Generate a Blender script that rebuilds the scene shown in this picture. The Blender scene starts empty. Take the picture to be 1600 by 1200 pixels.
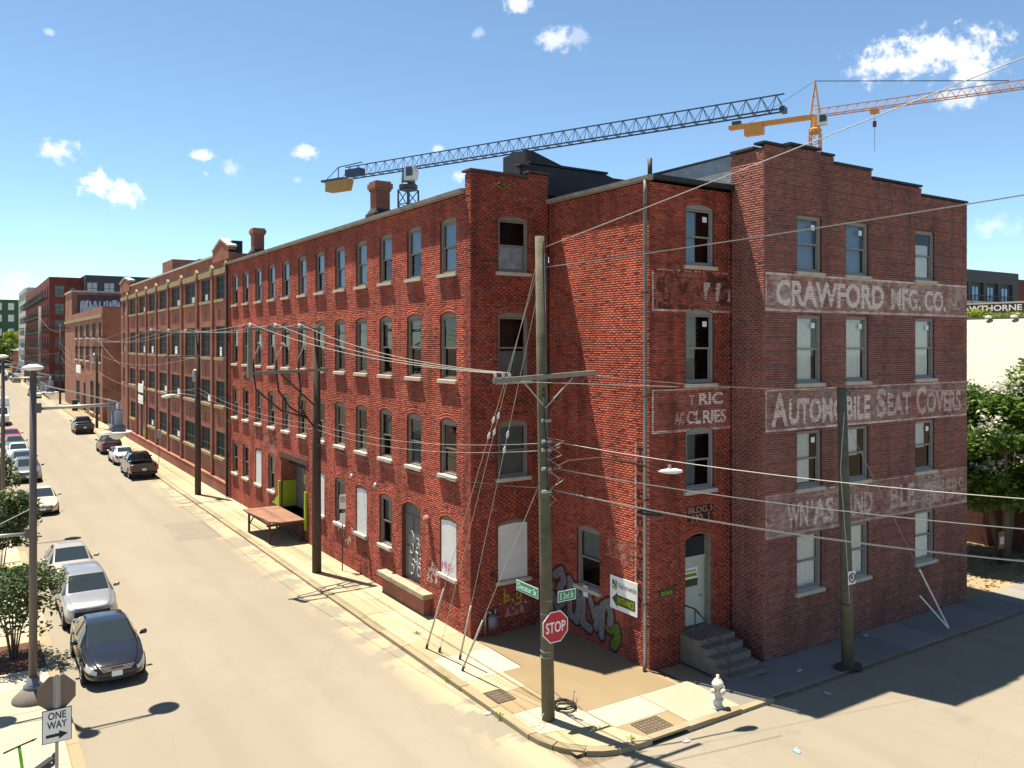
import bpy, bmesh, math, random
import numpy as np
from mathutils import Vector, Matrix
R = math.radians
random.seed(7); rng = np.random.default_rng(7)
scene = bpy.context.scene
COL = scene.collection

# ------------------------------------------------------------------ camera
cam_d = bpy.data.cameras.new('camera'); cam = bpy.data.objects.new('camera', cam_d); COL.objects.link(cam)
cam.location = (0, 0, 10.5); cam.rotation_euler = (R(90), 0, -R(33.1))
cam_d.sensor_width = 36; cam_d.lens = 29.34; cam_d.shift_y = -0.0394; cam_d.clip_end = 4000; cam_d.clip_start = 0.1
scene.camera = cam
# ------------------------------------------------------------------ sun and sky
SUNV = Vector((0.116, -0.305, -1.0)).normalized()          # the way the light travels
EL = math.asin(-SUNV.z)
sd = bpy.data.lights.new('sun', 'SUN'); sd.energy = 5.0; sd.angle = R(0.53); sd.color = (1.0, 0.92, 0.77)
sun = bpy.data.objects.new('sun', sd); COL.objects.link(sun); sun.location = (-20, 60, 90)
sun.rotation_euler = SUNV.to_track_quat('-Z', 'Y').to_euler()
W = bpy.data.worlds.new('World'); scene.world = W; W.use_nodes = True
nt = W.node_tree; nt.nodes.clear()
def N(tree, typ, **kw):
    n = tree.nodes.new(typ)
    for k, v in kw.items():
        if k.startswith('i_'):
            key = k[2:]; key = int(key) if key.isdigit() else key.replace('_', ' ')
            n.inputs[key].default_value = v
        else: setattr(n, k, v)
    return n
sky = N(nt, 'ShaderNodeTexSky', sky_type='NISHITA', sun_disc=False, sun_elevation=EL,
        sun_rotation=math.atan2(-SUNV.x, -SUNV.y), altitude=1500, air_density=0.7, dust_density=0.2, ozone_density=0.6)
bg = N(nt, 'ShaderNodeBackground'); bg.inputs['Strength'].default_value = 0.092
wo = N(nt, 'ShaderNodeOutputWorld')
tc = N(nt, 'ShaderNodeTexCoord')
noi = N(nt, 'ShaderNodeTexNoise'); noi.inputs['Scale'].default_value = 20; noi.inputs['Detail'].default_value = 6; noi.inputs['Roughness'].default_value = .62
nt.links.new(tc.outputs['Generated'], noi.inputs['Vector'])
noi2 = N(nt, 'ShaderNodeTexNoise'); noi2.inputs['Scale'].default_value = 95; noi2.inputs['Detail'].default_value = 5; noi2.inputs['Roughness'].default_value = .6; nt.links.new(tc.outputs['Generated'], noi2.inputs['Vector'])
nadd = N(nt, 'ShaderNodeMath', operation='ADD'); nt.links.new(noi.outputs['Fac'], nadd.inputs[0]); nt.links.new(noi2.outputs['Fac'], nadd.inputs[1])
noff = N(nt, 'ShaderNodeMath', operation='MULTIPLY_ADD', i_1=1.9, i_2=-1.9); nt.links.new(nadd.outputs[0], noff.inputs[0])
# fair-weather cumulus: (azimuth from +Y in degrees, elevation, half width, half height, density)
CLOUDS = [(59.77, 17.1, 5.04, 1.8, 1.0), (57.81, 16.93, 3.17, 1.19, 0.95), (62.01, 16.0, 2.32, 1.35, 0.9), (60.99, 14.7, 2.15, 0.84, 0.55), (4.63, 11.47, 1.44, 0.94, 0.7), (6.78, 9.64, 1.5, 1.17, 1.0), (7.74, 9.21, 1.61, 1.07, 1.0), (5.91, 9.75, 0.7, 0.74, 0.8), (12.7, 11.93, 0.96, 0.56, 0.75), (14.53, 11.27, 0.84, 0.67, 0.35), (12.97, 10.84, 0.39, 0.28, 0.4), (19.4, 12.6, 1.24, 0.63, 0.7), (36.0, 20.07, 1.42, 0.95, 0.6), (37.7, 20.11, 0.87, 0.95, 0.3), (33.54, 22.12, 1.21, 0.53, 0.75), (30.73, 20.39, 0.49, 0.41, 0.3), (4.09, 18.09, 0.38, 0.21, 0.35), (63.01, 6.94, 1.9, 0.93, 0.35), (29.55, 11.3, 0.82, 0.71, 0.6), (28.02, 13.11, 0.54, 0.35, 0.5), (2.54, 3.66, 1.22, 0.82, 0.4), (18.69, 10.77, 0.36, 0.29, 0.25)]
rc = random.Random(3)
for k in range(26):                                         # the same fair-weather sky goes on all round
    CLOUDS.append((rc.uniform(72, 350), rc.uniform(6, 50), rc.uniform(1, 5), rc.uniform(.5, 1.8), rc.uniform(.4, 1)))
acc = None
for az, el, hw, hh, den in CLOUDS:
    c = Vector((math.sin(R(az)) * math.cos(R(el)), math.cos(R(az)) * math.cos(R(el)), math.sin(R(el))))
    sub = N(nt, 'ShaderNodeVectorMath', operation='SUBTRACT'); sub.inputs[1].default_value = c
    nt.links.new(tc.outputs['Generated'], sub.inputs[0])
    mul = N(nt, 'ShaderNodeVectorMath', operation='MULTIPLY'); mul.inputs[1].default_value = (1 / R(hw), 1 / R(hw), 1 / R(hh))
    nt.links.new(sub.outputs[0], mul.inputs[0])
    ln = N(nt, 'ShaderNodeVectorMath', operation='LENGTH'); nt.links.new(mul.outputs[0], ln.inputs[0])
    ad = N(nt, 'ShaderNodeMath', operation='ADD'); nt.links.new(ln.outputs['Value'], ad.inputs[0]); nt.links.new(noff.outputs[0], ad.inputs[1])
    mr = N(nt, 'ShaderNodeMapRange', interpolation_type='SMOOTHSTEP'); mr.inputs['From Min'].default_value = .92; mr.inputs['From Max'].default_value = .08
    mr.inputs['To Min'].default_value = 0; mr.inputs['To Max'].default_value = den
    nt.links.new(ad.outputs[0], mr.inputs['Value'])
    if acc is None: acc = mr.outputs[0]
    else:
        mx = N(nt, 'ShaderNodeMath', operation='MAXIMUM'); nt.links.new(acc, mx.inputs[0]); nt.links.new(mr.outputs[0], mx.inputs[1]); acc = mx.outputs[0]
mixc = N(nt, 'ShaderNodeMix', data_type='RGBA'); nt.links.new(acc, mixc.inputs[0])
tint = N(nt, 'ShaderNodeMix', data_type='RGBA', blend_type='MULTIPLY'); tint.inputs[0].default_value = 1; tint.inputs[7].default_value = (.95, 1.055, .99, 1); nt.links.new(sky.outputs[0], tint.inputs[6]); nt.links.new(tint.outputs[2], mixc.inputs[6]); mixc.inputs[7].default_value = (6.2, 6.2, 6.4, 1)
nt.links.new(mixc.outputs[2], bg.inputs['Color']); nt.links.new(bg.outputs[0], wo.inputs[0])
vs = scene.view_settings; vs.view_transform = 'Standard'; vs.look = 'None'; vs.gamma = 1.0; vs.use_curve_mapping = False; vs.exposure = 1.25

# ------------------------------------------------------------------ materials
def lin(r, g, b):
    f = lambda c: (c / 255 / 12.92) if c / 255 <= .04045 else ((c / 255 + .055) / 1.055) ** 2.4
    return (f(r), f(g), f(b))
MATS = {}
def pm(name, col, rough=.8, var=.18, scale=3.0, bump=0.0, bscale=None, metal=0.0, spec=.4, objrand=0.0, coat=0.0, stain=None, stain_scale=.6, stain_amt=.5):
    """procedural Principled: base colour broken up by noise, optional stains of a second colour, optional fine relief"""
    if name in MATS: return MATS[name]
    m = bpy.data.materials.new(name); m.use_nodes = True; t = m.node_tree
    b = t.nodes['Principled BSDF']; b.inputs['Roughness'].default_value = rough; b.inputs['Metallic'].default_value = metal
    b.inputs['Specular IOR Level'].default_value = spec
    if coat: b.inputs['Coat Weight'].default_value = coat; b.inputs['Coat Roughness'].default_value = .03
    co = N(t, 'ShaderNodeTexCoord')
    n1 = N(t, 'ShaderNodeTexNoise'); n1.inputs['Scale'].default_value = scale; n1.inputs['Detail'].default_value = 5; n1.inputs['Roughness'].default_value = .6
    t.links.new(co.outputs['Object'], n1.inputs['Vector'])
    hsv = N(t, 'ShaderNodeHueSaturation'); hsv.inputs['Color'].default_value = (*col, 1)
    mr = N(t, 'ShaderNodeMapRange'); mr.inputs['From Min'].default_value = .25; mr.inputs['From Max'].default_value = .75
    mr.inputs['To Min'].default_value = 1 - var; mr.inputs['To Max'].default_value = 1 + var
    t.links.new(n1.outputs['Fac'], mr.inputs['Value'])
    val = mr.outputs[0]
    if objrand:
        oi = N(t, 'ShaderNodeObjectInfo'); m2 = N(t, 'ShaderNodeMapRange'); m2.inputs['To Min'].default_value = 1 - objrand; m2.inputs['To Max'].default_value = 1 + objrand
        t.links.new(oi.outputs['Random'], m2.inputs['Value'])
        mm = N(t, 'ShaderNodeMath', operation='MULTIPLY'); t.links.new(val, mm.inputs[0]); t.links.new(m2.outputs[0], mm.inputs[1]); val = mm.outputs[0]
    t.links.new(val, hsv.inputs['Value'])
    out = hsv.outputs[0]
    if stain:
        n2 = N(t, 'ShaderNodeTexNoise'); n2.inputs['Scale'].default_value = stain_scale; n2.inputs['Detail'].default_value = 7; n2.inputs['Roughness'].default_value = .65
        t.links.new(co.outputs['Object'], n2.inputs['Vector'])
        r2 = N(t, 'ShaderNodeMapRange', interpolation_type='SMOOTHSTEP'); r2.inputs['From Min'].default_value = .48; r2.inputs['From Max'].default_value = .68; r2.inputs['To Max'].default_value = stain_amt
        t.links.new(n2.outputs['Fac'], r2.inputs['Value'])
        mx = N(t, 'ShaderNodeMix', data_type='RGBA'); t.links.new(r2.outputs[0], mx.inputs[0]); t.links.new(out, mx.inputs[6]); mx.inputs[7].default_value = (*stain, 1)
        out = mx.outputs[2]
    t.links.new(out, b.inputs['Base Color'])
    if bump:
        n3 = N(t, 'ShaderNodeTexNoise'); n3.inputs['Scale'].default_value = bscale or scale * 8; n3.inputs['Detail'].default_value = 4
        t.links.new(co.outputs['Object'], n3.inputs['Vector'])
        bp = N(t, 'ShaderNodeBump'); bp.inputs['Strength'].default_value = bump; bp.inputs['Distance'].default_value = .02
        t.links.new(n3.outputs['Fac'], bp.inputs['Height']); t.links.new(bp.outputs[0], b.inputs['Normal'])
    MATS[name] = m; return m

def brick_mat(name, dark, mid, light, grime=.5):
    """faces of modelled bricks: tone per brick, soot in patches, worn sign paint from the 'paint' attribute"""
    m = bpy.data.materials.new(name); m.use_nodes = True; t = m.node_tree; b = t.nodes['Principled BSDF']
    b.inputs['Roughness'].default_value = .88; b.inputs['Specular IOR Level'].default_value = .25
    at = N(t, 'ShaderNodeAttribute', attribute_name='tone'); cr = N(t, 'ShaderNodeValToRGB')
    e = cr.color_ramp.elements; e[0].position = .0; e[0].color = (*dark, 1); e[1].position = 1; e[1].color = (*light, 1)
    x = cr.color_ramp.elements.new(.22); x.color = (*[a * .55 + c * .45 for a, c in zip(dark, mid)], 1); x = cr.color_ramp.elements.new(.5); x.color = (*mid, 1)
    t.links.new(at.outputs['Fac'], cr.inputs[0])
    geo = N(t, 'ShaderNodeNewGeometry')
    n1 = N(t, 'ShaderNodeTexNoise'); n1.inputs['Scale'].default_value = .55; n1.inputs['Detail'].default_value = 8; n1.inputs['Roughness'].default_value = .65
    t.links.new(geo.outputs['Position'], n1.inputs['Vector'])
    r1 = N(t, 'ShaderNodeMapRange', interpolation_type='SMOOTHSTEP'); r1.inputs['From Min'].default_value = .35; r1.inputs['From Max'].default_value = .68; r1.inputs['To Min'].default_value = 1.12; r1.inputs['To Max'].default_value = 1 - grime
    t.links.new(n1.outputs['Fac'], r1.inputs['Value'])
    n2 = N(t, 'ShaderNodeTexNoise'); n2.inputs['Scale'].default_value = 28; n2.inputs['Detail'].default_value = 3
    t.links.new(geo.outputs['Position'], n2.inputs['Vector'])
    r2 = N(t, 'ShaderNodeMapRange'); r2.inputs['To Min'].default_value = .82; r2.inputs['To Max'].default_value = 1.18; t.links.new(n2.outputs['Fac'], r2.inputs['Value'])
    mp = N(t, 'ShaderNodeMapping'); mp.inputs['Scale'].default_value = (1.6, 1.6, .16); t.links.new(geo.outputs['Position'], mp.inputs[0])   # rain streaks run down the wall
    n4 = N(t, 'ShaderNodeTexNoise'); n4.inputs['Scale'].default_value = 1.0; n4.inputs['Detail'].default_value = 6; n4.inputs['Roughness'].default_value = .7; t.links.new(mp.outputs[0], n4.inputs['Vector'])
    r4 = N(t, 'ShaderNodeMapRange', interpolation_type='SMOOTHSTEP'); r4.inputs['From Min'].default_value = .42; r4.inputs['From Max'].default_value = .74; r4.inputs['To Min'].default_value = 1.06; r4.inputs['To Max'].default_value = .58; t.links.new(n4.outputs['Fac'], r4.inputs['Value'])
    m0 = N(t, 'ShaderNodeMath', operation='MULTIPLY'); t.links.new(r1.outputs[0], m0.inputs[0]); t.links.new(r4.outputs[0], m0.inputs[1])
    mu = N(t, 'ShaderNodeMath', operation='MULTIPLY'); t.links.new(m0.outputs[0], mu.inputs[0]); t.links.new(r2.outputs[0], mu.inputs[1])
    hs = N(t, 'ShaderNodeHueSaturation'); t.links.new(cr.outputs[0], hs.inputs['Color']); t.links.new(mu.outputs[0], hs.inputs['Value'])
    pa = N(t, 'ShaderNodeAttribute', attribute_name='paint')
    mx = N(t, 'ShaderNodeMix', data_type='RGBA'); t.links.new(pa.outputs['Alpha'], mx.inputs[0]); t.links.new(hs.outputs[0], mx.inputs[6]); t.links.new(pa.outputs['Color'], mx.inputs[7])
    t.links.new(mx.outputs[2], b.inputs['Base Color'])
    MATS[name] = m; return m

def wallbrick_mat(name, c1, c2, mortar, bw=.21, bh=.0675, var=.25):
    """far brickwork too small to tell apart: Brick Texture on (along-wall, height)"""
    m = bpy.data.materials.new(name); m.use_nodes = True; t = m.node_tree; b = t.nodes['Principled BSDF']
    b.inputs['Roughness'].default_value = .9; b.inputs['Specular IOR Level'].default_value = .25
    geo = N(t, 'ShaderNodeNewGeometry'); sx = N(t, 'ShaderNodeSeparateXYZ'); t.links.new(geo.outputs['Position'], sx.inputs[0])
    ad = N(t, 'ShaderNodeMath', operation='ADD'); t.links.new(sx.outputs[0], ad.inputs[0]); t.links.new(sx.outputs[1], ad.inputs[1])
    cb = N(t, 'ShaderNodeCombineXYZ'); t.links.new(ad.outputs[0], cb.inputs[0]); t.links.new(sx.outputs[2], cb.inputs[1])
    br = N(t, 'ShaderNodeTexBrick'); br.inputs['Scale'].default_value = 1; br.inputs['Brick Width'].default_value = bw; br.inputs['Row Height'].default_value = bh
    br.inputs['Mortar Size'].default_value = .006; br.inputs['Color1'].default_value = (*c1, 1); br.inputs['Color2'].default_value = (*c2, 1); br.inputs['Mortar'].default_value = (*mortar, 1)
    t.links.new(cb.outputs[0], br.inputs['Vector'])
    n1 = N(t, 'ShaderNodeTexNoise'); n1.inputs['Scale'].default_value = .5; n1.inputs['Detail'].default_value = 7; t.links.new(geo.outputs['Position'], n1.inputs['Vector'])
    r1 = N(t, 'ShaderNodeMapRange'); r1.inputs['From Min'].default_value = .3; r1.inputs['From Max'].default_value = .7; r1.inputs['To Min'].default_value = 1 + var; r1.inputs['To Max'].default_value = 1 - var
    t.links.new(n1.outputs['Fac'], r1.inputs['Value'])
    hs = N(t, 'ShaderNodeHueSaturation'); t.links.new(br.outputs['Color'], hs.inputs['Color']); t.links.new(r1.outputs[0], hs.inputs['Value'])
    t.links.new(hs.outputs[0], b.inputs['Base Color']); MATS[name] = m; return m

def glass_mat(name, tint=(.90, .93, .93), ior=1.75, rough=.02):
    m = bpy.data.materials.new(name); m.use_nodes = True; t = m.node_tree; t.nodes.remove(t.nodes['Principled BSDF'])
    tr = N(t, 'ShaderNodeBsdfTransparent'); tr.inputs[0].default_value = (*tint, 1)
    gl = N(t, 'ShaderNodeBsdfGlossy'); gl.inputs['Roughness'].default_value = rough
    co = N(t, 'ShaderNodeTexCoord'); no = N(t, 'ShaderNodeTexNoise'); no.inputs['Scale'].default_value = 1.3; t.links.new(co.outputs['Object'], no.inputs['Vector'])
    bp = N(t, 'ShaderNodeBump'); bp.inputs['Strength'].default_value = .02; bp.inputs['Distance'].default_value = .05; t.links.new(no.outputs['Fac'], bp.inputs['Height']); t.links.new(bp.outputs[0], gl.inputs['Normal'])
    fr = N(t, 'ShaderNodeFresnel'); fr.inputs['IOR'].default_value = ior
    mx = N(t, 'ShaderNodeMixShader'); t.links.new(fr.outputs[0], mx.inputs[0]); t.links.new(tr.outputs[0], mx.inputs[1]); t.links.new(gl.outputs[0], mx.inputs[2])
    t.links.new(mx.outputs[0], t.nodes['Material Output'].inputs[0]); MATS[name] = m; return m

def ground_mat(name, base, light, dark, sand, kind):
    """aged paving: mottled base, pale worn areas, dark oil and water stains, sand washed against the kerb"""
    m = bpy.data.materials.new(name); m.use_nodes = True; t = m.node_tree; b = t.nodes['Principled BSDF']
    b.inputs['Roughness'].default_value = .92; b.inputs['Specular IOR Level'].default_value = .2
    geo = N(t, 'ShaderNodeNewGeometry')
    def noise(sc, det, lo, hi, a, bb, stretch=None):
        n = N(t, 'ShaderNodeTexNoise'); n.inputs['Scale'].default_value = sc; n.inputs['Detail'].default_value = det; n.inputs['Roughness'].default_value = .62
        if stretch:
            mp = N(t, 'ShaderNodeMapping'); mp.inputs['Scale'].default_value = stretch; t.links.new(geo.outputs['Position'], mp.inputs[0]); t.links.new(mp.outputs[0], n.inputs['Vector'])
        else: t.links.new(geo.outputs['Position'], n.inputs['Vector'])
        r = N(t, 'ShaderNodeMapRange', interpolation_type='SMOOTHSTEP'); r.inputs['From Min'].default_value = lo; r.inputs['From Max'].default_value = hi; r.inputs['To Min'].default_value = a; r.inputs['To Max'].default_value = bb
        t.links.new(n.outputs['Fac'], r.inputs['Value']); return r.outputs[0]
    def mix(f, a, c):
        x = N(t, 'ShaderNodeMix', data_type='RGBA'); t.links.new(f, x.inputs[0])
        if isinstance(a, tuple): x.inputs[6].default_value = (*a, 1)
        else: t.links.new(a, x.inputs[6])
        x.inputs[7].default_value = (*c, 1); return x.outputs[2]
    o = mix(noise(.22, 6, .42, .66, 0, .7, (1, .35, 1)), base, light)
    o = mix(noise(.5, 8, .6, .76, 0, .5), o, dark)
    if kind == 'road':
        sx = N(t, 'ShaderNodeSeparateXYZ'); t.links.new(geo.outputs['Position'], sx.inputs[0])
        r = N(t, 'ShaderNodeMapRange', interpolation_type='SMOOTHSTEP'); r.inputs['From Min'].default_value = 10.9; r.inputs['From Max'].default_value = 12.3; t.links.new(sx.outputs[0], r.inputs['Value'])
        rq = N(t, 'ShaderNodeMapRange', interpolation_type='SMOOTHSTEP'); rq.inputs['From Min'].default_value = 13.2; rq.inputs['From Max'].default_value = 12.2; t.links.new(sx.outputs[0], rq.inputs['Value'])
        r_0 = r; r = N(t, 'ShaderNodeMath', operation='MULTIPLY'); t.links.new(r_0.outputs[0], r.inputs[0]); t.links.new(rq.outputs[0], r.inputs[1])
        nn = noise(.55, 7, .44, .52, 0, 1)
        k = N(t, 'ShaderNodeMath', operation='MULTIPLY'); t.links.new(r.outputs[0], k.inputs[0]); t.links.new(nn, k.inputs[1]); o = mix(k.outputs[0], o, sand)
        wv_ = N(t, 'ShaderNodeMath', operation='SINE'); k1 = N(t, 'ShaderNodeMath', operation='MULTIPLY', i_1=3.6); t.links.new(sx.outputs[0], k1.inputs[0]); t.links.new(k1.outputs[0], wv_.inputs[0])   # tyre-worn lanes along the street
        k2 = N(t, 'ShaderNodeMapRange', interpolation_type='SMOOTHSTEP'); k2.inputs['From Min'].default_value = -.2; k2.inputs['From Max'].default_value = 1; k2.inputs['To Max'].default_value = .30; t.links.new(wv_.outputs[0], k2.inputs['Value'])
        k3 = N(t, 'ShaderNodeMath', operation='MULTIPLY'); t.links.new(k2.outputs[0], k3.inputs[0]); t.links.new(noise(.35, 6, .35, .65, 0, 1, (1, .2, 1)), k3.inputs[1]); o = mix(k3.outputs[0], o, tuple(c * .82 for c in base))
        o = mix(noise(3.5, 6, .66, .74, 0, .35), o, tuple(c * .55 for c in base))
        vo = N(t, 'ShaderNodeTexVoronoi', feature='DISTANCE_TO_EDGE'); vo.inputs['Scale'].default_value = .33
        n9 = N(t, 'ShaderNodeTexNoise'); n9.inputs['Scale'].default_value = .9; n9.inputs['Detail'].default_value = 6; t.links.new(geo.outputs['Position'], n9.inputs['Vector'])
        mv = N(t, 'ShaderNodeMix', data_type='VECTOR'); mv.inputs[0].default_value = .45; t.links.new(geo.outputs['Position'], mv.inputs[4]); t.links.new(n9.outputs['Color'], mv.inputs[5]); t.links.new(mv.outputs[1], vo.inputs['Vector'])
        rr = N(t, 'ShaderNodeMapRange'); rr.inputs['From Min'].default_value = .0; rr.inputs['From Max'].default_value = .007; rr.inputs['To Min'].default_value = .10; rr.inputs['To Max'].default_value = 0; t.links.new(vo.outputs['Distance'], rr.inputs['Value'])
        o = mix(rr.outputs[0], o, tuple(c * .45 for c in base))
    else: o = mix(noise(1.1, 6, .55, .72, 0, .5), o, sand)
    n5 = N(t, 'ShaderNodeTexNoise'); n5.inputs['Scale'].default_value = 45; n5.inputs['Detail'].default_value = 3; t.links.new(geo.outputs['Position'], n5.inputs['Vector'])
    r5 = N(t, 'ShaderNodeMapRange'); r5.inputs['To Min'].default_value = .8; r5.inputs['To Max'].default_value = 1.2; t.links.new(n5.outputs['Fac'], r5.inputs['Value'])
    oi = N(t, 'ShaderNodeObjectInfo'); r6 = N(t, 'ShaderNodeMapRange'); r6.inputs['To Min'].default_value = .84 if kind == 'slab' else 1; r6.inputs['To Max'].default_value = 1.12 if kind == 'slab' else 1; t.links.new(oi.outputs['Random'], r6.inputs['Value'])
    mm = N(t, 'ShaderNodeMath', operation='MULTIPLY'); t.links.new(r5.outputs[0], mm.inputs[0]); t.links.new(r6.outputs[0], mm.inputs[1])
    hs = N(t, 'ShaderNodeHueSaturation'); t.links.new(o, hs.inputs['Color']); t.links.new(mm.outputs[0], hs.inputs['Value'])
    t.links.new(hs.outputs[0], b.inputs['Base Color'])
    bp = N(t, 'ShaderNodeBump'); bp.inputs['Strength'].default_value = .25; bp.inputs['Distance'].default_value = .01; t.links.new(n5.outputs['Fac'], bp.inputs['Height']); t.links.new(bp.outputs[0], b.inputs['Normal'])
    MATS[name] = m; return m

ROAD = ground_mat('worn_asphalt', (.218, .189, .144), (.248, .214, .163), (.165, .142, .108), (.35, .29, .185), 'road')
WALK = ground_mat('old_concrete', (.35, .29, .18), (.40, .345, .24), (.25, .20, .12), (.33, .245, .125), 'slab')
WALKW = ground_mat('new_concrete', (.36, .318, .235), (.40, .36, .28), (.29, .245, .165), (.33, .27, .165), 'slab')
DWALK = ground_mat('grey_pavement', (.195, .180, .160), (.23, .212, .19), (.13, .12, .108), (.20, .175, .14), 'slab')
APRON = ground_mat('dirty_concrete', (.235, .175, .098), (.29, .225, .135), (.16, .12, .07), (.26, .18, .085), 'slab')
KERB = ground_mat('kerb_stone', (.26, .21, .13), (.33, .28, .19), (.16, .13, .08), (.22, .17, .09), 'slab')
BRED = brick_mat('red_brick', (.125, .036, .028), (.305, .068, .044), (.415, .108, .060), .24)
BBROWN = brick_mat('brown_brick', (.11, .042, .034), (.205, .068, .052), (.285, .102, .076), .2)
MORTAR_R = pm('red_mortar', (.060, .026, .020), .95, .3, 2)
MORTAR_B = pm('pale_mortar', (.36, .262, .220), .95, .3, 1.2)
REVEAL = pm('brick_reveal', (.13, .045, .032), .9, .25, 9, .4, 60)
WB2 = wallbrick_mat('far_brick_b2', (.32, .118, .074), (.245, .088, .056), (.17, .09, .065))
WB3 = wallbrick_mat('far_brick_b3', (.35, .145, .085), (.28, .11, .068), (.2, .11, .08))
WBA = wallbrick_mat('far_brick_apartment', (.185, .045, .036), (.145, .034, .028), (.13, .05, .042))
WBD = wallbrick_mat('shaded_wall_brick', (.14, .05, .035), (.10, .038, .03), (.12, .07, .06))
WHITEBRICK = wallbrick_mat('white_painted_brick', (.37, .345, .285), (.345, .315, .255), (.30, .275, .22), .4, .2, .06)
COPE = pm('dirty_coping', (.085, .05, .04), .9, .3, 3, .3, 30)
STONE = pm('sill_stone', (.46, .41, .33), .9, .18, 4, .3, 40, stain=(.25, .21, .16), stain_scale=2)
TRIM = pm('cream_stone_trim', (.27, .22, .115), .9, .2, 2, .2, 30, stain=(.27, .2, .09), stain_scale=1.0)
WOODF = pm('window_frame_paint', (.20, .165, .135), .8, .2, 6, .2, 50)
WOODG = pm('grey_frame_paint', (.24, .225, .21), .75, .15, 6)
STEELF = pm('steel_sash', (.055, .065, .06), .6, .2, 5)
GLASS = glass_mat('window_glass', ior=1.45); GLASSG = pm('dusty_wired_glass', (.018, .022, .021), .55, .5, 1.1, spec=.08)
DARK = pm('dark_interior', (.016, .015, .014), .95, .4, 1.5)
CURT = pm('white_curtain', (.80, .81, .78), .9, .12, 5, .6, 9)
BLIND = pm('pale_blue_blind', (.24, .34, .47), .8, .12, 3)  # sky mirrored in the top-floor glass, painted as a pale blue
DUSTY = pm('dusty_inner_glass', (.15, .165, .16), .6, .35, 1.2)
BOARD = pm('white_board', (.62, .61, .585), .7, .07, 2.5, .3, 5, stain=(.42, .40, .36), stain_scale=1.6, stain_amt=.35)
TAR = pm('tar_roofing', (.022, .024, .028), .75, .3, 1.2, .4, 12)
SILVER = pm('silver_coating', (.30, .31, .32), .55, .25, 1.5, .8, 6, stain=(.10, .10, .11), stain_scale=1.3)
GUTTER = pm('gutter_metal', (.26, .24, .215), .6, .25, 2, .1, 20, stain=(.10, .075, .055), stain_scale=1.4)
PIPE_D = pm('dark_downpipe', (.035, .028, .024), .6, .3, 3)
PIPE_L = pm('grey_downpipe', (.13, .125, .11), .6, .3, 3, stain=(.30, .14, .05), stain_scale=2)
WOODP = pm('treated_pole_wood', (.105, .098, .062), .9, .3, 2.5, .6, 16, stain=(.06, .05, .035), stain_scale=1.5)
WOODD = pm('dark_pole_wood', (.062, .045, .032), .9, .3, 2.5, .6, 16)
WOODA = pm('weathered_arm_wood', (.21, .19, .155), .9, .25, 3, .4, 20)
WIREM = pm('bare_wire', (.36, .35, .31), .5, .1, 2, metal=.3)
WIREB = pm('black_cable', (.016, .015, .015), .6, .1, 3)
GALV = pm('galvanised_steel', (.30, .30, .295), .45, .15, 4, metal=.5)
PORC = pm('porcelain', (.50, .52, .53), .25, .08, 3)
LAMPM = pm('bronze_pole_paint', (.10, .082, .078), .45, .12, 3)
LAMPG = pm('grey_lamp_paint', (.12, .125, .14), .45, .12, 3)
LENS = pm('lamp_lens', (.62, .60, .54), .3, .05, 3)
WHITE = pm('white_sheet', (.74, .74, .73), .5, .04, 3); BLACK = pm('black_print', (.012, .012, .013), .6, .1, 3)
SRED = pm('sign_red', (.42, .012, .035), .4, .06, 3); SGREEN = pm('sign_green', (.005, .235, .105), .4, .06, 3); LIME = pm('lime_paint', (.29, .39, .008), .6, .1, 3)
SBACK = pm('sign_back_aluminium', (.17, .125, .10), .55, .12, 3, metal=.2)
DGREEN = pm('dark_green_print', (.035, .06, .012), .6, .1, 3); MAROON = pm('maroon_print', (.13, .012, .03), .5, .05, 3)
RUST = pm('rusty_deck', (.225, .115, .068), .85, .2, 1.2, .2, 20, stain=(.13, .055, .03), stain_scale=.9)
RUSTD = pm('rusty_steel', (.085, .036, .024), .85, .3, 5, .3, 30)
DOORG = pm('grey_door_paint', (.105, .10, .09), .7, .15, 1.5); DOORP = pm('pale_door_paint', (.40, .42, .36), .65, .12, 2)
CONC = pm('step_concrete', (.145, .122, .102), .9, .22, 2, .4, 25, stain=(.14, .12, .10), stain_scale=1.4)
MULCH = pm('bark_mulch', (.085, .035, .018), .95, .5, 18, 1.0, 40)
SOIL = pm('dry_soil', (.16, .12, .075), .95, .4, 5, .6, 20)
HYD = pm('hydrant_paint', (.60, .55, .46), .5, .1, 6, stain=(.34, .22, .12), stain_scale=4, stain_amt=.5)
CASTIRON = pm('cast_iron', (.075, .055, .035), .7, .3, 6)
CRB = pm('crane_dark_blue', (.035, .058, .095), .5, .1, 1); CRO = pm('crane_orange', (.60, .26, .05), .5, .08, 1); CRY = pm('crane_yellow', (.42, .25, .07), .6, .1, 1)
CRW = pm('crane_cab_white', (.66, .67, .66), .5, .05, 1); CRGLASS = pm('cab_glass', (.02, .03, .04), .05, .05, 1, spec=.8)
BARK = pm('tree_bark', (.15, .115, .085), .9, .3, 6, .6, 25)
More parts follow.
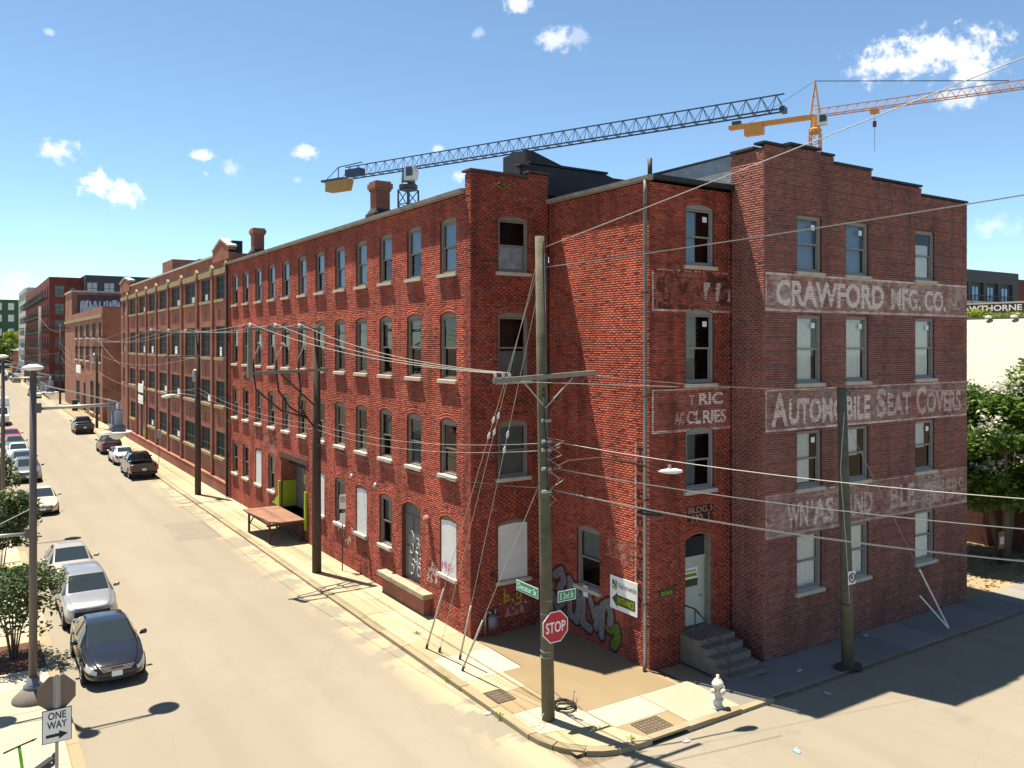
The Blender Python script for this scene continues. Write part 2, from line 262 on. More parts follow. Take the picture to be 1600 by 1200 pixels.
def leaf_mat(name, c1, c2, tr=.25):
    m = bpy.data.materials.new(name); m.use_nodes = True; t = m.node_tree; b = t.nodes['Principled BSDF']; b.inputs['Roughness'].default_value = .5; b.inputs['Specular IOR Level'].default_value = .35
    at = N(t, 'ShaderNodeAttribute', attribute_name='tone'); mx = N(t, 'ShaderNodeMix', data_type='RGBA'); t.links.new(at.outputs['Fac'], mx.inputs[0]); mx.inputs[6].default_value = (*c1, 1); mx.inputs[7].default_value = (*c2, 1)
    t.links.new(mx.outputs[2], b.inputs['Base Color'])
    tl = N(t, 'ShaderNodeBsdfTranslucent'); t.links.new(mx.outputs[2], tl.inputs[0]); ms = N(t, 'ShaderNodeMixShader'); ms.inputs[0].default_value = tr
    t.links.new(b.outputs[0], ms.inputs[1]); t.links.new(tl.outputs[0], ms.inputs[2]); t.links.new(ms.outputs[0], t.nodes['Material Output'].inputs[0]); MATS[name] = m; return m
LEAF_D = leaf_mat('myrtle_leaf', (.03, .055, .016), (.095, .135, .04)); LEAF_M = leaf_mat('broad_leaf', (.05, .105, .014), (.16, .25, .035), .35); LEAF_Y = leaf_mat('vine_leaf', (.14, .22, .012), (.30, .36, .02), .35)
BLOOM = leaf_mat('cream_blossom', (.55, .55, .42), (.72, .71, .58), .3)
TYRE = pm('tyre_rubber', (.014, .014, .015), .85, .2, 8); RIM = pm('alloy_rim', (.34, .34, .35), .35, .1, 5, metal=.7)
CGLASS = pm('car_glass', (.018, .024, .024), .04, .1, 2, spec=.9); CHROME = pm('chrome', (.55, .55, .56), .15, .05, 3, metal=.9)
TRIMB = pm('black_plastic', (.014, .014, .015), .6, .1, 5); HEAD = pm('headlamp_lens', (.50, .52, .52), .12, .1, 5, spec=.8); TAIL = pm('tail_lens', (.30, .008, .012), .2, .1, 4, spec=.7)
def paint(name, c, metal=.3, rough=.34): return pm('car_paint_' + name, c, rough, .04, 2, metal=metal, coat=.6, spec=.4)

# ------------------------------------------------------------------ mesh helpers
class MB:
    def __init__(s): s.v = []; s.f = []; s.m = []
    def add(s, vs, fs, mi=0):
        o = len(s.v); s.v += [tuple(p) for p in vs]; s.f += [tuple(i + o for i in f) for f in fs]; s.m += [mi] * len(fs); return s
    def box(s, x0, x1, y0, y1, z0, z1, mi=0):
        return s.add([(x0, y0, z0), (x1, y0, z0), (x1, y1, z0), (x0, y1, z0), (x0, y0, z1), (x1, y0, z1), (x1, y1, z1), (x0, y1, z1)],
                     [(0, 3, 2, 1), (4, 5, 6, 7), (0, 1, 5, 4), (1, 2, 6, 5), (2, 3, 7, 6), (3, 0, 4, 7)], mi)
    def quad(s, a, b, c, d, mi=0): return s.add([a, b, c, d], [(0, 1, 2, 3)], mi)
    def prism(s, pts, off, mi=0):
        """polygon (3D points) swept along the vector off"""
        n = len(pts); off = Vector(off); vs = [Vector(p) for p in pts] + [Vector(p) + off for p in pts]
        fs = [tuple(range(n - 1, -1, -1)), tuple(range(n, 2 * n))] + [(i, (i + 1) % n, n + (i + 1) % n, n + i) for i in range(n)]
        return s.add(vs, fs, mi)
    def tube(s, pts, r, n=8, mi=0, cap=True):
        pts = [Vector(p) for p in pts]; rr = r if isinstance(r, (list, tuple)) else [r] * len(pts); vs = []; prev = None
        for i, p in enumerate(pts):
            d = (pts[min(i + 1, len(pts) - 1)] - pts[max(i - 1, 0)]).normalized()
            if prev is None: a = d.orthogonal().normalized()
            else: a = (prev - d * prev.dot(d)).normalized()
            prev = a; b = d.cross(a)
            vs += [p + (a * math.cos(2 * math.pi * k / n) + b * math.sin(2 * math.pi * k / n)) * rr[i] for k in range(n)]
        fs = [(i * n + k, i * n + (k + 1) % n, (i + 1) * n + (k + 1) % n, (i + 1) * n + k) for i in range(len(pts) - 1) for k in range(n)]
        if cap: fs += [tuple(range(n - 1, -1, -1)), tuple(range((len(pts) - 1) * n, len(pts) * n))]
        return s.add(vs, fs, mi)
    def lathe(s, prof, c=(0, 0, 0), n=16, mi=0, axis='z'):
        vs = []
        for r, h in prof:
            for k in range(n):
                a = 2 * math.pi * k / n; x, y = r * math.cos(a), r * math.sin(a)
                q = (x, y, h) if axis == 'z' else ((h, x, y) if axis == 'x' else (x, h, y))
                vs.append((c[0] + q[0], c[1] + q[1], c[2] + q[2]))
        L = len(prof); fs = [(i * n + k, i * n + (k + 1) % n, (i + 1) * n + (k + 1) % n, (i + 1) * n + k) for i in range(L - 1) for k in range(n)]
        fs += [tuple(range(n - 1, -1, -1)), tuple(range((L - 1) * n, L * n))]
        return s.add(vs, fs, mi)
    def beam(s, a, b, w, h, mi=0, up=(0, 0, 1)):
        a, b = Vector(a), Vector(b); d = (b - a).normalized(); u = Vector(up)
        if abs(d.dot(u)) > .99: u = Vector((1, 0, 0))
        x = d.cross(u).normalized(); y = x.cross(d)
        vs = [p + x * (i * w / 2) + y * (j * h / 2) for p in (a, b) for i, j in ((-1, -1), (1, -1), (1, 1), (-1, 1))]
        return s.add(vs, [(3, 2, 1, 0), (4, 5, 6, 7), (0, 1, 5, 4), (1, 2, 6, 5), (2, 3, 7, 6), (3, 0, 4, 7)], mi)
    def mesh(s, name, mats, smooth=False):
        me = bpy.data.meshes.new(name); me.from_pydata(s.v, [], s.f)
        for m in (mats if isinstance(mats, (list, tuple)) else [mats]): me.materials.append(m)
        if any(s.m): me.polygons.foreach_set('material_index', s.m)
        if smooth: me.polygons.foreach_set('use_smooth', [True] * len(s.f))
        me.update(); return me
    def build(s, name, mats, parent=None, smooth=False):
        """world coordinates in; shifted so that they stay put under a parent that only has a location"""
        if parent is not None:
            w = WLOC.get(parent.name, Vector((0, 0, 0)))
            s.v = [(p[0] - w[0], p[1] - w[1], p[2] - w[2]) for p in s.v]
        return link(bpy.data.objects.new(name, s.mesh(name, mats, smooth)), parent)
WLOC = {}
def link(o, parent=None):
    COL.objects.link(o)
    if parent is not None:
        o.parent = parent; WLOC[o.name] = WLOC.get(parent.name, Vector((0, 0, 0))) + Vector(o.location)
    else: WLOC[o.name] = Vector(o.location)
    return o
def tag(o, label, cat, group=None):
    o['label'] = label; o['category'] = cat
    if group: o['group'] = group
    return o
def thing(name, loc, label, cat, group=None, rz=0):
    o = bpy.data.objects.new(name, None); o.location = loc; o.rotation_euler = (0, 0, rz); o.empty_display_size = .3
    link(o); WLOC[o.name] = Vector(loc) if rz == 0 else Vector((0, 0, 0)); return tag(o, label, cat, group)
def local(o): WLOC[o.name] = Vector((0, 0, 0)); return o          # children given in the thing's own axes
def structure(o): o['kind'] = 'structure'; return o
def stuff(o): o['kind'] = 'stuff'; return o
def inst(src_mesh, name, loc, rz, parent):
    o = bpy.data.objects.new(name, src_mesh); w = WLOC.get(parent.name, Vector((0, 0, 0)))
    o.location = Vector(loc) - w; o.rotation_euler = (0, 0, rz); COL.objects.link(o); o.parent = parent; WLOC[o.name] = Vector((0, 0, 0)); return o
def sub(src_mesh, name, parent, loc=(0, 0, 0), rot=(0, 0, 0)):
    o = bpy.data.objects.new(name, src_mesh); o.location = loc; o.rotation_euler = rot; COL.objects.link(o); o.parent = parent; WLOC[o.name] = Vector((0, 0, 0)); return o
def text_mesh(s, width, height, bold=0.0, depth=0.0, mat=None):
    """flat lettering fitted into width x height, origin at lower left, in the XY plane"""
    cu = bpy.data.curves.new('lettering', 'FONT'); cu.body = s; cu.size = 1; cu.offset = bold; cu.extrude = depth; cu.resolution_u = 3
    ob = bpy.data.objects.new('lettering', cu); COL.objects.link(ob); dg = bpy.context.evaluated_depsgraph_get()
    me = bpy.data.meshes.new_from_object(ob.evaluated_get(dg)); bpy.data.objects.remove(ob); bpy.data.curves.remove(cu)
    n = len(me.vertices); co = np.empty(n * 3); me.vertices.foreach_get('co', co); co = co.reshape(-1, 3)
    lo, hi = co.min(0), co.max(0); co[:, 0] = (co[:, 0] - lo[0]) / (hi[0] - lo[0]) * width; co[:, 1] = (co[:, 1] - lo[1]) / (hi[1] - lo[1]) * height
    me.vertices.foreach_set('co', co.ravel()); me.materials.clear()
    if mat: me.materials.append(mat)
    me.update(); return me
def text_tris(s, x0, x1, z0, z1, bold=.02):
    me = text_mesh(s, x1 - x0, z1 - z0, bold); me.calc_loop_triangles(); n = len(me.vertices); co = np.empty(n * 3); me.vertices.foreach_get('co', co); co = co.reshape(-1, 3)[:, :2] + np.array([x0, z0])
    t = np.empty(len(me.loop_triangles) * 3, dtype=np.int32); me.loop_triangles.foreach_get('vertices', t); bpy.data.meshes.remove(me); return co[t.reshape(-1, 3)]
def in_tris(P, T):
    m = np.zeros(len(P), bool)
    for a, b, c in T:
        lo = np.minimum(np.minimum(a, b), c); hi = np.maximum(np.maximum(a, b), c)
        k = np.where((P[:, 0] >= lo[0]) & (P[:, 0] <= hi[0]) & (P[:, 1] >= lo[1]) & (P[:, 1] <= hi[1]))[0]
        if not len(k): continue
        p = P[k]; d1 = (b[0] - a[0]) * (p[:, 1] - a[1]) - (b[1] - a[1]) * (p[:, 0] - a[0]); d2 = (c[0] - b[0]) * (p[:, 1] - b[1]) - (c[1] - b[1]) * (p[:, 0] - b[0]); d3 = (a[0] - c[0]) * (p[:, 1] - c[1]) - (a[1] - c[1]) * (p[:, 0] - c[0])
        m[k] |= ((d1 >= 0) & (d2 >= 0) & (d3 >= 0)) | ((d1 <= 0) & (d2 <= 0) & (d3 <= 0))
    return m
def vnoise(P, sc, seed=0):
    """smooth value noise on 2D points"""
    r = np.random.default_rng(seed).random((64, 64)); q = P * sc; i = np.floor(q).astype(int); f = q - i; f = f * f * (3 - 2 * f)
    g = lambda a, b: r[(i[:, 0] + a) % 64, (i[:, 1] + b) % 64]
    return (g(0, 0) * (1 - f[:, 0]) + g(1, 0) * f[:, 0]) * (1 - f[:, 1]) + (g(0, 1) * (1 - f[:, 0]) + g(1, 1) * f[:, 0]) * f[:, 1]
def dist_poly(P, pts):
    d = np.full(len(P), 1e9)
    for a, b in zip(pts[:-1], pts[1:]):
        a, b = np.array(a, float), np.array(b, float); ab = b - a; t = np.clip(((P - a) @ ab) / (ab @ ab), 0, 1); d = np.minimum(d, np.linalg.norm(P - a - t[:, None] * ab, axis=1))
    return d
# ================================================================== GROUND
g = MB(); g.quad((-900, -400, -.012), (1200, -400, -.012), (1200, 1500, -.012), (-900, 1500, -.012)); structure(g.build('ground', SOIL))
g = MB(); g.quad((-80, 3.5, 0), (140, 3.5, 0), (140, 16.3, 0), (-80, 16.3, 0)); g.quad((2.2, 16.3, 0), (12.7, 16.3, 0), (12.7, 520, 0), (2.2, 520, 0)); g.quad((2.2, -60, 0), (12.7, -60, 0), (12.7, 3.5, 0), (2.2, 3.5, 0))
g.quad((12.7, 165, 0), (140, 165, 0), (140, 178, 0), (12.7, 178, 0)); g.quad((34.4, 18.3, 0.004), (44.0, 18.3, 0.004), (44, 60, .004), (34.4, 60, .004))
structure(g.build('road', ROAD))
ZW = .11
PATCH = ground_mat('asphalt_patch', (.195, .168, .130), (.235, .205, .158), (.16, .137, .105), (.24, .205, .15), 'slab')
for pts in ([(9.3, 47.0), (11.6, 46.6), (11.7, 51.5), (9.5, 51.8)],):
    structure(MB().add([(x, y, .004) for x, y in pts], [tuple(range(len(pts)))]).build('road_patch', PATCH))
def slab(parent, pts, mat, z=ZW, th=.08, gap=.008, name='paving_slab'):
    c = [sum(p[i] for p in pts) / len(pts) for i in (0, 1)]
    q = []
    for p in pts:
        dx, dy = p[0] - c[0], p[1] - c[1]; q.append((p[0] - math.copysign(gap, dx), p[1] - math.copysign(gap, dy), z - th + random.uniform(-.003, .003)))
    return MB().prism(q, (0, 0, th)).build(name, mat, parent)
# pavement beside the factory, slab by slab
b = MB(); b.quad((12.7, 17.5, ZW - .02), (14.9, 17.5, ZW - .02), (14.9, 163, ZW - .02), (12.7, 163, ZW - .02)); b.quad((14.9, 17.5, ZW - .022), (18.3, 17.5, ZW - .022), (18.3, 25.5, ZW - .022), (14.9, 25.5, ZW - .022)); b.quad((14.0, 16.5, ZW - .024), (18.6, 16.5, ZW - .024), (18.6, 18.6, ZW - .024), (14.0, 18.6, ZW - .024)); b.quad((18.6, 16.5, .012), (44, 16.5, .012), (44, 20, .012), (18.6, 20, .012)); b.quad((12.9, 16.8, ZW - .026), (14.6, 16.8, ZW - .026), (14.6, 18, ZW - .026), (12.9, 18, ZW - .026))
side = structure(b.build('pavement', APRON))
strip_me = None
y = 26.2
while y < 128:
    ln = 1.8 if y < 60 else 3.6
    slab(side, [(12.75, y), (13.42, y), (13.42, y + ln), (12.75, y + ln)], WALK); slab(side, [(13.42, y), (14.84, y), (14.84, y + ln), (13.42, y + ln)], WALK)
    y += ln
for pts, m in [([(12.75, 24.4), (14.84, 24.4), (14.84, 26.2), (12.75, 26.2)], WALK), ([(12.75, 22.3), (14.9, 22.3), (14.9, 24.4), (12.75, 24.4)], WALKW), ([(12.75, 21.0), (14.2, 21.0), (14.2, 22.3), (12.75, 22.3)], WALK),
               ([(12.75, 19.6), (14.2, 19.6), (14.2, 21.0), (12.75, 21.0)], APRON), ([(12.75, 18.2), (14.6, 17.7), (14.6, 19.6), (12.75, 19.6)], WALKW),
               ([(12.95, 17.5), (13.5, 16.9), (14.4, 16.5), (15.0, 16.5), (14.6, 17.7), (12.78, 18.18)], WALK),
               ([(15.0, 16.5), (16.6, 16.5), (16.6, 17.4), (14.7, 17.4)], APRON), ([(14.7, 17.4), (16.6, 17.4), (16.6, 18.6), (14.6, 18.6)], WALKW), ([(16.6, 16.5), (18.6, 16.5), (18.6, 18.6), (16.6, 18.6)], WALKW),
               ([(14.2, 19.6), (14.6, 18.6), (18.1, 18.6), (18.1, 25.3), (14.95, 25.3), (14.95, 22.3), (14.2, 22.3)], APRON)]:
    slab(side, pts, m)
x = 18.6
while x < 43:
    slab(side, [(x, 16.5), (x + 2.1, 16.5), (x + 2.1, 18.45), (x, 18.45)], DWALK, z=ZW - max(0, min(.07, (x - 18) * .02))); x += 2.1
def kerb_piece(pts_in, pts_out, z=.135, name='kerb_stone', parent=None, z0=-.05):
    m = MB(); n = len(pts_in)
    for i in range(n - 1):
        a, bq, c, d = pts_out[i], pts_out[i + 1], pts_in[i + 1], pts_in[i]
        m.prism([(*a, z0), (*bq, z0), (*c, z0), (*d, z0)], (0, 0, z - z0))
    return m.build(name, KERB, parent)
kerb = MB(); kerb.box(12.62, 12.74, 18.3, 160, -.05, .06); kerb = structure(kerb.build('kerb', KERB))
y = 18.3
while y < 126:
    ln = random.uniform(1.7, 2.3) * (1 if y < 60 else 2); j = random.uniform(-.012, .012)
    kerb_piece([(12.74, y + .01), (12.74, y + ln - .01)], [(12.45 + j, y + .01), (12.45 + j, y + ln - .01)], z=(.14 if y < 26 else .095) + random.uniform(-.008, .008), parent=kerb); y += ln
ang = [R(a) for a in (180, 205, 230, 255, 270)]
for a0, a1 in zip(ang[:-1], ang[1:]):
    P = lambda a, r: (14.45 + r * math.cos(a), 18.3 + r * math.sin(a))
    kerb_piece([P(a0 + .01, 1.72), P((a0 + a1) / 2, 1.72), P(a1 - .01, 1.72)], [P(a0 + .01, 2.0), P((a0 + a1) / 2, 2.0), P(a1 - .01, 2.0)], parent=kerb)
for x0, x1, z, z0 in ((14.47, 15.0, .16, -.05), (15.0, 16.35, .17, .10), (16.37, 17.3, .155, -.05), (17.32, 18.4, .14, -.05), (18.42, 19.8, .10, -.05)):
    kerb_piece([(x0, 16.52), (x1, 16.52)], [(x0, 16.28), (x1, 16.28)], z=z, parent=kerb, z0=z0)
d = MB(); d.box(15.0, 16.35, 16.40, 16.5, -.05, .10); d.build('drain_throat', DARK, kerb)  # solid dark box painted in for the shaded hollow under the kerb
# far pavement on the camera's own side
b = MB(); b.quad((-9, 19.5, .10), (2.35, 19.5, .10), (2.35, 300, .10), (-9, 300, .10)); lw = structure(b.build('near_pavement', WALK))
y = 19.5
while y < 130:
    ln = 1.9 if y < 60 else 3.8
    if not (30.9 < y + ln and y < 33.3) and not (42.2 < y + ln and y < 44.9): slab(lw, [(.35, y), (2.12, y), (2.12, y + ln), (.35, y + ln)], WALKW, z=.13); 
    slab(lw, [(-2.6, y), (.33, y), (.33, y + ln), (-2.6, y + ln)], WALKW, z=.13)
    y += ln
lk = MB(); lk.box(2.3, 2.36, 19.5, 160, -.05, .08); lk = structure(lk.build('near_kerb', KERB))
y = 19.5
while y < 130:
    ln = 2.4 if y < 60 else 4.8
    kerb_piece([(2.14, y + .008), (2.14, y + ln - .008)], [(2.42, y + .008), (2.42, y + ln - .008)], z=.145, parent=lk); y += ln
for y0, y1 in ((30.6, 33.4), (42.0, 45.0), (56.0, 59.0)):
    m = MB(); m.box(.36, 2.1, y0, y1, .09, .15); structure(m.build('planting_bed', MULCH))

# ================================================================== BRICK WALLS
ALLB = []
def arch_half(o, z):
    s, hw, z0, zs, rise = o
    if z <= z0 or z >= zs + rise: return 0.0
    if z <= zs or rise <= 0: return hw if z < zs + (1e-6 if rise > 0 else 0) else 0.0
    Rr = (hw * hw + rise * rise) / (2 * rise); cz = zs + rise - Rr
    return math.sqrt(max(0, Rr * Rr - (z - cz) ** 2))
def ring_half(o, z, t=.225):
    s, hw, z0, zs, rise = o
    if rise <= 0: return arch_half(o, z)
    Rr = (hw * hw + rise * rise) / (2 * rise); cz = zs + rise - Rr; dz = z - cz
    if z < zs - .001: return arch_half(o, z)
    if dz >= Rr + t: return 0.0
    return max(arch_half(o, z), min(math.sqrt((Rr + t) ** 2 - dz * dz), dz * hw / math.sqrt(Rr * Rr - hw * hw)))
def cutspans(spans, openings, fn, z):
    for o in openings:
        h = fn(o, z)
        if h <= 0: continue
        a, b = o[0] - h, o[0] + h; new = []
        for p, q in spans:
            if b <= p or a >= q: new.append((p, q)); continue
            if a - p > .02: new.append((p, a))
            if q - b > .02: new.append((b, q))
        spans = new
    return spans
def brick_wall(parent, org, d, n, tops, openings, paintfn=None, mat=None, mortar=None, seed=0, header_dark=False, tone_shift=0.0, pick=False, recess=.011):
    rg = np.random.default_rng(seed); h = .078; L = .226; org = np.array([*org, 0.0]); d = np.array([*d, 0.0]); n = np.array([*n, 0.0])
    Q = []; T = []; mort = MB(); zmax = max(t[2] for t in tops)
    for k in range(int(zmax / h) + 1):
        z0, z1 = k * h, (k + 1) * h; zm = (z0 + z1) / 2
        spans = []
        for a, b_, zt in tops:
            if z1 <= zt + .001:
                if spans and abs(spans[-1][1] - a) < .001: spans[-1] = (spans[-1][0], b_)
                else: spans.append((a, b_))
        if not spans: continue
        hdr = (k % 6 == 5); bl = L / 2 if hdr else L; off = (0 if k % 2 else L / 2) + (L / 4 if hdr else 0)
        for p, q in cutspans(spans, openings, ring_half, zm):
            g0 = math.floor((p - off) / bl); g1 = math.ceil((q - off) / bl); gs = off + np.arange(g0, g1 + 1) * bl
            a = np.maximum(gs[:-1] + .006, p); b_ = np.minimum(gs[1:] - .006, q); ok = b_ - a > .035; a, b_ = a[ok], b_[ok]
            if not len(a): continue
            zz0 = np.full(len(a), z0 + .0065) + rg.normal(0, .0009, len(a)); zz1 = np.full(len(a), z1 - .0065) + rg.normal(0, .0009, len(a))
            Q.append(np.stack([np.stack([a, zz0], 1), np.stack([b_, zz0], 1), np.stack([b_, zz1], 1), np.stack([a, zz1], 1)], 1))
            t = np.clip(rg.normal(.52, .16, len(a)) + tone_shift, 0, 1); t[rg.random(len(a)) < .035] *= .3
            if hdr and header_dark: t *= .45
            T.append(t)
        for p, q in cutspans(spans, openings, lambda o, z: max(arch_half(o, z0), arch_half(o, z1)), zm):
            P = [org + d * s_ + np.array([0, 0, zz]) - n * recess for s_, zz in ((p, z0), (q, z0), (q, z1), (p, z1))]
            mort.add(P, [(0, 1, 2, 3)])
    for o in openings:                                        # arch rings: two rowlocks of wedge bricks
        s, hw, z0, zs, rise = o
        if rise <= 0: continue
        Rr = (hw * hw + rise * rise) / (2 * rise); cz = zs + rise - Rr; A = math.asin(hw / Rr)
        for r0, r1 in ((Rr + .002, Rr + .108), (Rr + .116, Rr + .222)):
            cnt = max(6, int(2 * A * r0 / .072)); e = np.linspace(-A, A, cnt + 1); ga = .0045 / r0
            for a0, a1 in zip(e[:-1] + ga, e[1:] - ga):
                Q.append(np.array([[[s + r0 * math.sin(a0), cz + r0 * math.cos(a0)], [s + r0 * math.sin(a1), cz + r0 * math.cos(a1)], [s + r1 * math.sin(a1), cz + r1 * math.cos(a1)], [s + r1 * math.sin(a0), cz + r1 * math.cos(a0)]]])); T.append(np.clip(rg.normal(.55, .15, 1), 0, 1))
    Q = np.concatenate(Q); T = np.concatenate(T); nb = len(Q); dep = np.clip(rg.normal(0, .0014, nb), -.003, .003)
    cen = Q.mean(1); painted = np.zeros(nb, bool)
    if paintfn: painted = paintfn(cen, None)
    if pick:                                                  # the bricks nearest the viewer stand as pieces of their own
        P3 = org + cen[:, :1] * d + np.stack([np.zeros(nb), np.zeros(nb), cen[:, 1]], 1); dist = np.linalg.norm(P3 - np.array([0, 0, 10.5]), axis=1); full = (Q[:, 1, 0] - Q[:, 0, 0] > .205) & ~painted
        idx = np.argsort(np.where(full, dist, 1e9))[:pick]
        for i in idx:
            cn = cen[i]; hw_, hz_ = (Q[i, 1, 0] - Q[i, 0, 0]) / 2, (Q[i, 2, 1] - Q[i, 0, 1]) / 2; P0 = org + d * cn[0]
            me = bpy.data.meshes.new('brick'); vs = []
            for oo in (0.0, -.02):
                for sx_, sz_ in ((-1, -1), (1, -1), (1, 1), (-1, 1)): vs.append(tuple(d * sx_ * hw_ + np.array([0, 0, sz_ * hz_]) + n * (oo + dep[i])))
            me.from_pydata(vs, [], [(0, 1, 2, 3), (1, 0, 4, 5), (2, 1, 5, 6), (3, 2, 6, 7), (0, 3, 7, 4)]); me.materials.append(mat)
            at = me.attributes.new('tone', 'FLOAT', 'POINT'); at.data.foreach_set('value', [float(T[i])] * 8); me.attributes.new('paint', 'FLOAT_COLOR', 'POINT').data.foreach_set('color', [0.0] * 32)
            o = bpy.data.objects.new('brick', me); o.location = Vector((P0[0], P0[1], cn[1])) - WLOC[parent.name]; COL.objects.link(o); o.parent = parent
        keep = np.ones(nb, bool); keep[idx] = False; Q, T, dep, cen, painted = Q[keep], T[keep], dep[keep], cen[keep], painted[keep]; nb = len(Q)
    Vv, Ff, To, Pa = [], [], [], []; base = 0
    w = WLOC[parent.name]; o3 = org - np.array(w)
    def to3(sz, dp): return o3 + sz[..., :1] * d + sz[..., 1:] * np.array([0, 0, 1.0]) + dp[..., None] * n
    for msk, front in ((~painted, True), (painted, False)):
        q = Q[msk]; m = len(q)
        if not m: continue
        dp = np.repeat(dep[msk][:, None], 4, 1); F = to3(q, dp); B = to3(q, dp - .016); Vv.append(np.concatenate([F, B], 1).reshape(-1, 3))
        i0 = base + np.arange(m)[:, None] * 8; fs = [[1, 0, 4, 5], [2, 1, 5, 6], [3, 2, 6, 7], [0, 3, 7, 4]] + ([[0, 1, 2, 3]] if front else [])
        Ff.append((i0[:, None] + np.array(fs)[None]).reshape(-1, 4)); To.append(np.repeat(T[msk], 8)); Pa.append(np.zeros((m * 8, 4))); base += m * 8
    if painted.any():
        q = Q[painted]; nx, nz = 6, 2; fr = np.arange(nx) / nx; cells = []
        for i in range(nx):
            for j in range(nz):
                def bil(u, v): return q[:, 0] * (1 - u) * (1 - v) + q[:, 1] * u * (1 - v) + q[:, 2] * u * v + q[:, 3] * (1 - u) * v
                cells.append(np.stack([bil(i / nx, j / nz), bil((i + 1) / nx, j / nz), bil((i + 1) / nx, (j + 1) / nz), bil(i / nx, (j + 1) / nz)], 1))
        C = np.concatenate(cells); m = len(C); dp = np.repeat(np.tile(dep[painted], nx * nz)[:, None], 4, 1)
        rgba = paintfn(C.mean(1), True)
        Vv.append(to3(C, dp).reshape(-1, 3)); Ff.append(base + np.arange(m * 4).reshape(-1, 4)); To.append(np.repeat(np.tile(T[painted], nx * nz), 4)); Pa.append(np.repeat(rgba, 4, 0))
    V = np.concatenate(Vv); F = np.concatenate(Ff); To = np.concatenate(To); Pa = np.concatenate(Pa)
    me = bpy.data.meshes.new('brickwork'); me.vertices.add(len(V)); me.vertices.foreach_set('co', V.ravel()); me.loops.add(F.size); me.loops.foreach_set('vertex_index', F.ravel().astype(np.int32))
    me.polygons.add(len(F)); me.polygons.foreach_set('loop_start', np.arange(0, F.size, 4, dtype=np.int32)); me.polygons.foreach_set('loop_total', np.full(len(F), 4, dtype=np.int32)); me.update(calc_edges=True)
    me.attributes.new('tone', 'FLOAT', 'POINT').data.foreach_set('value', To.astype(np.float32))
    me.attributes.new('paint', 'FLOAT_COLOR', 'POINT').data.foreach_set('color', Pa.astype(np.float32).ravel())
    me.materials.append(mat); o = bpy.data.objects.new('brickwork', me); COL.objects.link(o); o.parent = parent; stuff(o)
    mort.build('mortar_bed', mortar, parent)

# ------------------------------------------------------------------ painted signs on the brick
CREAM = np.array([.70, .60, .53])
def sign_fn(bands, extra=None):
    """bands: (s0, s1, z0, z1, ground alpha, [(text, s0, s1, z0, z1, alpha, colour)], border alpha)"""
    prep = [(s0, s1, z0, z1, ga, [(text_tris(t, a, b, c, d_, .032), al, np.array(cl), (a, b, c, d_)) for t, a, b, c, d_, al, cl in txt], ba) for s0, s1, z0, z1, ga, txt, ba in bands]
    def fn(P, full):
        inside = np.zeros(len(P), bool)
        for s0, s1, z0, z1, *_ in prep: inside |= (P[:, 0] > s0 - .1) & (P[:, 0] < s1 + .1) & (P[:, 1] > z0 - .08) & (P[:, 1] < z1 + .08)
        if extra: inside |= extra(P, None)
        if not full: return inside
        out = np.zeros((len(P), 4)); wear = vnoise(P, 1.1, 1) * .5 + vnoise(P, 4.5, 2) * .3 + vnoise(P, 16, 3) * .35; fine = vnoise(P, 40, 4); rw = np.floor(P[:, 1] / .078); cb = np.floor(P[:, 0] / .226 + .5 * (rw % 2)); hs = np.abs(np.sin(rw * 12.9898 + cb * 78.233) * 43758.5453) % 1.0; flake = .35 + .95 * hs
        def put(m, col, al):
            a = np.clip(al, 0, 1) * m; out[:, :3] = out[:, :3] * (1 - a[:, None]) + col * a[:, None]; out[:, 3] = np.maximum(out[:, 3], a)
            return a
        for s0, s1, z0, z1, ga, txt, ba in prep:
            m = ((P[:, 0] > s0) & (P[:, 0] < s1) & (P[:, 1] > z0) & (P[:, 1] < z1)).astype(float)
            out[:, :3] = np.where(m[:, None] > 0, CREAM * .82, out[:, :3]); out[:, 3] = np.maximum(out[:, 3], m * np.clip(ga * (.12 + 1.9 * (wear - .38)) * flake, 0, .6))
            bd = np.minimum(np.minimum(np.abs(P[:, 1] - z0), np.abs(P[:, 1] - z1)), np.abs(P[:, 0] - s0)) < .07
            bm = (bd & (m > 0)).astype(float) * np.clip(ba * (1.7 * wear + .1) * (.5 + .7 * hs), 0, .9); k = bm > out[:, 3]
            out[k, :3] = CREAM * 1.02; out[k, 3] = bm[k]
            for T, al, cl, bb in txt:
                k = np.where((P[:, 0] > bb[0]) & (P[:, 0] < bb[1]) & (P[:, 1] > bb[2]) & (P[:, 1] < bb[3]))[0]
                hit = k[in_tris(P[k], T)]; a = np.clip(al * (.42 + 1.35 * wear[hit]) * (.75 + .5 * fine[hit]) * np.clip(.55 + .75 * hs[hit], 0, 1.1), 0, .92); out[hit, :3] = cl; out[hit, 3] = np.maximum(out[hit, 3] * .5, a)
        if extra: out = extra(P, out)
        return out
    return fn
CR = tuple(CREAM * 1.08)
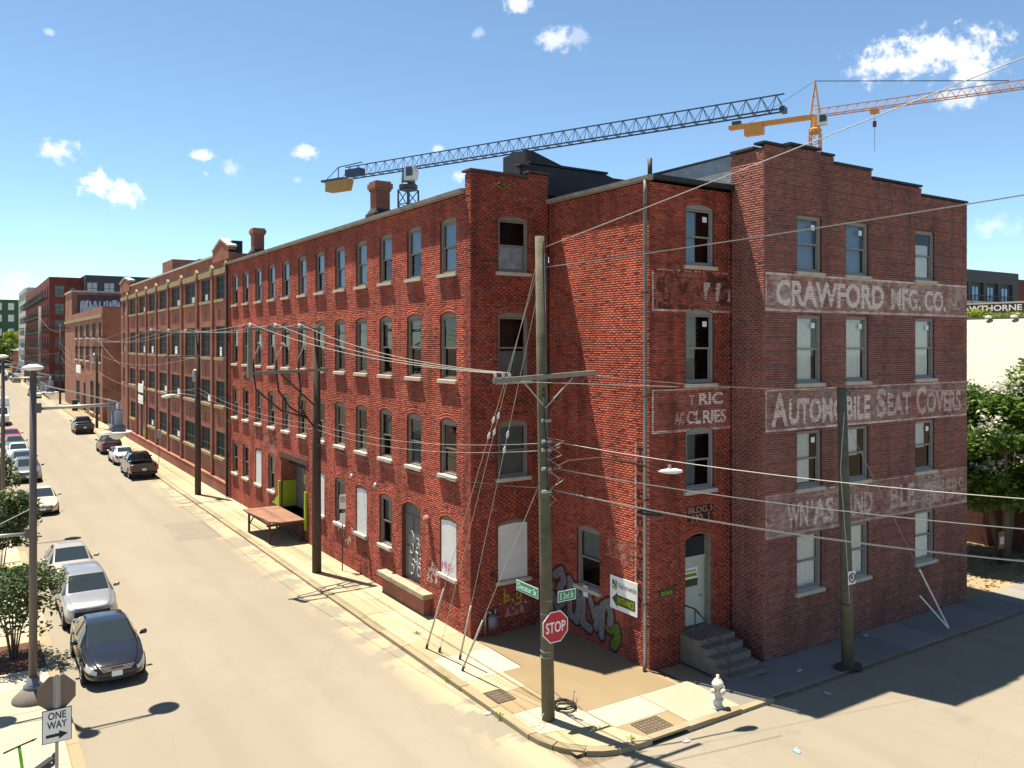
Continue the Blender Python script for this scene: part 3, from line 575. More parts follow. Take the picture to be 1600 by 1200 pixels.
fn_e = sign_fn([
    (22.02, 34.28, 11.58, 12.85, .62, [('CRAWFORD', 22.55, 28.6, 11.78, 12.66, 1.0, CR), ('MFG.', 29.05, 31.0, 11.76, 12.60, .72, CR), ('CO.', 31.25, 32.75, 11.76, 12.58, .78, CR), ('INC', 32.95, 33.8, 11.85, 12.35, .4, CR)], .8),
    (22.02, 34.28, 7.57, 8.99, .40, [('A', 22.32, 23.15, 7.74, 8.86, .85, CR), ('UTOMOBILE', 23.2, 27.75, 7.76, 8.62, .72, CR), ('S', 28.15, 28.75, 7.76, 8.84, .52, CR), ('EAT', 28.8, 30.35, 7.78, 8.64, .55, CR), ('C', 30.7, 31.35, 7.76, 8.84, .58, CR), ('OVERS', 31.4, 33.85, 7.78, 8.62, .56, CR)], .7),
    (22.02, 34.28, 4.03, 5.48, .55, [('WN', 23.1, 24.2, 4.25, 5.1, .62, CR), ('\'AS', 24.35, 25.6, 4.25, 5.15, .62, CR), ('AND', 26.2, 27.9, 4.3, 5.1, .5, CR), ('BLE', 29.0, 30.6, 4.3, 5.15, .45, CR), ('TRIM', 31.2, 32.6, 4.3, 5.1, .36, CR), ('ERS', 32.8, 34.0, 4.3, 5.1, .34, CR)], .5)])
DK = (.02, .012, .012)
def c_extra(P, out):
    m = (P[:, 0] > 19.85) & (P[:, 0] < 21.1) & (P[:, 1] > 4.58) & (P[:, 1] < 5.12)
    m2 = (P[:, 0] > 18.25) & (P[:, 0] < 21.9) & (P[:, 1] > 11.62) & (P[:, 1] < 12.9)
    if out is None: return m | m2
    bx = m.copy(); out[bx, :3] = DK; out[bx, 3] = .93
    for T in (BL1, BL2):
        k = np.where(m)[0]; hit = k[in_tris(P[k], T)]; out[hit, :3] = (.42, .22, .17); out[hit, 3] = .85
    w = vnoise(P, 3.0, 8) * .6 + vnoise(P, 11, 9) * .5; k = m2 & (w > .62); out[k, :3] = DK; out[k, 3] = .62
    k = m2 & (P[:, 0] > 20.0) & (P[:, 1] < 12.55) & (P[:, 1] > 11.95) & (vnoise(P * np.array([3.2, .7]), 1.6, 5) > .62) & (w > .42); out[k, :3] = CREAM; out[k, 3] = .62
    return out
BL1 = text_tris('BLDG.1', 19.92, 21.02, 4.87, 5.07, .03); BL2 = text_tris('NO  1', 20.1, 20.9, 4.62, 4.82, .03)
fn_c = sign_fn([(18.32, 21.9, 11.55, 12.92, .14, [], .55),
                (18.32, 21.9, 7.62, 9.02, .15, [('T', 19.95, 20.2, 8.45, 8.8, .45, CR), ('RIC', 20.4, 21.55, 8.45, 8.86, 1.0, CR), ('AC', 19.3, 19.75, 7.85, 8.25, .35, CR), ('CL', 19.85, 20.5, 7.83, 8.27, .6, CR), ('RIES', 20.6, 21.72, 7.83, 8.28, .95, CR)], .6)], c_extra)
# silver lettering with black outlines sprayed low on the recessed wall; ladder of black letters by the downpipe
LET = [('s', [(25.0, 1.95), (24.6, 2.2), (24.45, 1.85), (24.75, 1.5), (24.5, 1.1), (24.85, .8), (25.1, 1.15)], .17),
       ('s', [(24.1, 2.0), (24.1, .75), (23.7, .62), (23.55, 1.2), (23.7, 1.75), (24.05, 1.9)], .15), ('s', [(23.3, 1.8), (23.35, .65), (22.95, .55)], .16), ('s', [(22.98, 1.75), (22.7, 1.05), (22.5, 1.35), (22.6, .7)], .14),
       ('s', [(22.3, .5), (22.25, 1.5), (21.95, 1.7), (21.8, 1.3), (21.85, 1.05)], .16), ('g', [(21.9, .85), (21.5, .95), (21.45, .6), (21.65, .35)], .17)]
def b_paint(P, full):
    m = (P[:, 0] > 21.1) & (P[:, 0] < 25.35) & (P[:, 1] < 2.5); v = (P[:, 0] > 20.0) & (P[:, 0] < 20.62) & (P[:, 1] < 7.35) & (P[:, 1] > 1.6); w = (P[:, 0] > 20.7) & (P[:, 0] < 22.0) & (P[:, 1] > 3.3) & (P[:, 1] < 3.95)
    if not full: return m | v | w
    out = np.zeros((len(P), 4)); ds = np.full(len(P), 9.0); dg = np.full(len(P), 9.0)
    for kind, pts, r in LET:
        q = dist_poly(P, pts) - r
        if kind == 's': ds = np.minimum(ds, q)
        else: dg = np.minimum(dg, q)
    k = m & (np.minimum(ds, dg) < .085); out[k, :3] = DK; out[k, 3] = .93
    k = m & (ds < 0); out[k, :3] = (.15, .155, .165); out[k, 3] = .93
    k = m & (dg < 0) & (ds > .03); out[k, :3] = (.10, .17, .02); out[k, 3] = .93
    k = m & (np.abs(ds + .10) < .012); out[k, :3] = (.27, .28, .31)
    f = vnoise(P, 9, 6) * .6 + vnoise(P, 25, 7) * .5
    k = v & ((np.abs(P[:, 0] - 20.56) < .04) | (P[:, 1] > 7.28)) & (f > .35); out[k, :3] = CREAM; out[k, 3] = .5
    for i, T in enumerate(VLET):
        kk = np.where(v)[0]; hit = kk[in_tris(P[kk], T)]; out[hit, :3] = DK; out[hit, 3] = .95 * (f[hit] > .2)
    k = w & (((np.abs(P[:, 0] - 20.75) < .05) | (np.abs(P[:, 0] - 21.95) < .05) | (np.abs(P[:, 1] - 3.35) < .04) | (np.abs(P[:, 1] - 3.9) < .04))) & (f > .4); out[k, :3] = (.12, .06, .045); out[k, 3] = .7
    k = w & (f > .62); out[k, :3] = CREAM * .7; out[k, 3] = .35
    return out
VLET = []
for i, ch in enumerate('TIRESBATTERY'):                    # letters read down the wall; the wall runs right to left, so mirrored in s
    z = 6.95 - i * .44; T = text_tris(ch, -.15, .15, z - .16, z + .18, .05); T = T.copy(); T[:, :, 0] = 20.33 - T[:, :, 0]; VLET.append(T)
def l_paint(P, full):
    a = (P[:, 0] > 27.75) & (P[:, 0] < 28.75) & (P[:, 1] > 1.2) & (P[:, 1] < 2.2); b_ = (P[:, 0] > 36.0) & (P[:, 0] < 38.6) & (P[:, 1] > .9) & (P[:, 1] < 2.2); c = (P[:, 0] > 47.5) & (P[:, 0] < 50) & (P[:, 1] > 4.25) & (P[:, 1] < 5.1)
    e = (P[:, 0] < 25.95) & (P[:, 1] < 12.6)
    if not full: return a | b_ | c | e
    out = np.zeros((len(P), 4)); f = vnoise(P, 6, 11) * .6 + vnoise(P, 19, 12) * .5
    for pts in GL:
        k = dist_poly(P, pts) < .028; out[k, :3] = (.62, .58, .52); out[k, 3] = .8
    k = c & (f > .62); out[k, :3] = (.5, .38, .3); out[k, 3] = .5
    k = e & (f > .72) & (np.abs(P[:, 0] - 25.72) < .14); out[k, :3] = (.04, .03, .027); out[k, 3] = .7
    return out
gr_ = random.Random(5); GL = []
for s0, s1, z0, z1, n_ in ((27.85, 28.7, 1.3, 2.1, 7), (36.2, 38.4, 1.0, 2.1, 10)):
    for k in range(n_):
        sx_ = s0 + (s1 - s0) * (k + .5) / n_; zc = gr_.uniform(z0, z1 - .3); GL.append([(sx_ + gr_.uniform(-.12, .12), zc + gr_.uniform(0, .4)) for _ in range(5)])
def a_paint(P, full):
    m = (P[:, 0] > 16.0) & (P[:, 0] < 17.35) & (P[:, 1] > .6) & (P[:, 1] < 1.75)
    if not full: return m
    out = np.zeros((len(P), 4)); f = vnoise(P, 8, 13)
    for pts in ([(16.25, 1.6), (16.25, 1.2), (16.42, 1.2), (16.42, 1.38), (16.25, 1.38)], [(16.95, 1.42), (16.78, 1.42), (16.78, 1.2), (16.95, 1.2), (16.95, 1.5), (16.95, 1.02), (16.78, 1.02)], [(16.57, 1.2), (16.6, 1.2)]):
        k = dist_poly(P, pts) < .032; out[k, :3] = (.42, .36, .02); out[k, 3] = .9
    k = m & (P[:, 1] < 1.15) & (f > .7); out[k, :3] = CREAM; out[k, 3] = .4
    return out

# ================================================================== THE FACTORY
fac = thing('brick_factory', (14.83, 25.41, 0), 'four-storey red brick corner factory with faded painted company signs', 'building')
ROWS = [(1.95, 3.98, .12), (5.65, 7.60, .12), (9.18, 11.52, .13), (13.10, 15.03, .12)]
LC = [27.06, 29.87, 32.55, 35.16, 37.74, 40.43, 43.09, 45.83, 48.41, 51.05, 53.83, 56.36]
openL = []; win = []      # win: (wall, s, row, style)
for r, (z0, zs, ri) in enumerate(ROWS):
    for i, s in enumerate(LC):
        if r == 0 and i == 1: openL.append((30.14, .83, .95, 3.9, .22)); continue
        if r == 0 and i == 6: openL.append((44.6, 2.05, 1.25, 4.12, 0)); continue
        if r == 0 and i == 7: continue
        openL.append((s, .62, z0, zs, ri)); win.append(('L', s, r, 'board' if (r == 0 and i in (0, 3, 5, 9)) else 'sash'))
openA = [(16.62, .66, z0, zs, ri) for z0, zs, ri in ROWS]; win += [('A', 16.62, r, 'board' if r == 0 else 'sash') for r in range(4)]
openB = [(23.03, .64, *ROWS[0])]; win.append(('B', 23.03, 0, 'sash'))
openC = [(20.46, .66, z0, zs, ri) for z0, zs, ri in ROWS[1:]] + [(20.38, .60, 1.0, 4.0, .16)]; win += [('C', 20.46, r, 'sash') for r in (1, 2, 3)]
ER = [(2.03, 4.0, 0), (5.56, 7.52, 0), (9.15, 11.49, 0), (12.97, 14.89, 0)]
EC = [24.27, 26.97, 31.28]
openE = [(s, .66, *r) for s in EC for r in ER]; win += [('E', s, r, 'flat') for s in EC for r in range(4)]
brick_wall(fac, (14.83, 0), (0, 1), (-1, 0), [(25.41, 25.82, 16.6), (25.82, 58.0, 15.88)], openL, l_paint, BRED, MORTAR_R, 1)
brick_wall(fac, (0, 25.41), (1, 0), (0, -1), [(14.846, 17.25, 16.6), (17.25, 18.19, 16.8)], openA, a_paint, BRED, MORTAR_R, 2, tone_shift=-.06)
brick_wall(fac, (18.2, 0), (0, 1), (-1, 0), [(19.9, 25.40, 15.70)], openB, b_paint, BRED, MORTAR_R, 3, tone_shift=.08)
brick_wall(fac, (0, 19.9), (1, 0), (0, -1), [(18.216, 21.94, 15.74)], openC, fn_c, BRED, MORTAR_R, 4, tone_shift=-.02, pick=300)
brick_wall(fac, (21.95, 0), (0, 1), (-1, 0), [(18.48, 19.89, 17.0)], [], None, BBROWN, MORTAR_B, 5, recess=.0065, tone_shift=.2)  # tones raised over the whole wall to imitate sunlight on it
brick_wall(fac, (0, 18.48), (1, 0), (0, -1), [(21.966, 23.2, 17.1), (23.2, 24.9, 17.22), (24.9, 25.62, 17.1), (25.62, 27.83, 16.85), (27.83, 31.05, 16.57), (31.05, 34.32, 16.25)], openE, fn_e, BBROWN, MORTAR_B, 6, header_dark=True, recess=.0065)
# windowless walls out of sight and roof
m = MB(); m.quad((34.31, 18.49, 0), (34.31, 58, 0), (34.31, 58, 16.2), (34.31, 18.49, 16.2)); m.quad((14.85, 57.99, 0), (34.31, 57.99, 0), (34.31, 57.99, 15.9), (14.85, 57.99, 15.9)); m.build('rear_wall', WBD, fac)
m = MB(); m.box(15.9, 16.0, 26.4, 57.8, 0, 15.6); m.box(15.3, 18.1, 26.35, 26.45, 0, 15.6); m.box(19.1, 19.2, 21.0, 25.2, 0, 15.5); m.box(19.2, 33.8, 20.95, 21.05, 0, 15.5); m.build('inner_partition', DARK, fac)  # dark sheets added behind the windows in place of unlit rooms
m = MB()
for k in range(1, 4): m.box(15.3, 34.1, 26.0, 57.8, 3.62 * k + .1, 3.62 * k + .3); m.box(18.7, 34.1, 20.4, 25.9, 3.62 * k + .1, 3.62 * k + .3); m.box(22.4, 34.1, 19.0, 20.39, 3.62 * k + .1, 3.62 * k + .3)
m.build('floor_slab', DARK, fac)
m = MB(); m.add([(14.76, 25.9, 16.045), (14.76, 58.0, 16.045), (34.3, 58, 16.6), (34.3, 25.9, 16.6)], [(0, 1, 2, 3)])
m.add([(18.1, 19.75, 15.87), (18.1, 25.9, 15.87), (34.3, 25.9, 16.15), (34.3, 19.75, 16.15)], [(0, 1, 2, 3)]); m.add([(22.1, 18.6, 15.9), (34.2, 18.6, 15.9), (34.2, 19.75, 15.9), (22.1, 19.75, 15.9)], [(0, 1, 2, 3)])
roof = m.build('roof', TAR, fac)
# eaves gutters
m = MB(); m.add([(14.66, 25.84, 15.90), (14.83, 25.84, 15.86), (14.83, 25.84, 16.05), (14.62, 25.84, 16.02), (14.66, 58, 15.90), (14.83, 58, 15.86), (14.83, 58, 16.05), (14.62, 58, 16.02)], [(0, 1, 2, 3), (7, 6, 5, 4), (0, 4, 5, 1), (3, 2, 6, 7), (0, 3, 7, 4)]); m.build('eaves_gutter', GUTTER, fac)
m = MB(); m.add([(18.06, 19.72, 15.74), (18.2, 19.72, 15.70), (18.2, 19.72, 15.88), (18.03, 19.72, 15.86), (18.06, 25.38, 15.74), (18.2, 25.38, 15.70), (18.2, 25.38, 15.88), (18.03, 25.38, 15.86)], [(0, 1, 2, 3), (7, 6, 5, 4), (0, 4, 5, 1), (3, 2, 6, 7), (0, 3, 7, 4)]); m.build('eaves_gutter', GUTTER, fac)
m = MB(); m.box(18.21, 21.93, 19.70, 19.9, 15.755, 15.90); m.build('eaves_board', TAR, fac)
# parapet copings, each its own stone run
for i, (x0, x1, y0, y1, z) in enumerate([(14.79, 17.26, 25.37, 25.75, 16.61), (17.27, 18.24, 25.37, 25.75, 16.81), (14.79, 15.1, 25.76, 26.0, 16.61), (21.9, 22.25, 18.9, 19.9, 17.0), (21.92, 23.2, 18.44, 18.89, 17.11), (23.21, 24.9, 18.44, 18.89, 17.23), (24.91, 25.64, 18.44, 18.89, 17.11), (25.65, 27.85, 18.44, 18.89, 16.86), (27.86, 31.07, 18.44, 18.89, 16.58), (31.08, 34.36, 18.44, 18.89, 16.26)]):
    MB().box(x0, x1, y0, y1, z, z + .075).build('coping', TAR if i > 3 else COPE, fac)
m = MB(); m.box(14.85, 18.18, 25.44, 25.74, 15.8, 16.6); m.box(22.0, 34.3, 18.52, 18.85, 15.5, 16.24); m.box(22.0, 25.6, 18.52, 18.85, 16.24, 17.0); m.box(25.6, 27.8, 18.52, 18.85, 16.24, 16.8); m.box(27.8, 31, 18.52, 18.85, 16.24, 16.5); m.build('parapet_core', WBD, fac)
m = MB(); m.prism([(21.96, 19.9, 15.9), (21.96, 25.2, 15.95), (21.96, 25.2, 16.9), (21.96, 19.9, 16.95)], (.3, 0, 0)); m.build('parapet_flashing', SILVER, fac)
MB().box(21.9, 22.3, 19.91, 25.2, 16.95, 17.0).build('coping', TAR, fac)
# tarred fire wall and stair bulkhead on the roof
MB().prism([(17.6, 26.45, 15.9), (17.6, 26.45, 17.15), (18.0, 26.45, 17.38), (21.8, 26.45, 17.4), (22.2, 26.45, 17.3), (26.5, 26.45, 17.3), (26.5, 26.45, 15.9)], (0, .35, 0)).build('fire_wall', TAR, fac)
for x0, x1, z in ((17.62, 18.05, 17.3), (18.05, 21.9, 17.42)): MB().box(x0 - .03, x1, 26.4, 26.86, z, z + .08).build('coping', TAR if x0 > 18 else COPE, fac)
MB().prism([(20.95, 31, 16.0), (20.95, 31, 19.2), (21.3, 31, 19.2), (25.4, 31, 18.0), (25.4, 31, 16.0)], (0, 1.9, 0)).build('stair_bulkhead', TAR, fac)
MB().box(20.97, 21.2, 30.93, 31, 16.0, 19.1).build('flashing_strip', PIPE_D, fac)
def chimney(x, y, w, z0, z1):
    c = local(sub(MB().prism([(-w * .75, -w * .75, 0), (w * .75, -w * .75, 0), (w * .75, w * .75, 0), (-w * .75, w * .75, 0)], (0, 0, .2)).mesh('chimney', TAR), 'chimney', fac, Vector((x, y, z0)) - WLOC[fac.name]))
    h = z1 - z0; m = MB(); h1 = h - .42; m.box(-w / 2, w / 2, -w / 2, w / 2, .2, h1); sub(m.mesh('stack', WB2), 'stack', c)
    m = MB(); m.box(-w / 2 - .05, w / 2 + .05, -w / 2 - .05, w / 2 + .05, h1, h1 + .1); m.box(-w / 2 - .1, w / 2 + .1, -w / 2 - .1, w / 2 + .1, h1 + .1, h1 + .32); m.box(-w / 2 - .04, w / 2 + .04, -w / 2 - .04, w / 2 + .04, h1 + .32, h); sub(m.mesh('chimney_cap', WB3), 'chimney_cap', c)
    m = MB(); m.add([(-w * .72, -w * .72, .2), (w * .72, -w * .72, .2), (w * .72, w * .72, .2), (-w * .72, w * .72, .2), (-w / 2 - .02, -w / 2 - .02, .42), (w / 2 + .02, -w / 2 - .02, .42), (w / 2 + .02, w / 2 + .02, .42), (-w / 2 - .02, w / 2 + .02, .42)], [(0, 1, 5, 4), (1, 2, 6, 5), (2, 3, 7, 6), (3, 0, 4, 7)]); sub(m.mesh('flashing', TAR), 'flashing', c)
chimney(15.4, 34.4, .66, 16.05, 17.7); chimney(15.4, 53.2, .66, 16.05, 17.8)
m = MB(); m.tube([(18.5, 20.2, 15.8), (18.5, 20.2, 16.5)], .075, 12); m.build('vent_pipe', PIPE_D, fac, True)
# downpipes
def pipe(pts, r, mat, brackets):
    o = MB().tube(pts, r, 10).build('downpipe', mat, fac, True)
    for z in brackets: MB().box(pts[1][0] - r - .02, pts[1][0] + r + .02, pts[1][1] - r - .02, pts[1][1] + r + .02, z, z + .05).build('bracket', RUSTD, o)
pipe([(18.1, 19.98, 15.72), (18.08, 19.96, 15.3), (18.08, 19.96, .35), (17.95, 19.85, .14)], .065, PIPE_L, (2.2, 5.5, 8.8, 12.1, 14.9)); pipe([(14.62, 57.9, 15.9), (14.70, 57.9, 15.5), (14.70, 57.9, .15)], .10, PIPE_D, (3, 7, 11))


# ------------------------------------------------------------------ windows
def window_meshes(hw, h, rise, frame, key):
    """local: x along the wall to the right seen from outside, -y outward, z up from the sill top; h = height to the spring line"""
    f = MB(); t = .085; y0, y1 = .07, .17
    f.box(-hw, -hw + t, y0, y1, 0, h); f.box(hw - t, hw, y0, y1, 0, h); f.box(-hw + t, hw - t, y0, y1, 0, .07)
    if rise > 0:
        Rr = (hw * hw + rise * rise) / (2 * rise); cz = h + rise - Rr; A = math.asin(hw / Rr); pts = [(-hw, y0 - .012, h - .06)] + [(hw, y0 - .012, h - .06)] + [(Rr * math.sin(a), y0 - .012, cz + Rr * math.cos(a)) for a in np.linspace(A, -A, 11)]
        f.prism(pts, (0, .1, 0))
    else: f.box(-hw + t, hw - t, y0, y1, h - .09, h)
    F = f.mesh('window_frame', frame); top = h - .07; mid = h * .5
    s = MB(); b_ = .05
    for z0, z1, yy in ((mid - .03, top, .10), (.07, mid + .03, .145)):
        a = hw - t; s.box(-a, -a + b_, yy, yy + .04, z0, z1); s.box(a - b_, a, yy, yy + .04, z0, z1); s.box(-a + b_, a - b_, yy, yy + .04, z0, z0 + .055); s.box(-a + b_, a - b_, yy, yy + .04, z1 - .055, z1)
    S = s.mesh('sash', frame); a = hw - t - b_
    U = MB().quad((-a, .115, mid), (a, .115, mid), (a, .115, top - .04), (-a, .115, top - .04)).mesh('upper_pane', GLASS); Lo = MB().quad((-a, .16, .12), (a, .16, .12), (a, .16, mid), (-a, .16, mid)).mesh('lower_pane', GLASS)
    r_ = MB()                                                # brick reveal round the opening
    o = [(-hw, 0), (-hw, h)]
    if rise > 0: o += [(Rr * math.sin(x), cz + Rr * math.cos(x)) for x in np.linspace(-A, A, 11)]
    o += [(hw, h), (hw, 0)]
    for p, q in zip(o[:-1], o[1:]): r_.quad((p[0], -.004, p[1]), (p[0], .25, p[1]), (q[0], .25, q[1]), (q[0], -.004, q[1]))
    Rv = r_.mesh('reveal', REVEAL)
    si = MB().prism([(-hw - .1, -.1, -.14), (-hw - .1, -.1, -.015), (-hw - .1, .2, .02), (-hw - .1, .2, -.14)], (2 * hw + .2, 0, 0)).mesh('sill', STONE)
    bo = [(-hw + .02, .03, .01), (hw - .02, .03, .01), (hw - .03, .03, h - .04), (.1, .028, h - .0), (-hw + .03, .03, h - .06)]
    Bd = MB().prism(bo, (0, .02, 0)).mesh('board', BOARD)
    return dict(frame=F, sash=S, up=U, lo=Lo, reveal=Rv, sill=si, board=Bd)
WALLS = {'L': ((14.83, 0), (0, 1), (-1, 0), R(-90)), 'A': ((0, 25.41), (1, 0), (0, -1), 0), 'B': ((18.2, 0), (0, 1), (-1, 0), R(-90)), 'C': ((0, 19.9), (1, 0), (0, -1), 0), 'E': ((0, 18.48), (1, 0), (0, -1), 0)}
WM = {}; wr = random.Random(11)
def drape(hw, z0, z1, mat, y=.22, folds=5, skew=0.0, x0=None, x1=None):
    x0 = -hw if x0 is None else x0; x1 = hw if x1 is None else x1; n = 14; m = MB(); vs = []
    for j in (0, 1):
        for i in range(n + 1):
            u = i / n; x = x0 + (x1 - x0) * u; vs.append((x + (skew * (1 - u) if j == 0 else 0), y + .02 * math.sin(u * folds * 6.28), z0 if j == 0 else z1))
    m.add(vs, [(i, i + 1, n + 2 + i, n + 1 + i) for i in range(n)]); return m.mesh('curtain', mat, True)
for w, s, r, style in win:
    org, d_, n_, rz = WALLS[w]; hw = {'L': .62, 'A': .66, 'B': .64, 'C': .66, 'E': .66}[w]; z0, zs, ri = (ER if w == 'E' else ROWS)[r]
    frame = WOODG if w in 'EC' else WOODF; key = (hw, round(zs - z0, 3), ri, frame.name)
    if key not in WM: WM[key] = window_meshes(hw, zs - z0, ri, frame, key)
    M = WM[key]; loc = Vector((org[0] + d_[0] * s, org[1] + d_[1] * s, z0)); h = zs - z0
    o = inst(M['frame'], 'window', loc, rz, fac)
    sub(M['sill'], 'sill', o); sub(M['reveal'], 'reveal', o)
    if style == 'board': sub(M['board'], 'board', o); continue
    sub(M['sash'], 'sash', o); sub(M['up'], 'upper_pane', o); sub(M['lo'], 'lower_pane', o); a = hw - .1; mid = h / 2
    if w == 'E':
        if r == 0: sub(drape(a, .1, h - .1, CURT, folds=2), 'curtain', o)
        elif r == 2: sub(drape(a, .1, h - .1, CURT, skew=wr.uniform(-.05, .2), folds=4, x1=a * wr.uniform(.55, 1)), 'curtain', o)
        elif r == 1: sub(drape(a, mid - .1 if s > 25 else .15, h - .1, CURT, skew=-.25, folds=4, x1=a * wr.uniform(.4, .9)), 'curtain', o)
        elif s > 30: sub(drape(a, .1, h * .72, CURT, folds=1), 'blind', o)
        else: sub(drape(a, .1, h - .1, BLIND, folds=0, y=.3), 'blind', o)  # blue sheet whose colour imitates sky reflected in the panes
    elif w == 'L' and r == 3: sub(drape(a, .1 if wr.random() < .6 else mid, h - .1, BLIND, folds=0), 'blind', o)  # top row: sky reflection put into the colour of the sheet
    elif w == 'A' and r in (2, 3): sub(drape(a, .1, mid if r == 3 else h * .45, DUSTY if r == 2 else pm('frosted_film', (.42, .45, .50), .7, .4, 3), folds=0, y=.2), 'frosted_film', o)
    elif w == 'C': sub(drape(a, .1, h - .12, BLIND if r == 3 else DUSTY, folds=0, y=.3, x1=a * .1), 'blind', o)  # top one is coloured like reflected sky
    elif wr.random() < .62: sub(drape(a, .1 if wr.random() < .5 else mid, h - .1, DUSTY, folds=0, y=.22), 'blind', o)
    if w in 'EC' and r in (1, 2, 3) and wr.random() < .7: sub(MB().quad((a - .34, .105, h - .45), (a - .14, .105, h - .45), (a - .14, .105, h - .27), (a - .34, .105, h - .27)).mesh('notice', WHITE), 'notice', o)
pk = MB(); rp = random.Random(12)
for k in range(6): y0 = 27.45 - k * .15; pk.tube([(14.795, y0 + rp.uniform(-.06, .06), 2.05 + rp.uniform(0, .42)) for _ in range(5)], .012, 4)
pk.build('pink_tag', pm('pink_spray', (.55, .14, .38), .7, .2, 4), fac)
# ------------------------------------------------------------------ doorways
def panel(name, pts, off, mat, parent): return MB().prism(pts, off).build(name, mat, parent)
dl = MB().box(14.99, 15.05, 29.31, 30.97, 1.0, 4.1).build('side_door', DOORG, fac)
for y0, y1 in ((29.4, 30.1), (30.18, 30.88)):
    MB().box(14.965, 14.99, y0, y1, 1.2, 2.3).build('door_panel', DOORG, dl); MB().box(14.965, 14.99, y0, y1, 2.4, 3.6).build('door_panel', DOORG, dl)
m = MB(); rd = random.Random(4)
for k in range(16):
    c = Vector((14.955, rd.uniform(29.5, 30.4), rd.uniform(1.3, 3.0))); m.tube([c + Vector((0, .16 * math.cos(a), .2 * math.sin(a))) for a in np.linspace(rd.uniform(0, 2), rd.uniform(4, 6), 9)], .014, 4)
m.build('sprayed_tag', pm('spray_white', (.55, .55, .58), .7, .2, 4), dl)
m = MB(); m.quad((14.83, 29.31, .95), (15.05, 29.31, .95), (15.05, 29.31, 4.0), (14.83, 29.31, 4.0)); m.quad((15.05, 30.97, .95), (14.83, 30.97, .95), (14.83, 30.97, 4.0), (15.05, 30.97, 4.0)); m.quad((14.83, 29.31, .97), (14.83, 30.97, .97), (15.05, 30.97, .97), (15.05, 29.31, .97)); m.build('door_reveal', REVEAL, dl)
MB().box(14.40, 14.84, 28.25, 32.5, .80, .98).build('loading_ledge', pm('ledge_timber', (.33, .27, .18), .9, .25, 3, .4, 20, stain=(.15, .11, .07), stain_scale=2), fac); MB().box(14.56, 14.84, 28.5, 32.3, .1, .80).build('ledge_base', WB2, fac)
# loading door
ld = MB().box(15.7, 15.76, 42.55, 46.65, 1.25, 4.12).build('loading_door', DOORG, fac)
for k in range(6): MB().box(15.675, 15.7, 42.6, 46.6, 1.3 + k * .465, 1.3 + k * .465 + .44).build('door_slat', DOORG, ld)
m = MB(); m.quad((14.84, 46.65, 1.25), (15.7, 46.65, 1.25), (15.7, 46.65, 4.12), (14.84, 46.65, 4.12)); m.quad((15.7, 42.55, 1.25), (14.84, 42.55, 1.25), (14.84, 42.55, 4.12), (15.7, 42.55, 4.12)); m.quad((14.84, 42.55, 4.12), (14.84, 46.65, 4.12), (15.7, 46.65, 4.12), (15.7, 42.55, 4.12)); m.build('door_reveal', WB2, ld)
MB().box(14.80, 14.86, 42.2, 47.0, 4.12, 4.42).build('lintel', RUSTD, fac)
MB().box(14.95, 15.68, 46.60, 46.645, 1.3, 2.75).build('jamb_panel', LIME, fac); MB().box(14.72, 14.82, 42.32, 42.5, .75, 2.75).build('edge_guard', LIME, fac); MB().box(14.72, 14.82, 46.68, 46.84, 1.3, 2.75).build('edge_guard', LIME, fac)
panel('side_guard', [(14.78, 46.84, 1.3), (14.78, 48.2, 1.3), (14.78, 46.84, 2.0)], (.04, 0, 0), LIME, fac)
lg = MB().box(15.655, 15.67, 44.1, 45.2, 2.7, 3.85).build('door_logo', DOORG, ld)
def logo_n(parent, P, size):
    """the slanted N: black upper stroke, lime lower stroke; P(u, v) gives a point on the sign face"""
    MB().prism([P(0, .45), P(0, 1), P(.28, 1), P(.72, .42), P(.72, 1), P(1, 1), P(1, .02), P(.3, .62), P(.3, .52)], P.off).build('logo_black', BLACK, parent)
    MB().prism([P(0, 0), P(0, .40), P(.3, .46), P(.95, -.04), P(.95, -.06)], P.off).build('logo_lime', LIME, parent)
class Face:
    def __init__(s, o, u, v, off): s.o, s.u, s.v, s.off = Vector(o), Vector(u), Vector(v), Vector(off)
    def __call__(s, a, b): return s.o + s.u * a + s.v * b
MB().box(15.64, 15.655, 44.1, 45.2, 2.7, 3.85).build('logo_ground', pm('logo_grey', (.34, .34, .32), .7, .1, 2), ld)
logo_n(ld, Face((15.635, 45.1, 2.8), (0, -.9, 0), (0, 0, .95), (.004, 0, 0)), 1)
# street door with transom on the recessed front
dc = MB().box(19.80, 20.96, 20.18, 20.24, 1.05, 3.25).build('front_door', DOORP, fac)
MB().box(19.80, 20.96, 20.16, 20.26, 3.25, 3.36).build('transom_bar', DOORP, dc); MB().box(19.80, 20.96, 20.2, 20.22, 3.36, 4.0).build('transom_light', CRGLASS, dc); MB().tube([(20.75, 20.1, 2.0), (20.75, 20.18, 2.0)], .04, 8).build('knob', GALV, dc)
m = MB(); m.box(20.96, 20.99, 19.92, 20.26, 1.0, 4.05); m.box(19.77, 19.8, 19.92, 20.26, 1.0, 4.05); m.build('door_jamb', pm('jamb_paint', (.22, .21, .16), .8, .3, 3), dc)
for x0, x1, z0, z1, mt in ((19.98, 20.62, 2.62, 2.98, WHITE), (20.0, 20.58, 2.68, 2.80, LIME), (19.98, 20.62, 2.36, 2.60, DGREEN)): MB().box(x0, x1, 20.16 if mt is LIME else 20.165, 20.18, z0, z1).build('door_notice', mt, dc)
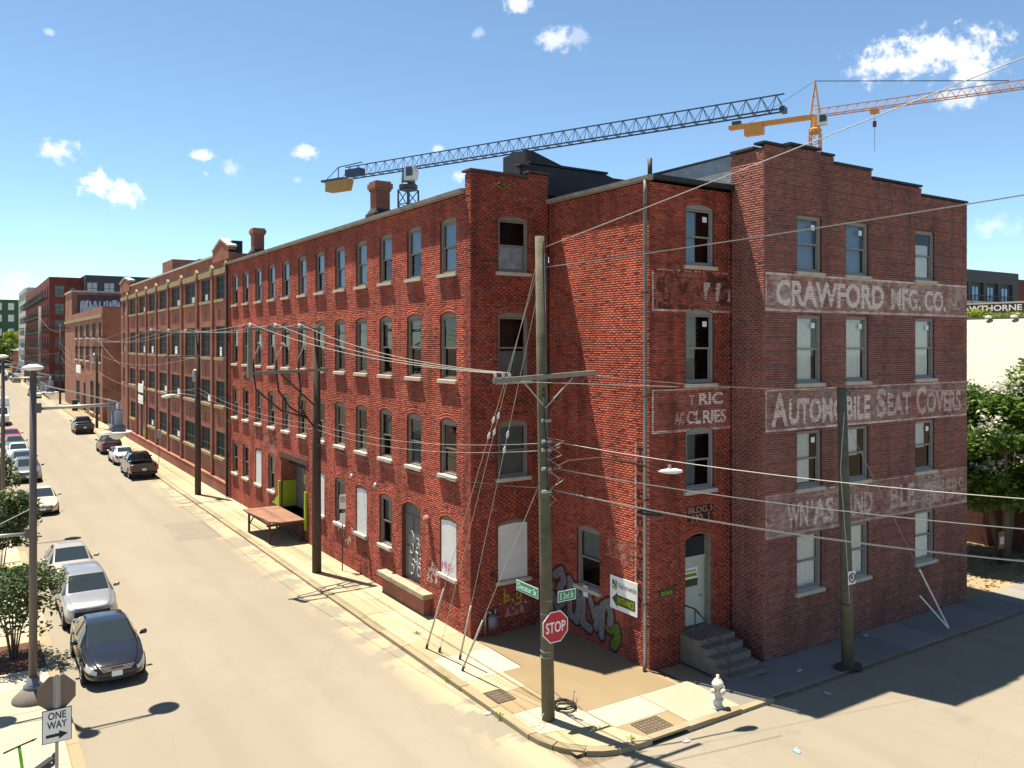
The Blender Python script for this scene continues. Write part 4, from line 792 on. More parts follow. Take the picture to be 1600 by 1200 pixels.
def flat_text(s, w, h, o, u, v, mat, parent, name='lettering', bold=.0):
    """lettering laid on a face: o lower-left corner, u and v unit directions"""
    me = text_mesh(s, w, h, bold, 0, mat); u, v = Vector(u), Vector(v); nn = u.cross(v); ob = bpy.data.objects.new(name, me); COL.objects.link(ob); ob.parent = parent
    M = Matrix((u, v, nn)).transposed().to_4x4(); M.translation = Vector(o) - WLOC.get(parent.name, Vector((0, 0, 0))); ob.matrix_local = M; return ob
flat_text('Nationwide', .5, .09, (20.05, 20.155, 2.85), (1, 0, 0), (0, 0, 1), BLACK, dc); flat_text('ENTRANCE', .5, .08, (20.04, 20.150, 2.70), (1, 0, 0), (0, 0, 1), DGREEN, dc)
# concrete steps with iron rail
st = thing('concrete_steps', (20.4, 18.8, .1), 'worn concrete entrance steps with one rusty handrail below pale door', 'steps')
for k, (y0, z1) in enumerate(((19.05, 1.0), (18.72, .82), (18.39, .60), (18.06, .38), (17.72, .24))):
    yb = (19.89, 19.05, 18.72, 18.39, 18.06)[k]; MB().box(19.55, 21.2, y0, yb, .1, z1).build('step', CONC, st)
MB().box(19.6, 21.15, 19.9, 20.16, .95, 1.04).build('threshold', CONC, st)
m = MB(); m.tube([(19.62, 19.8, 1.95), (19.62, 19.3, 1.95), (19.62, 17.85, 1.12), (19.62, 17.85, .2)], .028, 8); m.tube([(19.62, 19.25, 1.45), (19.62, 17.85, .65)], .02, 8); m.tube([(19.62, 19.3, 1.95), (19.62, 19.3, 1.0)], .022, 8); m.build('handrail', RUSTD, st, True)
# loading platform
dk = thing('loading_platform', (13.7, 44.6, .1), 'rust-brown steel loading platform on legs under the loading door', 'platform')
for pts in ([(14.76, 42.45), (14.76, 43.6), (13.0, 43.6), (13.0, 42.9), (13.5, 42.45)], [(14.76, 43.62), (14.76, 46.98), (12.78, 46.98), (12.78, 46.4), (13.0, 43.62)]):
    MB().prism([(x, y, 1.24) for x, y in pts], (0, 0, .07)).build('deck_plate', RUST, dk)
for x, y in ((13.05, 46.7), (13.1, 43.1), (14.6, 46.7), (14.6, 42.7)): MB().box(x - .05, x + .05, y - .05, y + .05, .1, 1.24).build('leg', RUSTD, dk)
m = MB(); m.beam((13.1, 43.15, .4), (13.9, 43.15, 1.2), .07, .07); m.beam((13.05, 46.65, .5), (13.05, 45.6, 1.2), .05, .05); m.beam((13.05, 44.2, .6), (13.05, 46.6, .6), .03, .03); m.build('brace', RUSTD, dk)
MB().box(12.82, 14.7, 42.6, 42.72, 1.1, 1.24).build('edge_beam', RUSTD, dk); MB().box(12.95, 13.07, 42.95, 46.9, 1.1, 1.24).build('edge_beam', RUSTD, dk)
m = MB()
for z in np.arange(.2, 1.1, .1): m.box(14.70, 14.82, 42.7, 46.9, z, z + .085)
m.build('shadow_boards', RUSTD, dk)  # dark rusty boards along the wall below the deck
# wall fittings
def floodlight(y, z, label):
    t = thing('wall_lamp', (14.83, y, z), label, 'lamp', 'wall lamps on the street front'); MB().tube([(14.82, y, z), (14.55, y, z + .1), (14.45, y, z - .02)], .022, 8).build('bracket', RUSTD, t); MB().lathe([(.04, .06), (.13, -.1), (.12, -.12)], (14.42, y, z - .02), 12).build('shade', GALV, t, True)
floodlight(35.3, 4.62, 'small bracket lamp over the boarded window beside the utility pole'); floodlight(32.7, 4.58, 'small bracket lamp over the sash window left of the grey side door')
t = thing('alarm_bell', (14.83, 28.6, 3.75), 'rusty round alarm bell between side door and boarded corner window', 'bell'); MB().lathe([(.02, -.2), (.17, -.17), (.19, -.05), (.08, 0)], (14.82, 28.6, 3.75), 16, axis='x').build('dome', pm('faded_red_paint', (.30, .12, .09), .7, .2, 6), t, True)
t = thing('gas_meter', (15.4, 25.2, .1), 'grey gas meter with pipes at the foot of the corner wall', 'meter')
MB().lathe([(.1, .30), (.19, .36), (.2, .68), (.12, .78)], (15.62, 25.18, .1), 12).build('meter_body', LAMPG, t, True); MB().tube([(15.35, 25.3, .1), (15.35, 25.25, .95), (15.5, 25.2, 1.0), (15.55, 25.2, .85)], .035, 8).build('supply_pipe', GALV, t, True); MB().tube([(15.7, 25.2, .85), (15.75, 25.22, 1.02), (15.85, 25.38, 1.05)], .035, 8).build('outlet_pipe', GALV, t, True)
t = thing('wall_valve', (15.75, 25.35, 2.2), 'small rusty pipe fitting beside the white boarded corner window', 'fitting'); MB().tube([(15.72, 25.4, 2.25), (15.72, 25.22, 2.25), (15.72, 25.2, 2.0)], .06, 10).build('fitting_body', RUSTD, t, True)
# entrance sign and number plate
es = thing('entrance_sign', (18.18, 20.9, 2.2), 'white board sign with arrow reading entrance on recessed red wall', 'sign'); X = 18.15
MB().box(X, X + .03, 20.42, 21.78, 1.62, 2.72).build('board', WHITE, es)
logo_n(es, Face((X - .004, 21.66, 2.28), (0, -.22, 0), (0, 0, .32), (.003, 0, 0)), 1)
flat_text('Nationwide', .92, .2, (X - .003, 21.38, 2.36), (0, -1, 0), (0, 0, 1), BLACK, es)
MB().prism([(X - .004, 20.52, 1.78), (X - .004, 21.4, 1.78), (X - .004, 21.4, 1.70), (X - .004, 21.68, 1.96), (X - .004, 21.4, 2.2), (X - .004, 21.4, 2.12), (X - .004, 20.52, 2.12)], (.003, 0, 0)).build('arrow', DGREEN, es)
flat_text('ENTRANCE', .84, .22, (X - .008, 21.40, 1.84), (0, -1, 0), (0, 0, 1), LIME, es, bold=.02)
t = thing('address_plate', (18.9, 19.88, 2.4), 'small dark green address plate left of the pale door', 'sign'); MB().box(18.62, 19.22, 19.865, 19.885, 2.32, 2.56).build('plate', DGREEN, t); flat_text('22 E 2nd St', .48, .12, (18.68, 19.862, 2.38), (1, 0, 0), (0, 0, 1), LIME, t, bold=.02)
t = MB().box(18.15, 18.17, 23.0, 23.25, 1.62, 2.0).build('paper_notice', WHITE); tag(t, 'small white paper notice stuck on the silver graffiti', 'notice')
# ================================================================== SECOND FACTORY (pilastered)
def wall_with_holes(m, P, s0, s1, z0, z1, holes, depth_vec, mi=0):
    """flat wall sheet with rectangular holes (s0, s1, z0, z1) plus their reveals; P(s, z) gives the point"""
    ss = sorted({s0, s1, *[h[0] for h in holes], *[h[1] for h in holes]}); zz = sorted({z0, z1, *[h[2] for h in holes], *[h[3] for h in holes]}); dv = Vector(depth_vec)
    for i in range(len(ss) - 1):
        for j in range(len(zz) - 1):
            cs, cz = (ss[i] + ss[i + 1]) / 2, (zz[j] + zz[j + 1]) / 2
            if any(h[0] < cs < h[1] and h[2] < cz < h[3] for h in holes): continue
            m.quad(P(ss[i], zz[j]), P(ss[i + 1], zz[j]), P(ss[i + 1], zz[j + 1]), P(ss[i], zz[j + 1]), mi)
    for a, b, c, d in holes:
        for p, q in (((a, c), (a, d)), ((a, d), (b, d)), ((b, d), (b, c)), ((b, c), (a, c))):
            A, B = P(*p), P(*q); m.quad(A, B, B + dv, A + dv, mi)
def steel_window(parent, P, inward, s0, s1, z0, z1, nx, nz, glass=None, frame=None, bar=.035, name='window'):
    """multi-light window set back in its hole; frame is the part, pane and glazing bars its pieces"""
    m = MB(); o = Vector(inward); f = .06; D = .08
    def bx(a, b, c, d): m.prism([P(a, c) + o * .10, P(b, c) + o * .10, P(b, d) + o * .10, P(a, d) + o * .10], o * .05)
    bx(s0, s0 + f, z0, z1); bx(s1 - f, s1, z0, z1); bx(s0 + f, s1 - f, z0, z0 + f); bx(s0 + f, s1 - f, z1 - f, z1)
    w = m.build(name, frame or STEELF, parent); m = MB()
    for i in range(1, nx): s = s0 + (s1 - s0) * i / nx; bx(s - bar / 2, s + bar / 2, z0 + f, z1 - f)
    for j in range(1, nz): z = z0 + (z1 - z0) * j / nz; m.prism([P(s0 + f, z - bar / 2) + o * .105, P(s1 - f, z - bar / 2) + o * .105, P(s1 - f, z + bar / 2) + o * .105, P(s0 + f, z + bar / 2) + o * .105], o * .04)
    if m.v: m.build('glazing_bars', frame or STEELF, w)
    MB().quad(P(s0 + f, z0 + f) + o * .13, P(s1 - f, z0 + f) + o * .13, P(s1 - f, z1 - f) + o * .13, P(s0 + f, z1 - f) + o * .13).build('pane', glass or GLASSG, w)
    return w
b2 = thing('pilastered_factory', (14.83, 58, 0), 'long brick factory with pilasters and cream stone band beside the corner building', 'building')
P2 = lambda s, z: Vector((14.95, s, z)); BAYS = [(61.9, 59.44), (66.5, 63.09), (72.16, 68.12), (77.67, 73.64), (83.11, 79.22), (88.57, 84.78), (94.02, 90.08), (100.01, 95.61)]
R2 = [(2.5, 4.25), (6.12, 7.85), (9.52, 11.75), (13.65, 15.35)]
holes = [(b, a, z0, z1) for a, b in BAYS for z0, z1 in R2 if not (a == 100.01 and z0 == 2.5)]; holes = [h for h in holes if not (h[1] == 94.02 and h[2] == 2.5)] + [(91.0, 93.2, .25, 4.6)] + [(103.6, 104.9, z0, z1) for z0, z1 in R2[1:]] + [(96.2, 99.4, 2.5, 4.25)]
m = MB(); wall_with_holes(m, P2, 58.02, 106.3, 0, 16.75, holes, (.22, 0, 0)); m.quad((14.95, 106.3, 0), (30, 106.3, 0), (30, 106.3, 16.7), (14.95, 106.3, 16.7)); m.quad((14.95, 58.02, 15.8), (30, 58.02, 15.8), (30, 58.02, 16.7), (14.95, 58.02, 16.7)); m.build('wall', WB2, b2)
MB().box(14.98, 32, 58.05, 106.2, 16.1, 16.2).build('roof', TAR, b2); MB().box(15.9, 16, 58.5, 106, 0, 16).build('inner_partition', DARK, b2)  # inner_partition: dark sheet added behind the windows in place of unlit rooms
for s in (58.37, 62.5, 67.3, 72.9, 78.4, 83.95, 89.3, 94.8, 100.7): 
    w_ = .5; MB().box(14.80, 14.955, s, s + w_, .9, 15.9).build('pilaster', WB2, b2)
    MB().prism([(14.74, s - .1, 15.6), (14.74, s + w_ + .1, 15.6), (14.74, s + w_ + .1, 15.95), (14.74, s + w_ / 2, 16.2), (14.74, s - .1, 15.95)], (.2, 0, 0)).build('pilaster_cap', TRIM, b2)
MB().box(14.72, 14.97, 58.3, 106.3, 0, .9).build('plinth', WB2, b2); MB().box(14.70, 14.98, 58.3, 106.3, .9, .98).build('plinth_course', WB3, b2)
for s0, s1 in ((58.9, 62.45), (63.05, 67.25), (67.85, 72.85), (73.45, 78.35), (78.95, 83.9), (84.5, 89.25), (89.85, 94.75), (95.35, 100.65), (101.25, 106.3)): MB().box(14.86, 14.96, s0, s1, 15.42, 15.82).build('stone_band', TRIM, b2)
MB().box(14.85, 15.3, 58.0, 99.5, 16.76, 16.9).build('coping', STONE, b2)
MB().prism([(14.82, 58.0, 16.3), (14.82, 58.0, 17.1), (14.82, 60.1, 17.75), (14.82, 62.4, 17.1), (14.82, 62.4, 16.3)], (.5, 0, 0)).build('gable', WB2, b2)
MB().prism([(14.76, 57.95, 17.1), (14.76, 60.1, 17.77), (14.76, 62.5, 17.1), (14.76, 62.5, 17.22), (14.76, 60.1, 17.9), (14.76, 57.95, 17.22)], (.62, 0, 0)).build('gable_coping', STONE, b2)
MB().prism([(14.82, 99.5, 16.3), (14.82, 99.5, 17.35), (14.82, 103, 17.85), (14.82, 106.3, 17.35), (14.82, 106.3, 16.3)], (.5, 0, 0)).build('gable', WB2, b2)
MB().prism([(14.76, 99.4, 17.35), (14.76, 103, 17.87), (14.76, 106.4, 17.35), (14.76, 106.4, 17.5), (14.76, 103, 18.02), (14.76, 99.4, 17.5)], (.62, 0, 0)).build('gable_coping', STONE, b2)
MB().box(17.8, 22, 92, 97.3, 16.2, 19.3).build('stair_tower', WB3, b2); MB().box(17.82, 22, 80, 92, 16.2, 18.3).build('rooflight_box', TAR, b2)
MB().box(15.2, 15.9, 58.5, 59.3, 16.2, 17.6).build('roof_stub', TAR, b2); 
for a, b in BAYS + [(104.9, 103.6)]:
    for z0, z1 in R2:
        if (a == 94.02 or a == 104.9) and z0 == 2.5: continue
        s0, s1 = (96.2, 99.4) if (a == 100.01 and z0 == 2.5) else (b, a)
        n = 2 if s1 - s0 < 3 else 4
        w_ = steel_window(b2, P2, (1, 0, 0), s0, s1, z0, z1, n, 4 if z1 - z0 > 2 else 3)
        MB().box(14.80, 15.0, s0 - .1, s1 + .1, z0 - .2, z0).build('sill', TRIM, w_)
        if random.random() < .35: q = s0 + (s1 - s0) * random.choice((.25, .5)); MB().quad(P2(q, z0 + .1) + Vector((.11, 0, 0)), P2(q + (s1 - s0) * .24, z0 + .1) + Vector((.11, 0, 0)), P2(q + (s1 - s0) * .24, z0 + (z1 - z0) * .33) + Vector((.11, 0, 0)), P2(q, z0 + (z1 - z0) * .33) + Vector((.11, 0, 0))).build('replaced_pane', CURT, w_)
dd = MB().box(15.1, 15.16, 91.05, 93.15, .3, 4.5).build('entrance_door', DOORG, b2); MB().box(15.05, 15.1, 91.3, 92.2, .35, 2.1).build('lime_panel', pm('green_door', (.16, .36, .01), .6, .1, 2), dd)
for z in (4.75, 5.9): MB().box(14.74, 14.79, 90.6, 93.4, z - .35, z + .5).build('fascia_board', CURT, b2)
for s in (61, 65, 70.2, 75.8, 81.2, 86.6, 92, 97.8):
    for z in (4.95, 8.6, 12.5): MB().prism([(14.93, s - .05, z - .4), (14.93, s + .05, z - .4), (14.93, s + .05, z + .2), (14.93, s + .16, z + .35), (14.93, s, z + .45), (14.93, s - .16, z + .35), (14.93, s - .05, z + .2)], (.04, 0, 0)).build('tie_anchor', RUSTD, b2)
# ================================================================== THIRD BRICK BUILDING
b3 = thing('low_brick_building', (14.83, 121.5, 0), 'lower brick building with cream band and rooftop block sprayed with graffiti', 'building')
P3 = lambda s, z: Vector((14.83, s, z)); P3s = lambda s, z: Vector((s, 121.5, z))
h3 = [(a, b, z0, z1) for a, b in ((122.8, 125.2), (128.1, 132.2), (135.4, 139.9), (143, 147.8), (150.8, 154.8)) for z0, z1 in ((8.0, 10.2), (11.4, 13.4))] + [(124, 128.5, .8, 5.2), (130.5, 134.5, .8, 5.2), (140, 143, .3, 4.6), (148, 153, 1.0, 4.6)]
m = MB(); wall_with_holes(m, P3, 121.5, 172, 0, 15.4, h3, (.25, 0, 0)); m.build('wall', WB3, b3)
hs = [(17.4, 20.4, 11.2, 13.6), (17.4, 20.4, 6.6, 9.6)]; m = MB(); wall_with_holes(m, P3s, 14.83, 34, 0, 15.4, hs, (0, .25, 0)); m.build('wall', WB3, b3)
MB().box(14.9, 34, 121.6, 172, 14.9, 15.0).build('roof', TAR, b3); MB().box(16, 16.1, 122, 162, 0, 14.8).build('inner_partition', DARK, b3); MB().box(16.1, 33, 122.6, 122.7, 0, 14.8).build('inner_partition', DARK, b3)  # inner_partition: dark sheets added behind the windows in place of unlit rooms
MB().box(14.65, 14.85, 121.4, 172, 14.0, 14.45).build('stone_band', TRIM, b3)
MB().prism([(14.8, 121.45, 15.4), (18.5, 121.45, 15.4), (22, 121.45, 16.4), (26, 121.45, 16.6), (30, 121.45, 16.0), (34, 121.45, 15.4)], (0, .4, 0)).build('curved_gable', WB3, b3)
rb = MB().box(14.84, 24.5, 160, 171.5, 15.0, 19.3).build('rooftop_block', WB3, b3); MB().box(14.7, 24.6, 159.9, 171.6, 19.3, 19.6).build('block_coping', STONE, rb)
m = MB()
rgx = random.Random(9); gx = 16.2
while gx < 23.4:
    w_ = rgx.uniform(.5, .9); zt = 15.9; m.tube([(gx + rgx.uniform(0, w_), 159.96, zt + rgx.uniform(0, 2.2)) for _ in range(5)], .17, 6); m.tube([(gx, 159.95, zt), (gx + .1, 159.95, zt + 1.9)], .15, 6); gx += w_
m.build('roof_graffiti', pm('graffiti_white', (.62, .58, .58), .8, .2, 1), rb); MB().box(15.6, 24.3, 159.98, 159.995, 15.2, 18.9).build('graffiti_ground', pm('graffiti_dark', (.11, .05, .06), .8, .4, 1), rb)
for a, b, z0, z1 in h3: w_ = steel_window(b3, P3, (1, 0, 0), a, b, z0, z1, 3, 3); MB().box(14.7, 14.86, a - .1, b + .1, z0 - .2, z0).build('sill', STONE, w_)
for a, b, z0, z1 in hs: steel_window(b3, P3s, (0, 1, 0), a, b, z0, z1, 3, 3, glass=pm('pale_wired_glass', (.30, .36, .38), .2, .15, 2))
MB().box(14.2, 14.3, 141, 147, 6.0, 7.2).build('fascia_board', CURT, b3)
# yard fence and gate between the two factories
t = thing('yard_gate', (15.2, 112, 0), 'tall pale mesh gate closing the yard between the two brick factories', 'gate')
for y in (107, 111, 115, 119): MB().tube([(15.2, y, 0), (15.2, y, 3.4)], .06, 8).build('post', GALV, t)
m = MB()
for y in np.arange(107.2, 119, .35): m.tube([(15.2, y, .2), (15.2, y, 3.3)], .012, 4)
m.tube([(15.2, 107, 3.35), (15.2, 119, 3.35)], .03, 6); m.tube([(15.2, 107, .2), (15.2, 119, .2)], .03, 6); m.build('mesh_panel', GALV, t)
t = thing('yard_hut', (17, 113, 0), 'pale rendered hut with a green tag inside the yard', 'hut'); MB().box(16.5, 21, 111.5, 118, 0, 3.0).build('hut_wall', CURT, t); MB().box(16.3, 21.2, 111.3, 118.2, 3.0, 3.2).build('hut_roof', TAR, t); MB().box(17.5, 19.5, 111.44, 111.49, .9, 2.0).build('hut_tag', pm('tag_green', (.03, .12, .05), .8, .5, 2), t)
# ================================================================== APARTMENTS
ap = thing('red_apartment_block', (14.83, 207.5, 0), 'dark red brick apartment block with black balconies along the street', 'building'); Pa = lambda s, z: Vector((14.83, s, z)); Ps = lambda s, z: Vector((s, 207.5, z))
FL = [2.2, 6.0, 9.6, 13.2, 16.8, 20.7]
ha = [(209.5 + k * 7.2, 212.8 + k * 7.2, z, z + 2.5) for k in range(12) for z in FL]; hb = [(15.9, 17.75, z, z + 2.5) for z in FL] + [(18.85, 19.8, z + .6, z + 2.2) for z in FL]
m = MB(); wall_with_holes(m, Pa, 207.5, 297, 0, 25.1, ha, (.3, 0, 0)); wall_with_holes(m, Ps, 14.83, 21.6, 0, 25.1, hb, (0, .3, 0)); m.quad((14.83, 207.5, 25.1), (21.6, 207.5, 25.1), (21.6, 297, 25.1), (14.83, 297, 25.1)); m.build('wall', WBA, ap)
MB().box(16, 16.1, 208.4, 296, 0, 25).build('inner_partition', DARK, ap); MB().box(16.1, 21.5, 208.5, 208.6, 0, 25).build('inner_partition', DARK, ap)  # dark sheets added behind the windows in place of unlit rooms
for a, b, z0, z1 in ha: steel_window(ap, Pa, (1, 0, 0), a, b, z0, z1, 2, 2, bar=.1)
for a, b, z0, z1 in hb: steel_window(ap, Ps, (0, 1, 0), a, b, z0, z1, 2 if b - a > 1 else 1, 3, glass=pm('reflecting_glass', (.12, .14, .13), .2, .5, .8), bar=.1)
for k in range(12):
    for z in FL[1:]:
        y0 = 209 + k * 7.2; s_ = MB().box(13.4, 14.82, y0, y0 + 4.6, z - .25, z - .05).build('balcony', STEELF, ap); m = MB()
        for y in np.arange(y0, y0 + 4.6, .3): m.box(13.4, 13.43, y, y + .06, z - .05, z + 1.0)
        m.box(13.38, 13.45, y0, y0 + 4.6, z + 1.0, z + 1.06); m.box(13.4, 14.82, y0, y0 + .04, z + .95, z + 1.06); m.build('railing', STEELF, s_)
pb = thing('pale_apartment_wing', (14.8, 298, 0), 'pale rendered apartment wing farther along the street behind red block', 'building'); Pp = lambda s, z: Vector((14.83, s, z))
PALE = pm('pale_render', (.42, .44, .42), .8, .06, .2); hp = [(300 + k * 6, 303.4 + k * 6, z, z + 2.5) for k in range(6) for z in FL + [24.2]]
m = MB(); wall_with_holes(m, Pp, 297.1, 338, 0, 28.0, hp, (.3, 0, 0)); m.box(15.3, 30, 297.1, 337, 0, 27.9); m.build('wall', PALE, pb)
for a, b, z0, z1 in hp: steel_window(pb, Pp, (1, 0, 0), a, b, z0, z1, 2, 2, bar=.1)
db = thing('charcoal_apartment_block', (21.6, 204.5, 0), 'charcoal clad apartment block standing right of the red block', 'building'); CHAR = pm('charcoal_cladding', (.045, .048, .06), .7, .1, .5); Pd = lambda s, z: Vector((s, 204.5, z))
hd = [(x, x + 2.1, z, z + 2.6) for x in (21.9, 25.3, 29.5, 33.5) for z in (6, 9.6, 13.2, 17, 21.4)]
m = MB(); wall_with_holes(m, Pd, 21.58, 60, 0, 25.6, hd, (0, .3, 0)); m.quad((21.58, 207.3, 0), (21.58, 204.5, 0), (21.58, 204.5, 25.6), (21.58, 207.3, 25.6)); m.quad((21.58, 204.5, 25.6), (60, 204.5, 25.6), (60, 240, 25.6), (21.58, 240, 25.6)); m.build('wall', CHAR, db); MB().box(21.7, 59, 205.4, 205.5, 0, 25).build('inner_partition', DARK, db)  # inner_partition: dark sheet added behind the windows in place of unlit rooms
for a, b, z0, z1 in hd: steel_window(db, Pd, (0, 1, 0), a, b, z0, z1, 2, 2, glass=pm('pale_reflection_glass', (.34, .38, .42), .2, .2, .5), bar=.12)
fg = thing('green_apartment_block', (4, 420, 0), 'distant green clad block at the end of the street', 'building'); GRN = pm('green_cladding', (.055, .12, .06), .8, .08, .1); Pg = lambda s, z: Vector((s, 420, z))
hg = [(x, x + 2.2, z, z + 3) for x in (-6, 2, 10.0, 14.5) for z in (8, 14, 20, 25)]; m = MB(); wall_with_holes(m, Pg, 1.5, 20, 0, 29.5, [h for h in hg if h[0] > 1.5 and h[1] < 20], (0, .4, 0)); m.box(1.5, 20, 421, 440, 0, 29.4); m.build('wall', GRN, fg)
for a, b, z0, z1 in hg:
    if a > 1.5 and b < 20: steel_window(fg, Pg, (0, 1, 0), a, b, z0, z1, 2, 2, glass=CURT, frame=CRW, bar=.2)
fh = thing('grey_brown_block', (-10, 415, 0), 'distant grey brown block at the far left of the street', 'building'); Pg2 = lambda s, z: Vector((s, 414, z)); hg2 = [(x, x + 2.2, z, z + 3) for x in (-9, -4) for z in (8, 14, 20, 25)]
m = MB(); wall_with_holes(m, Pg2, -20, 1.4, 0, 31, hg2, (0, .4, 0)); m.box(-20, 1.4, 415, 440, 0, 30.9); m.build('wall', pm('grey_brown_render', (.13, .11, .10), .8, .1, .1), fh)
for a, b, z0, z1 in hg2: steel_window(fh, Pg2, (0, 1, 0), a, b, z0, z1, 2, 2, glass=CURT, frame=CRW, bar=.2)
sh = thing('low_brick_shop', (13, 345, 0), 'small low brick shop far down the street right side', 'building'); MB().box(13.5, 24, 345, 370, 0, 8).build('wall', WB3, sh); MB().box(13.3, 24.2, 344.8, 370.2, 8, 8.5).build('coping', CURT, sh)
# ================================================================== RIGHT-HAND BACKGROUND
wh = thing('white_warehouse', (56, 30, 0), 'warehouse with bright white pitched roof in the sun right of the factory', 'building')
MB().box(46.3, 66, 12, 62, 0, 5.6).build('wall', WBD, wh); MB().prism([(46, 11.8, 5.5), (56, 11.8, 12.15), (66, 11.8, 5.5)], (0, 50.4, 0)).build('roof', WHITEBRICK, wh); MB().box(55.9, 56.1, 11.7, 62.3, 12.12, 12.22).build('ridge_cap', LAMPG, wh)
for y in (28.6, 27.0): MB().lathe([(.02, .0), (.22, .03), (.2, .15), (.05, .2)], (55.7, y, 12.12), 10).build('roof_vent', CRW, wh, True)
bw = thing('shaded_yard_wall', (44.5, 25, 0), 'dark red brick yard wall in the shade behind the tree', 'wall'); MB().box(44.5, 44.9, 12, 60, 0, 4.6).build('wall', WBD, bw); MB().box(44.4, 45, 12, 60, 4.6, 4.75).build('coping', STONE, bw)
cp = thing('paper_company_roof', (77, 39, 0), 'roof fascia with white paper company lettering beyond the white warehouse', 'building'); FASC = pm('brown_fascia', (.12, .05, .03), .8, .15, .6)
MB().box(77, 95, 25, 60, 0, 13.3).build('wall', pm('grey_block', (.30, .30, .28), .8, .1, .4), cp); MB().box(76.7, 95, 25, 60, 13.3, 14.05).build('fascia', FASC, cp); MB().box(76.65, 95.1, 24.9, 60.1, 14.05, 14.2).build('fascia_cap', STONE, cp)
flat_text('CAWTHORNE PAPER', 8.6, .52, (76.66, 42.3, 13.42), (0, -1, 0), (0, 0, 1), WHITE, cp, bold=.02)
da = thing('dark_balcony_block', (145, 78, 0), 'dark grey apartment block with recessed balconies above the warehouse roof', 'building'); CH2 = pm('slate_cladding', (.055, .06, .065), .7, .1, .3); Pz = lambda s, z: Vector((s, 78, z)); hz = [(x, x + 4.2, z, z + 3.4) for x in (137.5, 142.9, 148, 153.1) for z in (14.2, 18)] + [(145.9 + 11, 160.9, z, z + 3.4) for z in (14.2, 18)]
hz = [(x, x + 4.1, z, z + 3.2) for x in (141.2, 146.2, 151.2, 156.2) for z in (14.3, 18.0)]
m = MB(); wall_with_holes(m, Pz, 120, 162.5, 0, 23.4, hz, (0, .5, 0)); m.quad((120, 78.5, 0), (162.5, 78.5, 0), (162.5, 78.5, 23), (120, 78.5, 23)); m.quad((162.5, 78, 0), (162.5, 95, 0), (162.5, 95, 23.4), (162.5, 78, 23.4)); m.build('wall', CH2, da)
BLU = pm('blue_reflecting_glass', (.06, .18, .42), .1, .3, .3, spec=.7)
for a, b, z0, z1 in hz:
    s_ = MB().box(a - .2, b + .2, 77.6, 77.98, z0 - .45, z0 - .05).build('balcony', STONE, da); m = MB(); m.box(a, b, 77.66, 77.70, z0 + .95, z0 + 1.05)
    for x in np.arange(a, b, .35): m.box(x, x + .04, 77.66, 77.70, z0 - .05, z0 + .95)
    m.build('railing', STEELF, s_); w_ = MB().quad((a + .9, 78.42, z0), (b - .9, 78.42, z0), (b - .9, 78.42, z0 + 2.5), (a + .9, 78.42, z0 + 2.5)).build('glazed_door', BLU, da); m = MB()
    for x in (a + .9, (a + b) / 2, b - .95): m.box(x - .06, x + .1, 78.36, 78.41, z0, z0 + 2.5)
    m.build('door_frame', STEELF, w_)
ob = thing('orange_clad_block', (164, 80, 0), 'red brown and orange clad block at the right edge behind dark block', 'building'); MB().box(163, 180, 79, 100, 0, 18).build('lower_wall', pm('orange_cladding', (.45, .10, .03), .7, .1, .3), ob); MB().box(163, 180, 79, 100, 18, 22.5).build('upper_wall', WBA, ob)
